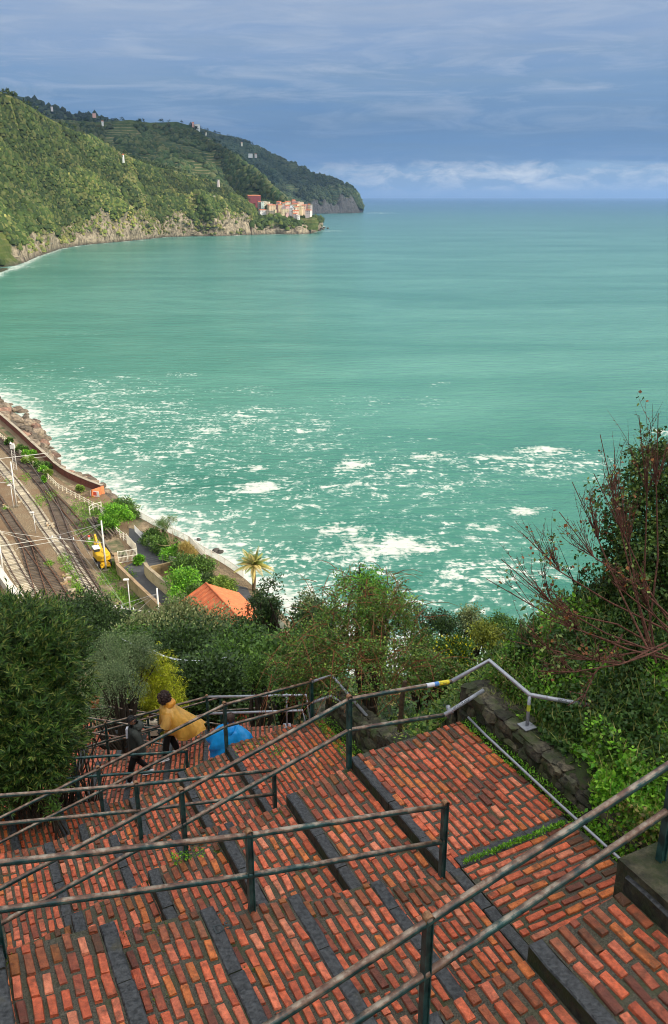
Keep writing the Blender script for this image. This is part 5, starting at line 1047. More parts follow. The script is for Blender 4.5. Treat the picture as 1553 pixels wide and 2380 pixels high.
# ================================================================ the far coast
def zoomed(pts, sx=.5612, oy=174.3): return [(x * sx, oy + y * sx) for x, y in pts]
def hill_mat(name, g1, g2, g3, rockc, rockd, rock_h, terr=0.0, brown=.35):
    m, nt, b, o = nt_new(name); h = N(nt); v = h.coord('Position'); ps = h.n('ShaderNodeSeparateXYZ'); h.l(v, ps.inputs[0]); z = ps.outputs[2]
    f1 = h.noise(v, .09, 7, .65); f2 = h.noise(v, .012, 5, .6); f3 = h.noise(v, .035, 6, .6)
    c = h.mix(h.ramp(f1, [(.38, 0.), (.62, 1.)]), g1, g2); c = h.mix(h.ramp(f2, [(.45, 0.), (.65, .8)]), c, g3)
    c = h.mix(h.ramp(f3, [(.60, 0.), (.72, brown)]), c, (.19, .15, .08))
    if terr:      # narrow dry-stone terraces following the contour
        wv = h.math('FRACT', h.math('ADD', h.math('MULTIPLY', z, .16), h.math('MULTIPLY', f2, 2.2)))
        tm = h.math('MULTIPLY', h.ramp(wv, [(.0, 1.), (.22, 0.), (.9, 0.), (1., 1.)]), h.ramp(h.noise(v, .006, 3), [(.42, 0.), (.56, terr)])); c = h.mix(tm, c, (.24, .20, .11))
    g = h.n('ShaderNodeNewGeometry'); sn = h.n('ShaderNodeSeparateXYZ'); h.l(g.outputs['True Normal'], sn.inputs[0])
    at = h.n('ShaderNodeAttribute', attribute_name='tint'); sr = h.n('ShaderNodeSeparateColor'); h.l(at.outputs['Color'], sr.inputs[0])
    rk = h.math('MULTIPLY', h.math('SUBTRACT', h.math('ADD', sr.outputs[0], h.math('MULTIPLY', f3, .7)), .78), 6., clamp=True)
    vs = h.coord('Position', (1, 1, .7), (.5, .3, 0)); r1 = h.noise(vs, .13, 8, .72, 1.2)
    rc = h.mix(h.ramp(r1, [(.36, 0.), (.6, 1.)]), rockd, rockc); c = h.mix(rk, c, rc)
    base = h.math('MULTIPLY', h.math('SUBTRACT', 1.0, h.math('DIVIDE', z, 5.0), clamp=True), .75); c = h.mix(base, c, (.05, .045, .04))
    h.l(c, b.inputs['Base Color']); b.inputs['Roughness'].default_value = .95; b.inputs['Specular IOR Level'].default_value = .15
    h.bump(h.math('ADD', f1, h.math('MULTIPLY', r1, rk)), 1, 5.0, b); return m
hill_mat('hill_near', (.03, .055, .014), (.07, .10, .025), (.12, .13, .035), (.46, .38, .27), (.07, .06, .045), 30, .7, .6)
hill_mat('hill_mid', (.018, .038, .016), (.045, .072, .026), (.06, .085, .03), (.30, .27, .20), (.07, .065, .05), 20, .9, .5)
hill_mat('hill_far', (.016, .034, .022), (.035, .06, .030), (.045, .07, .035), (.10, .10, .105), (.035, .04, .04), 60, .5, .3)
def hill(name, mat, shore, ridge, n=260, m=90, cliff=.1, cliff_z=22, rock=None, rough=8, seed=1, back=160, belly=0.0, gully=10, gw=190):
    """shore: level points on the sea (x,y world); ridge: world crest; a real slope between, with gullies, and a far side"""
    S = resample(shore, n); Rr = resample(ridge, n); G = np.zeros((m, n, 3)); T = np.zeros((m, n, 3)); t = np.linspace(0, 1.35, m); s = np.linspace(0, 1, n)
    along = np.concatenate([[0], np.cumsum(np.linalg.norm(np.diff(S[:, :2], axis=0), axis=1))])
    cz = cliff_z * (.12 + 1.75 * fbm(along / 70, along * 0, 4, seed + 5) ** 1.5) if cliff_z else np.zeros(n); rk = np.interp(s, np.linspace(0, 1, len(rock)), rock) if rock else np.ones(n)
    cz = cz * (.3 + .7 * rk)
    for i, tt in enumerate(t):
        k = min(tt, 1.0); xy = S[:, :2] * (1 - k) + Rr[:, :2] * k
        top = Rr[:, 2]; cc = np.minimum(cz, top * .6); 
        if tt <= cliff: z = cc * (tt / cliff) ** .8; xy = S[:, :2] + (Rr[:, :2] - S[:, :2]) * (tt / cliff) * cliff * .45
        else:
            q = (k - cliff) / (1 - cliff); kk = cliff * .45 + (1 - cliff * .45) * q; xy = S[:, :2] * (1 - kk) + Rr[:, :2] * kk
            z = cc + (top - cc) * (q + belly * np.sin(q * PI))
        if tt > 1:
            dv = Rr[:, :2] - S[:, :2]; dv = dv / np.linalg.norm(dv, axis=1)[:, None]; xy = Rr[:, :2] + dv * back * (tt - 1) / .35; z = top * (1 - .75 * ((tt - 1) / .35) ** 1.2)
        w = np.sin(min(tt, 1) * PI) ** .5 if tt < 1 else 0
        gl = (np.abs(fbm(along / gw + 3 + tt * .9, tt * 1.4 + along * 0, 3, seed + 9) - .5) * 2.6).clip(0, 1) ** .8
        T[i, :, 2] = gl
        z = z + w * (-(1 - gl) * gully + gully * .45) + (fbm(xy[:, 0] / 22, xy[:, 1] / 22, 4, seed) - .5) * rough * (w * .9 + .12)
        if tt <= cliff + .03:
            j = (fbm(along / 16, tt * 30 + along * 0, 4, seed + 2) - .5) * 16 * np.sin(min(1, tt / cliff) * PI); dv = Rr[:, :2] - S[:, :2]; dv = dv / np.linalg.norm(dv, axis=1)[:, None]; xy = xy + dv * j[:, None]
        G[i, :, :2] = xy; G[i, :, 2] = z - (3 if tt == 0 else 0)
        lv = np.clip(1.15 - (z - cc * .15) / (cc * 1.25 + 5) * .9, 0, 1) if tt < .6 else 0 * z
        T[i, :, 0] = lv * rk * (.55 + .75 * fbm(along / 28, tt * 14 + along * 0, 3, seed + 4)); T[i, :, 1] = min(tt, 1)
    mb = MB(); mb.grid(G, 0, T); obj(name, mb, mat, kind='structure', smooth=True); return G, T
ICO = None
def crowns(name, label, G, T, n, size, pal, dens=None, mat='leaf_far', seed=3, imax=1.0, maxrock=.55):
    """the wood on a far slope, thousands of small uneven crowns"""
    rng = np.random.default_rng(seed); m, w = G.shape[:2]; mi = int(m * imax / 1.35) - 1; fi = rng.uniform(1, mi, n * 3); fj = rng.uniform(0, w - 1.001, n * 3); i = fi.astype(int); j = fj.astype(int); a = (fi - i)[:, None]; b = (fj - j)[:, None]
    P = (G[i, j] * (1 - a) + G[i + 1, j] * a) * (1 - b) + (G[i, j + 1] * (1 - a) + G[i + 1, j + 1] * a) * b
    tn = T[i, j, 0]; keep = (tn < maxrock) & (P[:, 2] > 3) & (fbm(P[:, 0] / 45, P[:, 1] / 45, 3, seed) > (.40 if dens is None else dens)); P = P[keep][:n]; n = len(P)
    V0 = np.array([(0, 0, 1.0)] + [(math.cos(q) * .8, math.sin(q) * .8, .45) for q in np.arange(5) * 2 * PI / 5] + [(math.cos(q + .6), math.sin(q + .6), -.3) for q in np.arange(5) * 2 * PI / 5]); F0 = [(0, 1 + k, 1 + (k + 1) % 5) for k in range(5)] ; F1 = [(1 + k, 6 + k, 1 + (k + 1) % 5) for k in range(5)] + [(1 + (k + 1) % 5, 6 + k, 6 + (k + 1) % 5) for k in range(5)]
    Fs = np.array(F0 + F1); sz = size * rng.uniform(.5, 1.5, n) * rng.uniform(.7, 1.2, n); V = V0[None] * (1 + rng.normal(0, .22, (n, 11, 1))) * sz[:, None, None]; V[:, :, 2] *= rng.uniform(.7, 1.2, (n, 1)); V = V + P[:, None, :] + np.array([0, 0, .1]) * size
    C = np.array(pal)[rng.integers(0, len(pal), n)] * rng.uniform(.85, 1.15, (n, 1)) * (.35 + 1.3 * fbm(P[:, 0] / 90, P[:, 1] / 90, 4, 5))[:, None]; gv = T[i, j, 2][keep][:n]; C = C * (.60 + .75 * gv ** .7)[:, None] * (1 + (np.array([.55, .25, .1]) * np.clip(gv - .45, 0, 1)[:, None])); C = np.repeat(C, 11, 0) * rng.uniform(.85, 1.15, (n * 11, 1))  # gully crowns tinted darker to paint in the hidden gully shading, ridges browner
    q = (Fs[None] + (np.arange(n) * 11)[:, None, None]).reshape(-1, 3); mb = MB(); mb.add(V.reshape(-1, 3), [q], 0, C); return obj(name, mb, mat, label=label, kind='stuff', loc=P[0], smooth=True)
GR1 = [(.032, .058, .014), (.045, .075, .018), (.066, .095, .022), (.026, .046, .013), (.10, .115, .036)]
# near hill
sh = [(-420, 430), (-360, 620)] + [tuple(atz(x, y, 0)[:2]) for x, y in zoomed([(0, 820), (60, 800), (150, 755), (250, 720), (340, 705), (450, 695), (560, 685), (680, 672), (800, 668), (900, 668), (1040, 662), (1062, 655)])]
rg = [(-900, 560, 330), (-800, 820, 320)] + [tuple(aty(x, y, Y)) for (x, y), Y in zip(zoomed([(-60, 30), (0, 62), (70, 90), (190, 165), (330, 240), (450, 290), (600, 365), (750, 400), (870, 430), (950, 470), (1020, 510), (1062, 560)]), [1120, 1150, 1200, 1290, 1380, 1450, 1560, 1660, 1700, 1720, 1720, 1700])]
G1, T1 = hill('near_hill', 'hill_near', sh, rg, 420, 120, .11, 44, [.1, .12, .25, .5, .9, 1, 1, .8, 1, 1], 8, 3, 200, .06, 58)
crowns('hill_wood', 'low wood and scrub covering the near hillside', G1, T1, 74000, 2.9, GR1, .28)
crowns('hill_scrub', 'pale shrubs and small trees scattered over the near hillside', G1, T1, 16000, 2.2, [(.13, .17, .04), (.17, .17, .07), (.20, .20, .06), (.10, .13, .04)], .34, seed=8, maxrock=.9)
# middle hill with terraces
sh = [aty(x, y, Y)[:2] for x, y, Y in [(60, 470, 1500), (240, 470, 1600), (440, 480, 1750), (560, 500, 1800), (600, 512, 1780), (668, 520, 1760)]]
rg = [tuple(aty(x, y, Y)) for (x, y), Y in zip([(40, 262), (123, 277), (236, 284), (303, 278), (348, 285), (412, 283), (443, 292), (477, 315), (522, 343), (567, 376), (612, 416), (664, 470)], [2150, 2150, 2150, 2150, 2200, 2200, 2200, 2150, 2080, 2000, 1920, 1800])]
G2, T2 = hill('middle_hill', 'hill_mid', sh, rg, 320, 90, .04, 4, [.1, .1, .1, .2], 9, 13, 500, .0, 60, 230)
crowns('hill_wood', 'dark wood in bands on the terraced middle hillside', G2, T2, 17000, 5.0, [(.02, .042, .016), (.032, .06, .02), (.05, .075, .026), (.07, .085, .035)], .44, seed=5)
# far headland
sh = [atz(x, y, 0)[:2] for x, y in [(560, 497), (640, 497), (700, 497), (760, 496.4), (800, 495.8), (825, 495.4), (843, 494.2)]]
rg = [tuple(aty(x, y, Y)) for x, y, Y in [(440, 288, 4300), (466, 295, 4250), (505, 309, 4250), (550, 320, 4250), (589, 337, 4200), (623, 357, 4200), (679, 385, 4180), (710, 402, 4150), (758, 421, 4120), (803, 441, 4080), (822, 458, 4050), (843, 488, 3980)]]
G3, T3 = hill('far_headland', 'hill_far', sh, rg, 260, 70, .12, 60, [.5, .6, .8, 1, 1, .8], 16, 23, 900, .05, 110, 420)
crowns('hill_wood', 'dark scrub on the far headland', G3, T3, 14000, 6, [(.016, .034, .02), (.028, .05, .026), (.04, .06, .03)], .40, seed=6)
# distant ridge at the far left
sh = [aty(x, 420, 2500)[:2] for x in (-60, 60, 160, 300)]
rg = [tuple(aty(x, y, 3300)) for x, y in [(-60, 205), (20, 214), (53, 224), (79, 226), (100, 238), (129, 248), (163, 261), (200, 264), (230, 268), (269, 279), (330, 296)]]
G4, T4 = hill('distant_ridge', 'hill_far', sh, rg, 120, 50, .03, 3, [0, 0], 16, 33, 900, .0, 30)
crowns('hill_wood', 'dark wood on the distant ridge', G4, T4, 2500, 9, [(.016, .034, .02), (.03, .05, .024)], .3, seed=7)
# the village rock
sh = [atz(x, y, 0)[:2] for x, y in [(560, 541), (585, 546), (610, 545), (640, 544.5), (670, 545), (700, 544.5), (722, 543), (738, 538), (747, 531), (752, 522)]]
rg = [tuple(aty(x, y, Y)) for x, y, Y in [(566, 492, 1760), (590, 499, 1750), (615, 503, 1745), (645, 505, 1740), (672, 507, 1730), (695, 507, 1725), (715, 506, 1720), (727, 503, 1715), (735, 508, 1712), (741, 516, 1706)]]
G5, T5 = hill('village_rock', 'hill_near', sh, rg, 160, 60, .22, 24, [1, .8, 1, 1, 1, 1], 5, 43, 60, .12, 6)
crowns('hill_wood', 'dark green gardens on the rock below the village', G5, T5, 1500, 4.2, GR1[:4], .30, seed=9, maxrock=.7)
for (x, y, s) in ((754, 530, 3.5), (762, 531, 3), (748, 533, 5), (742, 536, 4)): boulder(atz(x, y, .5), s, 50 + x, (.45, .42, .4), 'dark rock standing in the sea off the point below the village', 'dark rocks off the point below the village')
# --- the village, house by house
def vq(x, y): return (552.0 + x * .1496, 430 + y * .1496)
HS = [ # x0, x1, ytop, ybase, depth(Y), colour, roof?
 (150, 345, 168, 268, 1790, 'crimson', 1, 'long crimson-red block standing alone at the upper left of the village'),
 (318, 366, 262, 352, 1752, 'stone', 0, 'narrow grey-brown stone house at the left end of the village'), (366, 408, 258, 372, 1745, 'mint', 0, 'tall mint-green house at the left end of the village'), (404, 452, 255, 375, 1748, 'cream', 0, 'cream house right of the mint-green one'), (448, 495, 262, 322, 1755, 'cream', 0, 'pale yellow house behind the dark cypress'), (486, 545, 292, 350, 1745, 'white', 0, 'whitish house behind the row with the red roof'),
 (470, 580, 315, 398, 1735, 'ochre', 1, 'long ochre house with a red roof beside the cypress'), (335, 438, 392, 418, 1722, 'white', 0, 'low white wall-like building at the left foot of the village'), (455, 575, 402, 462, 1718, 'tan', 0, 'tan house on stilts below the cypress'),
 (588, 632, 300, 378, 1742, 'brick', 0, 'dark rose house in the left middle'), (615, 672, 262, 318, 1762, 'red', 1, 'red-roofed brick-coloured house above the left middle'), (630, 684, 312, 372, 1738, 'ochre', 0, 'narrow ochre house in the left middle'), (680, 758, 310, 366, 1742, 'pinkwhite', 0, 'broad pinkish-white house in the middle of the village'), (700, 745, 282, 315, 1765, 'cream', 0, 'small cream house on the upper middle edge'), (745, 822, 262, 318, 1768, 'cream', 0, 'cream house just left of the red tower house'),
 (740, 812, 322, 372, 1736, 'rose', 1, 'rose house with a red roof at the village centre'), (680, 790, 372, 462, 1722, 'yellow', 0, 'wide pale yellow house with many windows low in the village'), (808, 860, 318, 372, 1738, 'blue', 0, 'bluish-grey house at the village centre'), (845, 895, 240, 290, 1772, 'salmon', 1, 'salmon-red tower house at the highest point of the village'), (890, 960, 258, 325, 1765, 'rose', 0, 'rose-coloured house right of the tower house'),
 (852, 948, 300, 362, 1745, 'yellow', 0, 'yellow house below the salmon tower house'), (940, 1025, 265, 330, 1762, 'peach', 0, 'large peach house at the upper right of the village'), (812, 880, 358, 432, 1724, 'white', 0, 'bright white house at the lower centre'), (888, 946, 345, 400, 1726, 'cream', 0, 'cream house right of the bright white one'), (945, 1010, 325, 388, 1735, 'yellow', 0, 'yellow house in the right middle'), (1000, 1062, 318, 390, 1738, 'peach', 0, 'peach house in the right middle'),
 (1045, 1105, 298, 392, 1745, 'pink', 0, 'tall pink house near the right end'), (1098, 1130, 305, 392, 1742, 'yellow', 0, 'slim yellow house near the right end'), (1128, 1160, 308, 398, 1738, 'pinkwhite', 0, 'pale pink house closing the right end of the village'), (1066, 1146, 395, 452, 1716, 'pinkwhite', 1, 'pinkish house with a rust roof alone below the right end'), (860, 948, 402, 470, 1714, 'peach', 1, 'peach house with a rust roof at the lower centre'), (925, 965, 470, 538, 1700, 'white', 0, 'lowest white house on the rock'), (870, 925, 450, 510, 1706, 'pinkwhite', 0, 'pale house stepping down towards the sea'), (745, 790, 430, 480, 1710, 'rose', 0, 'small rose house below the wide yellow one'), (570, 610, 478, 505, 1700, 'tan', 0, 'tiny tan hut among the trees below the village'), (575, 600, 385, 455, 1716, 'yellow', 0, 'slim yellow house beside the stilted tan one')]
HC = dict(crimson=(.30, .07, .08), stone=(.25, .20, .18), mint=(.42, .56, .50), cream=(.72, .62, .42), white=(.78, .76, .72), ochre=(.62, .43, .20), tan=(.50, .38, .24), brick=(.48, .20, .16), red=(.55, .22, .15), pinkwhite=(.72, .58, .54), rose=(.60, .30, .26), yellow=(.70, .56, .28), blue=(.50, .58, .66), salmon=(.66, .26, .18), peach=(.76, .52, .34), pink=(.72, .42, .38))
def vhouse(x0, x1, yt, yb, Y, c, roofed, lb, q=vq, group='houses of the cliff village', cat='house', name='village_house'):
    a = aty(*q(x0, yb), Y); b = aty(*q(x1, yb), Y); tp = aty(*q(x0, yt), Y); w = b[0] - a[0]; h = tp[2] - a[2]; dp = w * .8 + 2; cx = (a[0] + b[0]) / 2; cy = Y + dp / 2; z0 = a[2] - 10
    t = thing(name, (cx, cy, a[2]), lb, cat, group); mb = MB(); mb.box((cx, cy, (z0 + tp[2]) / 2), (w, dp, tp[2] - z0), tint=(np.array(HC[c]) * .75 + .16 * (c != 'crimson')) * random.uniform(.92, 1.08)); obj('wall', mb, 'paint', t)
    mb = MB(); o = .35
    if roofed or random.random() < .35:
        V = [(cx - w / 2 - o, cy - dp / 2 - o, tp[2] + .02), (cx + w / 2 + o, cy - dp / 2 - o, tp[2] + .02), (cx + w / 2 + o, cy + dp / 2 + o, tp[2] + .02), (cx - w / 2 - o, cy + dp / 2 + o, tp[2] + .02), (cx - w / 2 - o, cy, tp[2] + 1.7), (cx + w / 2 + o, cy, tp[2] + 1.7)]
        mb.add(V, [(3, 2, 1, 0), (0, 1, 5, 4), (2, 3, 4, 5), (0, 4, 3), (1, 2, 5)], 0, (.7, .75, .8)); obj('roof', mb, 'roof_tile', t)
    else: mb.box((cx, cy, tp[2] + .22), (w + .5, dp + .5, .4), tint=(.46, .38, .33)); obj('roof', mb, 'paint', t)
    nf = max(1, int(h / 3.0)); nc = max(1, int(w / 2.7)); mb = MB(); gl = w / nc
    for i in range(nc):
        for j in range(nf):
            if random.random() < .12: continue
            mb = MB(); mb.box((a[0] + gl * (i + .5), Y - .03, tp[2] - 1.7 - j * (h / nf)), (.95, .16, 1.5), tint=random.choice([(.05, .06, .05), (.07, .12, .08), (.05, .05, .06), (.12, .10, .08)])); obj('window', mb, 'paint', t)
    t.rotation_euler = (0, 0, random.uniform(-.4, .4) if c != 'crimson' else .25)
for a in HS: vhouse(*a)
c = aty(*vq(446, 405), 1712); t = thing('cypress', c, 'dark cypress standing between cream houses in the cliff village', 'tree'); mb = MB(); C, D = blob_clumps(c + [0, 0, 6], (1.8, 1.8, 7), 60, .2); foliage(mb, C, D, 1.0, 14, 1.0, .6, PAL['dark']); obj('crown', mb, 'leaf', t); mb = MB(); mb.tube([c - [0, 0, 3], c + [0, 0, 3]], [.3, .2], 6); obj('trunk', mb, 'bark', t)
idq = lambda x, y: (x, y)
# tiny farms and the sanctuary on the ridges
FA = [(446, 451, 285, 292, 2195, 'salmon', 1, 'rust-coloured bell tower of the white sanctuary on the middle ridge'), (451, 463, 288.5, 292.5, 2190, 'white', 0, 'white sanctuary on the middle ridge'), (236, 240, 282, 285, 2140, 'white', 0, 'tiny white farmhouse on the crest, far to the left'), (460, 464, 299, 301.5, 4100, 'white', 0, 'tiny white farmhouse high on the headland'), (477, 480, 307, 309, 4100, 'cream', 0, 'tiny cream farmhouse under the sanctuary'), (560, 564, 331, 334, 4050, 'cream', 0, 'tiny farmhouse on the headland terraces'), (578, 586, 357, 361, 4020, 'white', 0, 'small white farm group in the middle of the headland'), (592, 597, 358, 361, 4020, 'pinkwhite', 0, 'small pinkish farmhouse in the middle of the headland'), (600, 606, 343, 347, 4150, 'white', 0, 'white farmhouse on the headland crest'), (118, 122, 248, 251, 3150, 'pinkwhite', 0, 'tiny pale house on the distant left ridge'), (214, 222, 263, 266, 3180, 'salmon', 0, 'small reddish house row on the distant ridge'), (505, 509, 418, 421, 1660, 'pinkwhite', 0, 'small pinkish hut on the crest above the village'), (496, 500, 455, 457, 1590, 'cream', 0, 'tiny cream hut on the terraces of the near hill'), (284, 287, 360, 362, 1420, 'white', 0, 'tiny white hut on the crest of the near hill')]
for a in FA: vhouse(*a, q=idq, group='scattered houses on the far hills')
# crest trees on the ridges
def crest():
    for nm, (G, n, s, pal) in {'a': (G2, 90, 4.5, [(.02, .045, .02), (.03, .06, .022)]), 'b': (G3, 60, 6, [(.018, .036, .02)]), 'c': (G1, 160, 4.2, GR1)}.items():
        m = G.shape[0]; i = int(round((m - 1) / 1.35)); k = RNG.integers(2, G.shape[1] - 2, n); P = G[i, k] + RNG.normal(0, 3, (n, 3)) * [1, 1, .2]
        mb = MB(); C = np.repeat(P, 5, 0) + RNG.normal(0, 1, (n * 5, 3)) * s * [.45, .45, .3] + [0, 0, s * .6]; foliage(mb, C, rdir(len(C)), s * .42, 9, s * .5, s * .3, pal); obj('crest_trees', mb, 'leaf_far', loc=P[0], label={'a': 'small dark trees standing along the crest of the terraced hill', 'b': 'tiny dark trees along the crest of the far headland', 'c': 'small trees and shrubs along the crest of the near hill'}[nm], kind='stuff')
crest()
# ================================================================ unseen clouds added to keep the stairs and the far hills out of the sun
def unseen_cloud(name, label, c, r, seed, poly=None):
    n, m = 40, 80; th = np.linspace(.01, PI - .01, n); ph = np.linspace(0, 2 * PI, m + 1)[:-1]; Tt, Pp = np.meshgrid(th, ph, indexing='ij'); D = np.stack([np.sin(Tt) * np.cos(Pp), np.sin(Tt) * np.sin(Pp), np.cos(Tt)], -1)
    q = 1 + .35 * (fbm(D[..., 0] * 2.4 + 9, D[..., 1] * 2.4 + D[..., 2] * 2, 4, seed) - .5) * 2; V = D * q[..., None] * np.array(r) + np.array(c); mb = MB(); mb.grid(V, 0, (.95, .95, .97), closed=True)
    return obj(name, mb, 'unseen_cloud', loc=c, label=label, kind='stuff', smooth=True)
mk('unseen_cloud', (.8, .8, .82), (.9, .9, .92), .01, 1.0, spec=0)
def shade_cloud(px, py, pz, half, alt, seed, label):
    el, az = math.radians(30), math.radians(108); d = np.array([math.sin(az) * math.cos(el), math.cos(az) * math.cos(el), math.sin(el)]); s = (alt - pz) / d[2]; c = np.array([px, py, pz]) + d * s; return unseen_cloud('unseen_cloud', label, c, half, seed)
shade_cloud(2, -14, 52, (170, 54, 20), 520, 3, 'low grey cloudbank added out of view to shade the stairs')
shade_cloud(-1300, 2800, 150, (1300, 950, 150), 2600, 5, 'broad grey cloudbank added out of view to shade the terraced hill')
shade_cloud(-950, 4400, 150, (1250, 640, 150), 2700, 8, 'grey cloudbank added out of view to shade the far headland')
# ================================================================ people
def body(name, joints, edges, rad, tint, mat, parent, sub=2, root=0):
    me = bpy.data.meshes.new(name); o = WL[parent.name]; me.from_pydata([tuple(np.array(j) - o) for j in joints], edges, []); ob = bpy.data.objects.new(name, me); link(ob, parent); WL[ob.name] = o
    md = ob.modifiers.new('skin', 'SKIN'); md.use_smooth_shade = True
    for i, v in enumerate(me.skin_vertices[0].data): v.radius = (rad[i],) * 2 if np.isscalar(rad[i]) else rad[i]; v.use_root = i == root
    s = ob.modifiers.new('smooth', 'SUBSURF'); s.levels = sub; s.render_levels = sub
    me.materials.append(MATS[mat]); a = me.color_attributes.new('tint', 'FLOAT_COLOR', 'POINT')
    for i in range(len(me.vertices)): a.data[i].color = (*tint, 1)
    return ob
def head(parent, c, yaw, pitch, s=1.0, skin=(1, 1, 1)):
    """c: centre of the skull; a shaped head with brow, nose, lips, chin and ears"""
    n, m = 22, 32; th = np.linspace(.001, PI - .001, n); ph = np.linspace(0, 2 * PI, m + 1)[:-1]; T, Pp = np.meshgrid(th, ph, indexing='ij'); D = np.stack([np.sin(T) * np.cos(Pp), np.sin(T) * np.sin(Pp), np.cos(T)], -1)
    x, y, z = D[..., 0], D[..., 1], D[..., 2]; V = D * np.array([.098, .077, .118]); low = np.clip(-z, 0, 1); V[..., 1] *= 1 - .28 * low ** 1.2; V[..., 0] = np.where(x > 0, V[..., 0] * (1 - .05 * low), V[..., 0] * (1 - .30 * low)); V[..., 0] += low * .022
    def bumpy(az_, zz, wy, wz, a): return a * np.exp(-((y - az_) / wy) ** 2 - ((z - zz) / wz) ** 2) * (x > 0)
    V[..., 0] += bumpy(0, -.18, .10, .16, .022) + bumpy(0, .02, .08, .2, .008) - bumpy(.33, .05, .16, .12, .008) - bumpy(-.33, .05, .16, .12, .008) + bumpy(0, -.50, .2, .05, .008) + bumpy(0, -.62, .16, .05, .007) - bumpy(0, -.56, .2, .025, .005) + bumpy(0, -.86, .25, .14, .010)
    cy, sy, cp_, sp_ = math.cos(yaw), math.sin(yaw), math.cos(pitch), math.sin(pitch); Rm = np.array([[cy, -sy, 0], [sy, cy, 0], [0, 0, 1]]) @ np.array([[cp_, 0, sp_], [0, 1, 0], [-sp_, 0, cp_]])
    W = lambda A: (np.asarray(A) * s) @ Rm.T + np.array(c)
    mb = MB(); mb.grid(W(V), 0, np.array(skin), closed=True); h = obj('head', mb, 'skin', parent, smooth=True)
    for sg in (-1, 1):
        mb = MB(); mb.tube(W([(-.004, sg * .074, .018), (-.008, sg * .086, .012), (-.006, sg * .084, -.012), (.0, sg * .074, -.026)]), [.010, .016, .014, .008], 8, tint=skin); obj('ear', mb, 'skin', h, smooth=True)
        mb = MB(); mb.tube(W([(.080, sg * .030, .004), (.0865, sg * .030, .004)]), [.010, .006], 8, tint=(.9, .9, .9)); mb.tube(W([(.084, sg * .030, .004), (.089, sg * .030, .004)]), [.005, .003], 8, tint=(.04, .03, .02)); obj('eye', mb, 'paint', h)
        mb = MB(); mb.tube(W([(.090, sg * .014, .026), (.088, sg * .032, .031), (.078, sg * .050, .024)]), .004, 5, tint=(.03, .02, .02)); obj('eyebrow', mb, 'hair', h)
    mb = MB(); mb.tube(W([(.078, .026, -.060), (.096, .0, -.060), (.078, -.026, -.060)]), [.003, .006, .003], 6, tint=(1.0, .62, .6)); obj('mouth', mb, 'skin', h)
    return h, W
def hand(parent, w, d, side, curl=.5, skin=(1, 1, 1)):
    """w wrist, d direction of the palm, side: direction of the thumb"""
    d = np.array(d, float); d /= np.linalg.norm(d); sd_ = np.array(side, float); sd_ -= d * (sd_ @ d); sd_ /= np.linalg.norm(sd_); nn = np.cross(d, sd_); J = [np.array(w), np.array(w) + d * .05]; E = [(0, 1)]; Rr = [(.024, .017), (.030, .015)]
    for k, (o, L) in enumerate(((.028, .068), (.010, .078), (-.010, .072), (-.028, .056))):
        b = np.array(w) + d * .088 + sd_ * o; i = len(J); J.append(b); E.append((1, i)); Rr.append(.010); dd = d.copy(); p = b
        for q in range(3): dd = dd * math.cos(curl * .6) + nn * math.sin(curl * .6); dd /= np.linalg.norm(dd); p = p + dd * L / 3; J.append(p); E.append((len(J) - 2, len(J) - 1)); Rr.append(.0088 - .001 * q)
    i = len(J); p = np.array(w) + d * .035 + sd_ * .036; J.append(p); E.append((1, i)); Rr.append(.012); p = p + (d * .7 + sd_ * .6) * .03; J.append(p); E.append((i, i + 1)); Rr.append(.010); J.append(p + (d + nn * .4) * .025); E.append((i + 1, i + 2)); Rr.append(.008)
    return body('hand', J, E, Rr, skin, 'skin', parent, 1)
def shell(rings, tint, thick=0, n=40, seed=0, fold=0, nf=9, tints=None):
    """a garment: closed rings (centre, rx, ry, yaw) from top to bottom with folds"""
    G = []; a = np.linspace(0, 2 * PI, n + 1)[:-1]
    for i, (c, rx, ry, yaw, fo) in enumerate(rings):
        f = 1 + fo * (np.sin(a * nf + seed + i * .25) * .6 + np.sin(a * (nf * .5 + 2) + seed * 2 + i * .4) * .5 + RNG.normal(0, .12, n)); X = rx * np.cos(a) * f; Y = ry * np.sin(a) * f
        G.append(np.stack([c[0] + X * math.cos(yaw) - Y * math.sin(yaw), c[1] + X * math.sin(yaw) + Y * math.cos(yaw), c[2] + 0 * X + fo * .12 * np.sin(a * 3 + seed)], -1))
    return np.array(G)
def smooth_rings(r, k=4):
    out = []
    for i in range(len(r) - 1):
        for t in np.linspace(0, 1, k, endpoint=False):
            a, b = r[i], r[i + 1]; out.append(tuple([tuple(np.array(a[0]) * (1 - t) + np.array(b[0]) * t)] + [a[j] * (1 - t) + b[j] * t for j in range(1, 5)]))
    return out + [r[-1]]
def curls(mb, C, r, n, L, tint):
    for k in range(n):
        d = rdir(1)[0]; p = np.array(C) + d * np.array(r); q = RNG.uniform(0, 6); P = [p + d * .01 * j + np.array([math.cos(q + j * 1.5), math.sin(q + j * 1.5), -.5]) * L * .16 * j ** .6 for j in range(4)]; mb.tube(P, [.011, .010, .008, .004], 5, tint=np.array(tint) * RNG.uniform(.6, 1.7), cap=False)
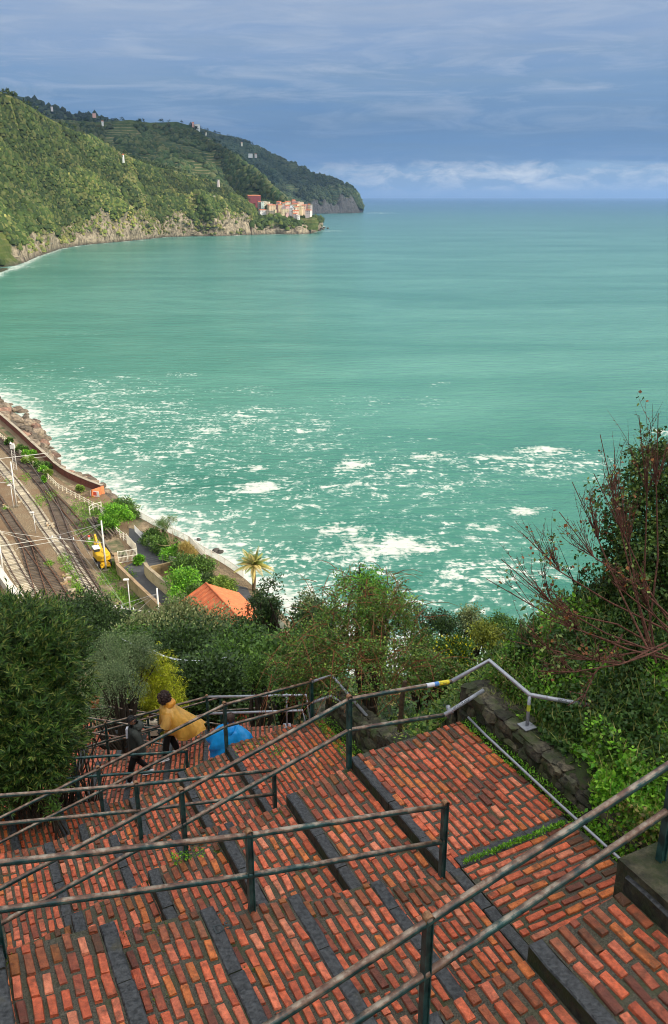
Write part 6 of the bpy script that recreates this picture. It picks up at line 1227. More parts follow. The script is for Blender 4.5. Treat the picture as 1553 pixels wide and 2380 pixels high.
def shoe(parent, a, yaw, tint, L=.28):
    c, s = math.cos(yaw), math.sin(yaw); R2 = np.array([[c, -s, 0], [s, c, 0], [0, 0, 1]]); G = []; q = np.linspace(0, 2 * PI, 15)[:-1]
    for x, w, h in ((-.09, .026, .06), (-.075, .038, .10), (-.03, .042, .11), (.03, .042, .085), (.09, .048, .055), (.14, .044, .045), (.175, .028, .03), (.185, .008, .012)):
        G.append(np.stack([np.full(14, x * L / .28), w * np.cos(q), h / 2 + h / 2 * np.sin(q)], -1))
    mb = MB(); G = np.array(G) @ R2.T + np.array(a); mb.grid(G, 0, tint, closed=True); mb.add(G[0], [tuple(range(14))], 0, tint); o = obj('shoe', mb, 'cloth', parent, smooth=True)
    mb = MB(); G2 = [np.stack([np.full(14, x), w * np.cos(q), .008 + .012 * np.sin(q)], -1) for x, w in ((-.094, .02), (-.08, .042), (0, .045), (.09, .052), (.15, .046), (.19, .02))]; mb.grid(np.array(G2) @ R2.T + np.array(a), 0, (.85, .85, .86), closed=True); obj('sole', mb, 'cloth', o)
def low_z(u, v, extra=0):       # height of the people's flight at local u
    us = [0, -.95, -1.88, -2.8, -3.7, -4.6]; zs = [-12.8, -13.05, -13.3, -13.55, -13.8, -14.05]
    if u >= 0: return -12.8
    for i in range(len(us) - 1):
        if u > us[i + 1]: f = (us[i] - u) / (us[i] - us[i + 1]); return zs[i] - .14 + f * (zs[i + 1] - zs[i] + .14)
    return zs[-1]
def lowuv(p): c, s = LOW.c, LOW.s; x, y = p[0] - LOW.o[0], p[1] - LOW.o[1]; return x * c + y * s, -x * s + y * c
def on_low(X, Y): u, v = lowuv((X, Y)); return low_z(u, v) + CZ + .02
# --- the man in the dark jacket, walking down to the left, head turned to the right
def man():
    p = np.array([-4.72, 17.33]); g = on_low(*p); t = thing('person', (*p, g), 'man in a dark olive-black hooded jacket and glasses walking behind the teal railing', 'person'); s = 1.77 / 1.75
    f = np.array([-.93, -.37, 0]); f /= np.linalg.norm(f); r = np.array([f[1], -f[0], 0]); U = np.array([0, 0, 1.]); B = np.array([*p, g])
    P = lambda a, b, c: B + f * a * s + r * b * s + U * c * s      # forward, right, up
    gz = lambda q: on_low(q[0], q[1])
    fl, frt = P(.24, -.11, 0), P(-.30, .11, 0); fl[2] = gz(fl); frt[2] = gz(frt)
    J = [P(0, 0, .95), P(.0, 0, 1.15), P(.02, 0, 1.38), P(.03, 0, 1.49), P(.05, 0, 1.60), P(0, -.10, .90), P(.16, -.11, .50), fl + U * .10, P(0, .10, .90), P(-.02, .11, .50), frt + U * .13, P(.02, -.19, 1.42), P(-.08, -.25, 1.15), P(-.02, -.26, .90), P(.02, .19, 1.42), P(.0, .25, 1.15), P(.14, .24, .92)]
    E = [(0, 1), (1, 2), (2, 3), (3, 4), (0, 5), (5, 6), (6, 7), (0, 8), (8, 9), (9, 10), (2, 11), (11, 12), (12, 13), (2, 14), (14, 15), (15, 16)]
    body('body', J, E, [.12, .12, .12, .055, .05, .088, .062, .045, .088, .062, .045, .06, .045, .032, .06, .045, .032], (1, 1, 1), 'skin', t)
    blk = (.018, .018, .022)
    body('trousers', [J[0] - U * .02, J[5], J[6], fl + U * .09, J[8], J[9], frt + U * .12], [(0, 1), (1, 2), (2, 3), (0, 4), (4, 5), (5, 6)], [.135, .105, .080, .062, .105, .080, .062], blk, 'cloth', t)
    shoe(t, fl, math.atan2(f[1], f[0]) + .1, (.72, .72, .75)); shoe(t, frt, math.atan2(f[1], f[0]) - .1, (.72, .72, .75))
    yaw = math.atan2(f[1], f[0]); jk = (.040, .045, .038)
    rg = [(P(.035, 0, 1.50), .075, .085, yaw, 0), (P(.02, 0, 1.45), .13, .19, yaw, .02), (P(.01, 0, 1.36), .16, .235, yaw, .03), (P(0, 0, 1.18), .175, .235, yaw, .04), (P(-.01, 0, 1.0), .185, .235, yaw, .05), (P(-.02, 0, .84), .20, .245, yaw, .06), (P(-.02, 0, .76), .19, .235, yaw, .05), (P(-.02, 0, .77), .165, .21, yaw, .05)]
    mb = MB(); mb.grid(shell(smooth_rings(rg), jk)[::-1], 0, jk, closed=True); jo = obj('jacket', mb, 'cloth', t, smooth=True)
    for sg, ids in ((-1, (11, 12, 13)), (1, (14, 15, 16))):
        a, b, c = (J[i] for i in ids); mb = MB(); Q_ = resample3(np.array([J[2] + r * sg * .10 + U * .02, a, b, c]), .05); mb.tube(Q_, np.interp(np.linspace(0, 1, len(Q_)), [0, .25, .6, 1], [.10, .092, .072, .062]) * (1 + RNG.normal(0, .03, len(Q_))), 14, tint=jk); obj('sleeve', mb, 'cloth', jo, smooth=True)
    hd_c = P(.05, 0, 1.665); mb = MB(); mb.grid(shell(smooth_rings([(P(-.02, 0, 1.60), .09, .10, yaw, .06), (P(-.07, 0, 1.56), .13, .145, yaw, .08), (P(-.09, 0, 1.49), .14, .17, yaw, .08), (P(-.08, 0, 1.43), .10, .14, yaw, .05)]), jk)[::-1], 0, np.array(jk) * 1.15, closed=True); obj('hood', mb, 'cloth', jo, smooth=True)
    mb = MB(); mb.box(P(.16, 0.02, 1.36), (.05, .12, .26), tint=(.75, .77, .85), bev=.01); obj('shirt_front', mb, 'cloth', t)
    hy = yaw + math.radians(150) if False else math.atan2(-.25, .97); h, W = head(t, hd_c, hy, .12, s, (1.05, .92, .85))
    mb = MB(); n, m = 12, 26; th = np.linspace(.0, 1.75, n); ph = np.linspace(0, 2 * PI, m + 1)[:-1]; T, Pp = np.meshgrid(th, ph, indexing='ij'); lim = np.where(np.cos(Pp) > .35, .95, 1.0) * (T / 1.75) * np.where(np.cos(Pp) > .35, 1.02, 1.75); D = np.stack([np.sin(lim) * np.cos(Pp), np.sin(lim) * np.sin(Pp), np.cos(lim)], -1)
    V = D * np.array([.116, .095, .133]) * (1 + RNG.normal(0, .02, D.shape[:2] + (1,))); mb.grid(W(V), 0, (.012, .011, .012), closed=True); 
    for k in range(70): d = rdir(1, .7)[0]; d[2] = abs(d[2]); b0 = d * np.array([.112, .092, .13]); mb.tube(W([b0, b0 + np.array([.012, 0, .002]) * 1.2 + d * .012, b0 + np.array([.03, 0, -.018])]), [.010, .009, .003], 4, tint=(.015, .013, .013), cap=False)
    obj('hair', mb, 'hair', h, smooth=True)
    mb = MB()
    for sg in (-1, 1): q = np.linspace(0, 2 * PI, 15); mb.tube(W([(.098, sg * .032 + .019 * math.cos(a), .002 + .015 * math.sin(a)) for a in q]), .0018, 5, tint=(.1, .08, .07), cap=False); mb.tube(W([(.096, sg * .05, .004), (.0, sg * .083, .008)]), .0016, 5, tint=(.1, .08, .07))
    obj('glasses', mb, 'paint', h)
    hand(t, J[13], (.1, -.1, -1), f, .5); hand(t, J[16], f * .4 - U, -r, .6)
    mb = MB(); mb.tube([P(.08, -.16, 1.46), P(.17, 0, 1.3), P(.16, .2, 1.15)], .012, 6, tint=(.10, .16, .24)); obj('bag_strap', mb, 'cloth', t)
man()
# --- the woman in the yellow poncho
def woman():
    p = np.array([-4.02, 17.95]); g = on_low(*p); t = thing('person', (*p, g), 'woman with dark curly hair in a billowing yellow rain poncho, looking down', 'person')
    f = np.array([-.96, -.28, 0]); f /= np.linalg.norm(f); r = np.array([f[1], -f[0], 0]); U = np.array([0, 0, 1.]); B = np.array([*p, g]); s = 1.02
    P = lambda a, b, c: B + f * a * s + r * b * s + U * c * s
    gz = lambda q: on_low(q[0], q[1]); fl, frt = P(.16, -.10, 0), P(-.16, .10, 0); fl[2] = gz(fl); frt[2] = gz(frt)
    J = [P(0, 0, .93), P(.0, 0, 1.13), P(.02, 0, 1.36), P(.05, 0, 1.46), P(.09, 0, 1.55), P(0, -.09, .88), P(.11, -.10, .48), fl + U * .10, P(0, .09, .88), P(-.02, .10, .48), frt + U * .10, P(.02, -.17, 1.38), P(-.02, -.24, 1.12), P(.18, -.26, .98), P(.02, .17, 1.38), P(.0, .23, 1.12), P(.12, .22, .95)]
    E = [(0, 1), (1, 2), (2, 3), (3, 4), (0, 5), (5, 6), (6, 7), (0, 8), (8, 9), (9, 10), (2, 11), (11, 12), (12, 13), (2, 14), (14, 15), (15, 16)]
    body('body', J, E, [.12, .11, .11, .05, .045, .088, .058, .04, .088, .058, .04, .055, .04, .03, .055, .04, .03], (1, .95, .9), 'skin', t)
    body('trousers', [J[0] - U * .02, J[5], J[6], fl + U * .07, J[8], J[9], frt + U * .07], [(0, 1), (1, 2), (2, 3), (0, 4), (4, 5), (5, 6)], [.13, .105, .088, .085, .105, .088, .085], (.014, .018, .035), 'cloth', t)
    yaw = math.atan2(f[1], f[0]); shoe(t, fl, yaw + .1, (.78, .76, .74)); shoe(t, frt, yaw, (.78, .76, .74))
    c = (.80, .44, .085); S = np.array([1.0, .15, 0])       # the wind carries the cape out behind her
    rg = [(P(.05, 0, 1.50), .085, .095, yaw, .05), (P(.02, 0, 1.45), .13, .17, yaw, .04), (P(.0, 0, 1.38), .19, .26, yaw, .05), (P(-.03, 0, 1.25), .25, .33, yaw, .07), (P(-.12, 0, 1.08), .34, .36, yaw, .09), (P(-.22, 0, .90), .42, .38, yaw, .11), (P(-.30, 0, .72), .48, .38, yaw, .12), (P(-.36, 0, .60), .50, .36, yaw, .13)]
    G = shell(smooth_rings(rg, 5), c, n=72, seed=2, nf=8); k = np.linspace(0, 1, len(G))[:, None]
    ang = np.linspace(0, 2 * PI, 73)[:-1]; G[:, :, 2] += (k ** 2) * (.18 * (np.cos(ang) > 0) * np.cos(ang) + .14 * np.clip(-np.cos(ang), 0, 1))[None, :]
    G2 = G * 1; mb = MB(); mb.grid(G[::-1], 0, c, closed=True); po = obj('poncho', mb, 'poncho_plastic', t, smooth=True)
    mb = MB(); mb.grid(shell(smooth_rings([(P(.0, 0, 1.60), .11, .13, yaw, .08), (P(-.04, 0, 1.54), .14, .165, yaw, .10), (P(-.03, 0, 1.47), .15, .18, yaw, .08), (P(.0, 0, 1.43), .12, .15, yaw, .05)]), c)[::-1], 0, (.95, .42, .06), closed=True); obj('hood', mb, 'poncho_plastic', po, smooth=True)
    mb = MB(); Q_ = resample3(np.array([P(.06, -.20, 1.34), P(.07, -.27, 1.15), P(.13, -.28, 1.02)]), .05); mb.tube(Q_, np.linspace(.13, .12, len(Q_)), 14, tint=(.85, .50, .14), cap=False); obj('poncho_sleeve', mb, 'poncho_plastic', po, smooth=True)
    mb = MB(); Q_ = resample3(np.array([J[12], J[13]]), .05); mb.tube(Q_, np.linspace(.062, .05, len(Q_)), 12, tint=(.025, .025, .03)); obj('sleeve', mb, 'cloth', t, smooth=True)
    hand(t, J[13], f * .7 - U * .7, -r, .6); hand(t, J[16], f * .3 - U, -r, .6)
    h, W = head(t, P(.12, 0, 1.63), yaw, .55, 1.0, (.78, .62, .52)); mb = MB(); C = W([(-.03, 0, .02)])[0]; mb.grid(np.array([[C + np.array([math.cos(a) * math.sin(b), math.sin(a) * math.sin(b), math.cos(b)]) * np.array([.125, .135, .15]) - f * .035 * 1 for a in np.linspace(0, 2 * PI, 19)[:-1]] for b in np.linspace(.02, PI - .02, 12)]), 0, (.03, .015, .012), closed=True)
    curls(mb, C - f * .035, (.135, .145, .155), 420, .06, (.045, .020, .015)); obj('hair', mb, 'hair', h, smooth=True)
woman()
# --- the man in the blue poncho, mostly below the step
def blue():
    p = np.array([-2.36, 16.75]); g = CZ - 12.8; t = thing('person', (*p, g), 'short-haired man seen from behind in a bright blue rain poncho spread by the wind', 'person'); f = np.array([.15, 1, 0]); f /= np.linalg.norm(f); r = np.array([f[1], -f[0], 0]); U = np.array([0, 0, 1.]); B = np.array([*p, g]); P = lambda a, b, c: B + f * a + r * b + U * c
    J = [P(0, 0, .93), P(.0, 0, 1.13), P(.02, 0, 1.38), P(.02, 0, 1.48), P(.03, 0, 1.58), P(0, -.09, .88), P(.1, -.10, .48), P(.05, -.1, .1), P(0, .09, .88), P(.05, .10, .48), P(-.1, .1, .1), P(.02, -.19, 1.40), P(.0, -.40, 1.25), P(.12, -.52, 1.10), P(.02, .19, 1.40), P(.0, .36, 1.20), P(.15, .45, 1.05)]
    E = [(0, 1), (1, 2), (2, 3), (3, 4), (0, 5), (5, 6), (6, 7), (0, 8), (8, 9), (9, 10), (2, 11), (11, 12), (12, 13), (2, 14), (14, 15), (15, 16)]
    body('body', J, E, [.12, .12, .12, .055, .05, .088, .062, .045, .088, .062, .045, .06, .045, .032, .06, .045, .032], (1, .9, .85), 'skin', t)
    body('trousers', [J[0], J[5], J[6], J[7], J[8], J[9], J[10]], [(0, 1), (1, 2), (2, 3), (0, 4), (4, 5), (5, 6)], [.13, .105, .085, .07, .105, .085, .07], (.03, .03, .04), 'cloth', t)
    for q in (J[7], J[10]): shoe(t, q - U * .08, math.atan2(f[1], f[0]), (.3, .3, .32))
    c = (.02, .40, .92); yaw = math.atan2(f[1], f[0])
    rg = [(P(.02, 0, 1.53), .08, .09, yaw, .04), (P(.01, 0, 1.47), .12, .20, yaw, .05), (P(.0, 0, 1.40), .17, .33, yaw, .06), (P(-.02, .0, 1.27), .21, .47, yaw, .08), (P(-.03, -.02, 1.10), .25, .53, yaw, .10), (P(-.04, -.03, .98), .26, .50, yaw, .12), (P(-.05, -.12, .85), .23, .34, yaw, .12), (P(-.07, -.18, .66), .22, .28, yaw, .14), (P(-.09, -.26, .46), .20, .24, yaw, .16)]
    G = shell(smooth_rings(rg, 5), c, n=72, seed=5, nf=7); mb = MB(); mb.grid(G[::-1], 0, c, closed=True); po = obj('poncho', mb, 'poncho_plastic', t, smooth=True)
    mb = MB(); mb.grid(shell(smooth_rings([(P(-.06, 0, 1.52), .10, .12, yaw, .08), (P(-.10, 0, 1.44), .11, .14, yaw, .10), (P(-.13, 0, 1.33), .07, .10, yaw, .08), (P(-.14, 0, 1.29), .02, .03, yaw, .05)]), c)[::-1], 0, np.array(c) * 1.05, closed=True); obj('hood', mb, 'poncho_plastic', po, smooth=True)
    hand(t, J[13], f + U * -.4, U, .4); hand(t, J[16], f + U * -.4, U, .4)
    h, W = head(t, P(.03, 0, 1.655), yaw + .25, .1, 1.0, (1, .85, .78)); mb = MB(); C = W([(-.014, 0, .02)])[0]; mb.grid(np.array([[C + np.array([math.cos(a) * math.sin(b), math.sin(a) * math.sin(b), math.cos(b)]) * np.array([.100, .112, .125]) for a in np.linspace(0, 2 * PI, 19)[:-1]] for b in np.linspace(.02, 2.1, 10)]), 0, (.055, .028, .018), closed=True)
    for k in range(160): d = rdir(1, .3)[0]; b0 = C + d * np.array([.10, .112, .125]); mb.tube([b0, b0 + d * .014 + [0, 0, -.006]], [.007, .003], 4, tint=np.array([.06, .03, .02]) * RNG.uniform(.7, 1.5), cap=False)
    obj('hair', mb, 'hair', h, smooth=True)
blue()
# --- someone in a pale top far down among the rails
def far_person():
    c = aty(353, 1663, 26.0); g = c[2] - 1.60; t = thing('person', (c[0], c[1], g), 'dark-haired person in a cream top glimpsed through the crossing rails', 'person'); B = np.array([c[0], c[1], g]); P = lambda a, b, z: B + np.array([a, b, z])
    J = [P(0, 0, .9), P(0, 0, 1.12), P(0, 0, 1.34), P(0, 0, 1.48), P(-.09, 0, .85), P(-.10, 0, .48), P(-.1, 0, .05), P(.09, 0, .85), P(.10, -.05, .48), P(.1, 0, .05), P(-.18, 0, 1.36), P(-.24, 0, 1.1), P(-.18, -.15, .95), P(.18, 0, 1.36), P(.24, 0, 1.1), P(.2, -.1, .9)]
    body('body', J, [(0, 1), (1, 2), (2, 3), (0, 4), (4, 5), (5, 6), (0, 7), (7, 8), (8, 9), (2, 10), (10, 11), (11, 12), (2, 13), (13, 14), (14, 15)], [.12, .12, .12, .05, .088, .06, .045, .088, .06, .045, .06, .045, .035, .06, .045, .035], (1, .95, .9), 'skin', t)
    mb = MB(); mb.grid(shell(smooth_rings([(P(0, 0, 1.44), .09, .09, 0, .02), (P(0, 0, 1.38), .22, .14, 0, .03), (P(0, 0, 1.1), .21, .15, 0, .05), (P(0, 0, .85), .22, .16, 0, .05)]), 1)[::-1], 0, (.62, .52, .38), closed=True); obj('top', mb, 'cloth', t, smooth=True)
    body('trousers', [J[0] - [0, 0, .05], J[4], J[5], J[6], J[7], J[8], J[9]], [(0, 1), (1, 2), (2, 3), (0, 4), (4, 5), (5, 6)], [.13, .1, .075, .06, .1, .075, .06], (.03, .06, .16), 'cloth', t)
    h, W = head(t, P(0, .0, 1.6), 2.6, .2, 1.0, (.95, .85, .8)); mb = MB(); mb.grid(np.array([[W([(-.01 + .112 * math.cos(a) * math.sin(b), .096 * math.sin(a) * math.sin(b), .02 + .12 * math.cos(b))])[0] for a in np.linspace(0, 2 * PI, 17)[:-1]] for b in np.linspace(.02, 1.8, 9)]), 0, (.07, .025, .02), closed=True); obj('hair', mb, 'hair', h, smooth=True)
far_person()
# ================================================================ sea
def build_sea(shore, patches, shore2=None):
    """polar sheet round the viewpoint; 'foam' per vertex from the distance to the shore and the drifting patches"""
    az = np.radians(np.concatenate([np.linspace(-75, -24, 40), np.linspace(-23.6, 23.6, 250), np.linspace(25, 75, 30)]))
    r = np.concatenate([np.geomspace(45, 420, 330), np.geomspace(430, 60000, 160)])
    A, Rr = np.meshgrid(az, r); X = Rr * np.sin(A); Y = Rr * np.cos(A)
    S = resample(shore, 260)[:, :2]
    d = np.full(X.shape, 1e9)
    for i in range(len(S)): d = np.minimum(d, (X - S[i, 0]) ** 2 + (Y - S[i, 1]) ** 2)
    d = np.sqrt(d); near = d
    surf = np.exp(-(near / (2 + 22 * fbm(X / 16, Y / 16, 4, 8) ** 1.6 + .004 * Rr)) ** 1.2)      # surf at the rocks
    if shore2 is not None:
        S = resample(shore2, 200)[:, :2]; d2 = np.full(X.shape, 1e9)
        for i in range(len(S)): d2 = np.minimum(d2, (X - S[i, 0]) ** 2 + (Y - S[i, 1]) ** 2)
        surf = np.maximum(surf, np.exp(-(np.sqrt(d2) / (4 + 9 * fbm(X / 60, Y / 60, 3, 2))) ** 1.5) * 1.0)
    wash = np.exp(-(near / (34 + 0 * Rr)) ** 1.6) * np.clip(1.25 - Rr / 900, 0, 1)
    lace = np.zeros(X.shape); dense = np.zeros(X.shape)
    n = fbm(X / 14, Y / 14, 4, 5) - .5; n2 = fbm(X / 14 + 50, Y / 14 + 9, 4, 6) - .5
    for (x, y, rx, ry, ang, amp, dn) in patches:
        c = atz(x, y, 0); r1 = atz(x + rx, y, 0); kx = abs(r1[0] - c[0]); r2 = atz(x, y - ry, 0); ky = abs(r2[1] - c[1])
        a = math.radians(ang); dx = X - c[0] + n * kx * 1.5; dy = Y - c[1] + n2 * ky * 1.7
        u = (dx * math.cos(a) + dy * math.sin(a)) / kx; v = (-dx * math.sin(a) + dy * math.cos(a)) / ky
        g = amp * np.exp(-(u * u + v * v) ** 1.1)
        if dn: dense = np.maximum(dense, g)
        else: lace = np.maximum(lace, g)
    Z = np.zeros(X.shape)
    mb = MB(); T = np.stack([np.clip(np.maximum(lace, wash * .8), 0, 1), np.clip(np.maximum(surf, 0), 0, 1), np.clip(dense, 0, 1)], -1)
    mb.grid(np.stack([X, Y, Z], -1)[:, ::-1], 0, T[:, ::-1]); obj('sea', mb, 'sea_water', kind='structure', smooth=True)
def sea_mat():
    m, nt, b, o = nt_new('sea_water'); h = N(nt); v = h.coord('Position')
    at = h.n('ShaderNodeAttribute', attribute_name='tint'); sp = h.n('ShaderNodeSeparateColor'); h.l(at.outputs['Color'], sp.inputs[0])
    lace, surf, dense = sp.outputs[0], sp.outputs[1], sp.outputs[2]
    # turbid teal water in broad drifts, darker and bluer in deep water far out
    big = h.noise(h.coord('Position', (.0035, .012, 1), (0, 0, .25)), 1, 7, .62, .8); mid = h.noise(h.coord('Position', (.03, .05, 1)), 1, 4, .6, .5)
    ps = h.n('ShaderNodeSeparateXYZ'); h.l(v, ps.inputs[0])
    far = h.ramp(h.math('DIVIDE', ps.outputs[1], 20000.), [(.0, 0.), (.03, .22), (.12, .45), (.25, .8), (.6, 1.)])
    c = h.mix(h.ramp(big, [(.35, 0.), (.65, 1.)]), (.056, .212, .136), (.120, .318, .220))
    c = h.mix(h.ramp(mid, [(.3, 0.), (.7, .35)]), c, (.02, .15, .10))
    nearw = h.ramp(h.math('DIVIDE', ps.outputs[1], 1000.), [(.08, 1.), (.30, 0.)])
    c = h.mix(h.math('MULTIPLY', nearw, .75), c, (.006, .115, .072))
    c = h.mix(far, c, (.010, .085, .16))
    # foam: web of bubbles broken by the swell
    dv = h.n('ShaderNodeMixRGB'); 
    wv = h.coord('Position', (1, .62, 1), (0, 0, .25))
    warp = h.n('ShaderNodeTexNoise'); warp.inputs['Scale'].default_value = .12; warp.inputs['Detail'].default_value = 5; h.l(wv, warp.inputs['Vector'])
    wsc = h.n('ShaderNodeVectorMath', operation='SCALE'); wsc.inputs['Scale'].default_value = 5.0; h.l(warp.outputs['Color'], wsc.inputs[0])
    wadd = h.n('ShaderNodeVectorMath', operation='ADD'); h.l(wv, wadd.inputs[0]); h.l(wsc.outputs[0], wadd.inputs[1]); W = wadd.outputs[0]
    nt.nodes.remove(dv)
    fine = h.noise(W, .95, 7, .66); streak = h.noise(h.coord('Position', (.085, .21, 1), (0, 0, .22)), 1, 6, .58, 2.4)
    vo = h.n('ShaderNodeTexVoronoi', feature='DISTANCE_TO_EDGE'); vo.inputs['Scale'].default_value = .42; h.l(W, vo.inputs['Vector'])
    web = h.ramp(vo.outputs[0], [(.0, 1.), (.10, .45), (.3, 0.)])
    bl = []
    for sc in (.34, .95):
        vb = h.n('ShaderNodeTexVoronoi', feature='F1'); vb.inputs['Scale'].default_value = sc; h.l(W, vb.inputs['Vector']); bl.append(h.ramp(vb.outputs[0], [(.0, 1.), (.75, 0.)]))
    blob = h.math('MAXIMUM', bl[0], h.math('MULTIPLY', bl[1], .95))
    ridge = h.math('SUBTRACT', 1.0, h.math('MULTIPLY', h.math('ABSOLUTE', h.math('SUBTRACT', h.noise(h.coord('Position', (.13, .26, 1), (0, 0, .12)), 1, 7, .60, 2.6), .5)), 7.0), clamp=True)
    body = h.math('ADD', h.math('ADD', h.math('MULTIPLY', fine, .34), h.math('MULTIPLY', streak, .52)), h.math('MULTIPLY', ridge, .10))
    body = h.math('ADD', body, h.math('MULTIPLY', web, .04)); body = h.math('ADD', body, h.math('MULTIPLY', blob, .15))
    th = h.math('SUBTRACT', body, h.math('SUBTRACT', .835, h.math('MULTIPLY', lace, .335)))
    f = h.math('MULTIPLY', th, 13., clamp=True)
    fd = h.math('MULTIPLY', h.math('ADD', h.math('SUBTRACT', h.math('MULTIPLY', dense, .36), .76), body), 8., clamp=True)
    fs = h.math('MULTIPLY', h.math('ADD', h.math('SUBTRACT', h.math('MULTIPLY', surf, .34), .79), body), 8., clamp=True)
    foam = h.math('MAXIMUM', f, h.math('MAXIMUM', fd, fs))
    soft = h.math('MULTIPLY', h.math('MAXIMUM', h.math('MULTIPLY', h.math('ADD', th, .09), 5.5, clamp=True), h.math('MULTIPLY', h.math('SUBTRACT', h.math('MULTIPLY', surf, 1.3), .15), .9, clamp=True)), .30)
    c = h.mix(soft, c, (.50, .66, .58)); col = h.mix(h.math('MULTIPLY', foam, .93), c, (.58, .59, .53)); h.l(col, b.inputs['Base Color'])
    h.l(h.ramp(foam, [(0., .22), (1., .8)]), b.inputs['Roughness']); b.inputs['IOR'].default_value = 1.33
    b.inputs['Specular IOR Level'].default_value = .36
    w1 = h.noise(h.coord('Position', (.10, .28, 1), (0, 0, .15)), 1, 6, .6); w2 = h.noise(h.coord('Position', (.9, 1.7, 1), (0, 0, -.2)), 1, 3, .6)
    bp = h.bump(h.math('ADD', h.math('MULTIPLY', w1, 1.6), h.math('MULTIPLY', w2, .22)), .55, 1.0, b)
sea_mat()
# ================================================================ sky, sun, air, camera
def build_world(sun_el, sun_az):
    w = bpy.data.worlds.new('World'); SC.world = w; w.use_nodes = True; nt = w.node_tree; nt.nodes.clear(); h = N(nt)
    out = h.n('ShaderNodeOutputWorld'); bg = h.n('ShaderNodeBackground'); h.l(bg.outputs[0], out.inputs[0])
    sky = h.n('ShaderNodeTexSky', sky_type='NISHITA'); sky.sun_disc = False; sky.sun_elevation = sun_el; sky.sun_rotation = sun_az
    sky.air_density = 1.4; sky.dust_density = .6
    g = h.n('ShaderNodeTexCoord').outputs['Generated']; s = h.n('ShaderNodeSeparateXYZ'); h.l(g, s.inputs[0]); z = s.outputs[2]
    def mp(sc, loc=(0, 0, 0)):
        m = h.n('ShaderNodeMapping'); m.inputs['Scale'].default_value = sc; m.inputs['Location'].default_value = loc; h.l(g, m.inputs[0]); return m.outputs[0]
    nz = h.math('MULTIPLY', h.math('SUBTRACT', h.noise(mp((3.5, 3.5, 26), (3, 1, 0)), 1.6, 7, .6, .5), .5), .075)
    zz = h.math('ADD', z, nz)
    base = h.ramp(zz, [(0., (.17, .34, .56)), (.010, (.25, .43, .66)), (.024, (.24, .42, .65)), (.034, (.13, .27, .49)), (.065, (.12, .245, .455)), (.105, (.20, .33, .53)), (.15, (.29, .40, .60)), (.19, (.37, .46, .63)), (.30, (.75, .80, .90)), (.5, (1.9, 1.9, 1.9)), (1., (3.3, 3.25, 3.15))])
    side = h.ramp(s.outputs[0], [(.0, 0.), (.5, .35), (1., 1.)])
    # bluer, clearer stretches on the left
    strip = h.ramp(h.noise(mp((2.4, 2.4, 26), (0, 4, 2)), 2.2, 7, .62, .4), [(.38, 0.), (.66, 1.)])
    base = h.mix(h.math('MULTIPLY', strip, .30), base, (.095, .27, .60))
    wisp = h.ramp(h.noise(mp((2.6, 2.6, 20), (7, 2, 1)), 3.1, 8, .64, .8), [(.48, 0.), (.72, 1.)])
    wm = h.math('MULTIPLY', wisp, h.ramp(z, [(.05, .15), (.12, .75), (.3, .4)]))
    base = h.mix(wm, base, (.43, .52, .68))
    # heaped clouds low over the sea
    cu = h.noise(mp((4.6, 4.6, 12), (1.3, .2, .35)), 5.5, 8, .58, .4)
    band = h.math('MULTIPLY', h.ramp(z, [(.001, .3), (.007, 1.), (.026, .95), (.040, 0.)]), h.ramp(h.math('ADD', s.outputs[0], .5), [(.44, 0.), (.56, .9), (.70, .95), (.84, .5)]))
    cm = h.math('MULTIPLY', h.math('SUBTRACT', h.math('ADD', cu, h.math('MULTIPLY', band, .49)), .57), 6., clamp=True)
    cm = h.math('MULTIPLY', cm, band)
    cc = h.mix(h.ramp(cu, [(.42, 0.), (.64, 1.)]), (.25, .41, .63), (.86, .90, .94))
    base = h.mix(h.math('MULTIPLY', cm, .95), base, cc)
    sunny = h.math('ADD', .55, h.math('MULTIPLY', h.math('ADD', h.math('MULTIPLY', s.outputs[0], .75), h.math('MULTIPLY', s.outputs[1], -.6)), .75))
    hi = h.ramp(z, [(.2, 0.), (.4, 1.)]); k = h.math('ADD', 1.0, h.math('MULTIPLY', hi, h.math('SUBTRACT', sunny, .75)))
    kc = h.n('ShaderNodeCombineXYZ'); [h.l(k, kc.inputs[i]) for i in range(3)]; base = h.mix(1.0, base, kc.outputs[0], 'MULTIPLY')
    mixn = h.mix(.93, h.mix(1.0, sky.outputs[0], (.1, .1, .1), 'MULTIPLY'), base)
    h.l(mixn, bg.inputs[0]); bg.inputs[1].default_value = 1.0
SUN_EL = math.radians(30); SUN_AZ = math.radians(108)       # compass angle from +Y towards +X
build_world(SUN_EL, SUN_AZ)
sd = Vector((math.sin(SUN_AZ) * math.cos(SUN_EL), math.cos(SUN_AZ) * math.cos(SUN_EL), math.sin(SUN_EL)))
L = bpy.data.lights.new('sun', 'SUN'); L.energy = 5.0; L.angle = math.radians(.5); L.color = (1, .90, .72)
lo = bpy.data.objects.new('sun', L); lo.rotation_euler = sd.to_track_quat('Z', 'Y').to_euler(); lo.location = (60, -30, 200); COL.objects.link(lo)
cd = bpy.data.cameras.new('camera'); cam = bpy.data.objects.new('camera', cd); COL.objects.link(cam); SC.camera = cam
cam.location = (0, 0, CZ); cam.rotation_euler = (PI / 2 - PITCH, 0, 0)
cd.sensor_fit = 'VERTICAL'; cd.sensor_height = 36; cd.lens = F / 2380 * 36; cd.clip_start = .1; cd.clip_end = 200000
SC.view_settings.view_transform = 'Standard'; SC.view_settings.look = 'None'; SC.view_settings.gamma = 1; SC.view_settings.exposure = 0; SC.view_settings.use_curve_mapping = False
SC.cycles.filter_width = 1.0; SC.cycles.use_denoising = True; SC.cycles.max_bounces = 6; SC.cycles.transparent_max_bounces = 8; SC.cycles.diffuse_bounces = 3; SC.cycles.glossy_bounces = 2
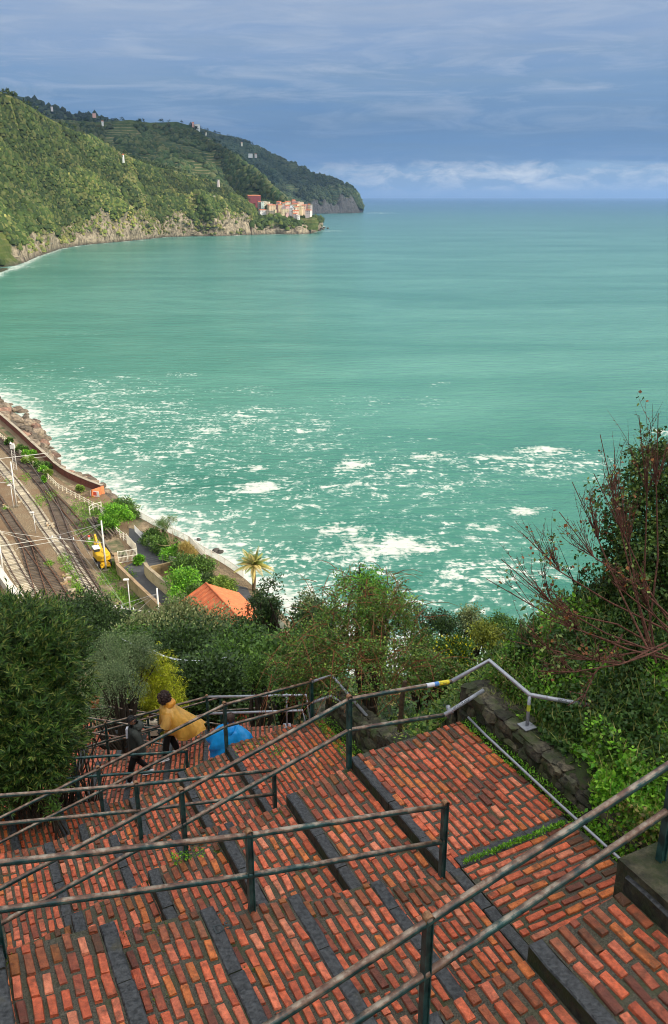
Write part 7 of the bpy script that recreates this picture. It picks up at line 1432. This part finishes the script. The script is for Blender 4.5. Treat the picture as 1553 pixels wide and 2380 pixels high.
SC.cycles.caustics_reflective = False; SC.cycles.caustics_refractive = False; SC.cycles.volume_bounces = 0

mb = MB(); mb.box((0, 35000, 234), (110000, 72000, 474)); hz = nt_new('haze'); _m, _nt, _b, _o = hz; _nt.nodes.remove(_b); _v = _nt.nodes.new('ShaderNodeVolumePrincipled'); _v.inputs['Density'].default_value = 3.6e-5; _v.inputs['Color'].default_value = (.36, .60, 1.0, 1); _v.inputs['Anisotropy'].default_value = .3; _nt.links.new(_v.outputs[0], _o.inputs['Volume'])
obj('haze', mb, 'haze', kind='stuff', label='pale bluish sea haze filling the air over the bay')
SHORE = [atz(*p, 0)[:2] for p in [(-70, 893), (5, 933), (50, 955), (84, 984), (104, 1022), (124, 1063), (148, 1086), (188, 1106), (225, 1125), (264, 1149), (330, 1194), (420, 1235), (500, 1282), (560, 1330), (640, 1385), (720, 1430), (900, 1500), (1300, 1560)]]
SHORE2 = np.array([tuple(atz(x, y, 0)[:2]) for x, y in [(-40, 660), (0, 634), (34, 623), (84, 598), (140, 578), (191, 570), (253, 564), (314, 559), (382, 551), (449, 549), (505, 549), (584, 546), (640, 544.5), (700, 544.5), (738, 538), (752, 524)]] )
PATCH = [(900, 1278, 95, 26, -4, 1.0, 1), (965, 1282, 62, 16, 0, 1.0, 1), (790, 1232, 70, 22, 0, .85, 1), (830, 1262, 80, 30, 0, .8, 1), (1040, 1268, 40, 7, 6, .8, 1), (790, 1290, 50, 14, 0, .7, 1), (600, 1135, 60, 20, 0, .9, 1), (590, 1088, 40, 12, 0, .8, 1), (815, 1085, 55, 16, 0, .95, 1), (1010, 1062, 60, 16, 0, .85, 1), (1280, 1050, 90, 12, 0, .9, 1), (1130, 1065, 70, 10, 0, .8, 1), (1240, 1190, 60, 10, 0, .9, 1), (1130, 1225, 60, 12, 0, .7, 1), (1540, 1003, 30, 12, 0, .9, 1),
 (260, 960, 330, 90, 0, .72, 0), (450, 1020, 420, 90, 0, .72, 0), (700, 1000, 260, 70, 0, .62, 0), (900, 1110, 460, 90, 0, .68, 0), (1200, 1080, 260, 45, 0, .75, 0), (650, 1180, 420, 110, 0, .66, 0), (1100, 1230, 260, 80, 0, .62, 0), (850, 1290, 260, 80, 0, .75, 0), (1150, 1350, 300, 70, 0, .8, 0), (560, 905, 180, 22, 0, .5, 0), (870, 935, 220, 24, 0, .52, 0), (120, 880, 220, 30, 0, .55, 0), (300, 1150, 300, 110, 0, .7, 0), (60, 850, 100, 16, 0, .5, 0), (1010, 890, 40, 8, 0, .6, 0), (170, 775, 130, 5, 10, .55, 0), (1030, 1390, 230, 60, 0, .8, 0),
 (60, 620, 70, 10, 0, .6, 0), (770, 537, 60, 4, 0, .7, 0), (880, 495, 60, 2, 0, .7, 0)]
build_sea(np.array(SHORE), PATCH, SHORE2)
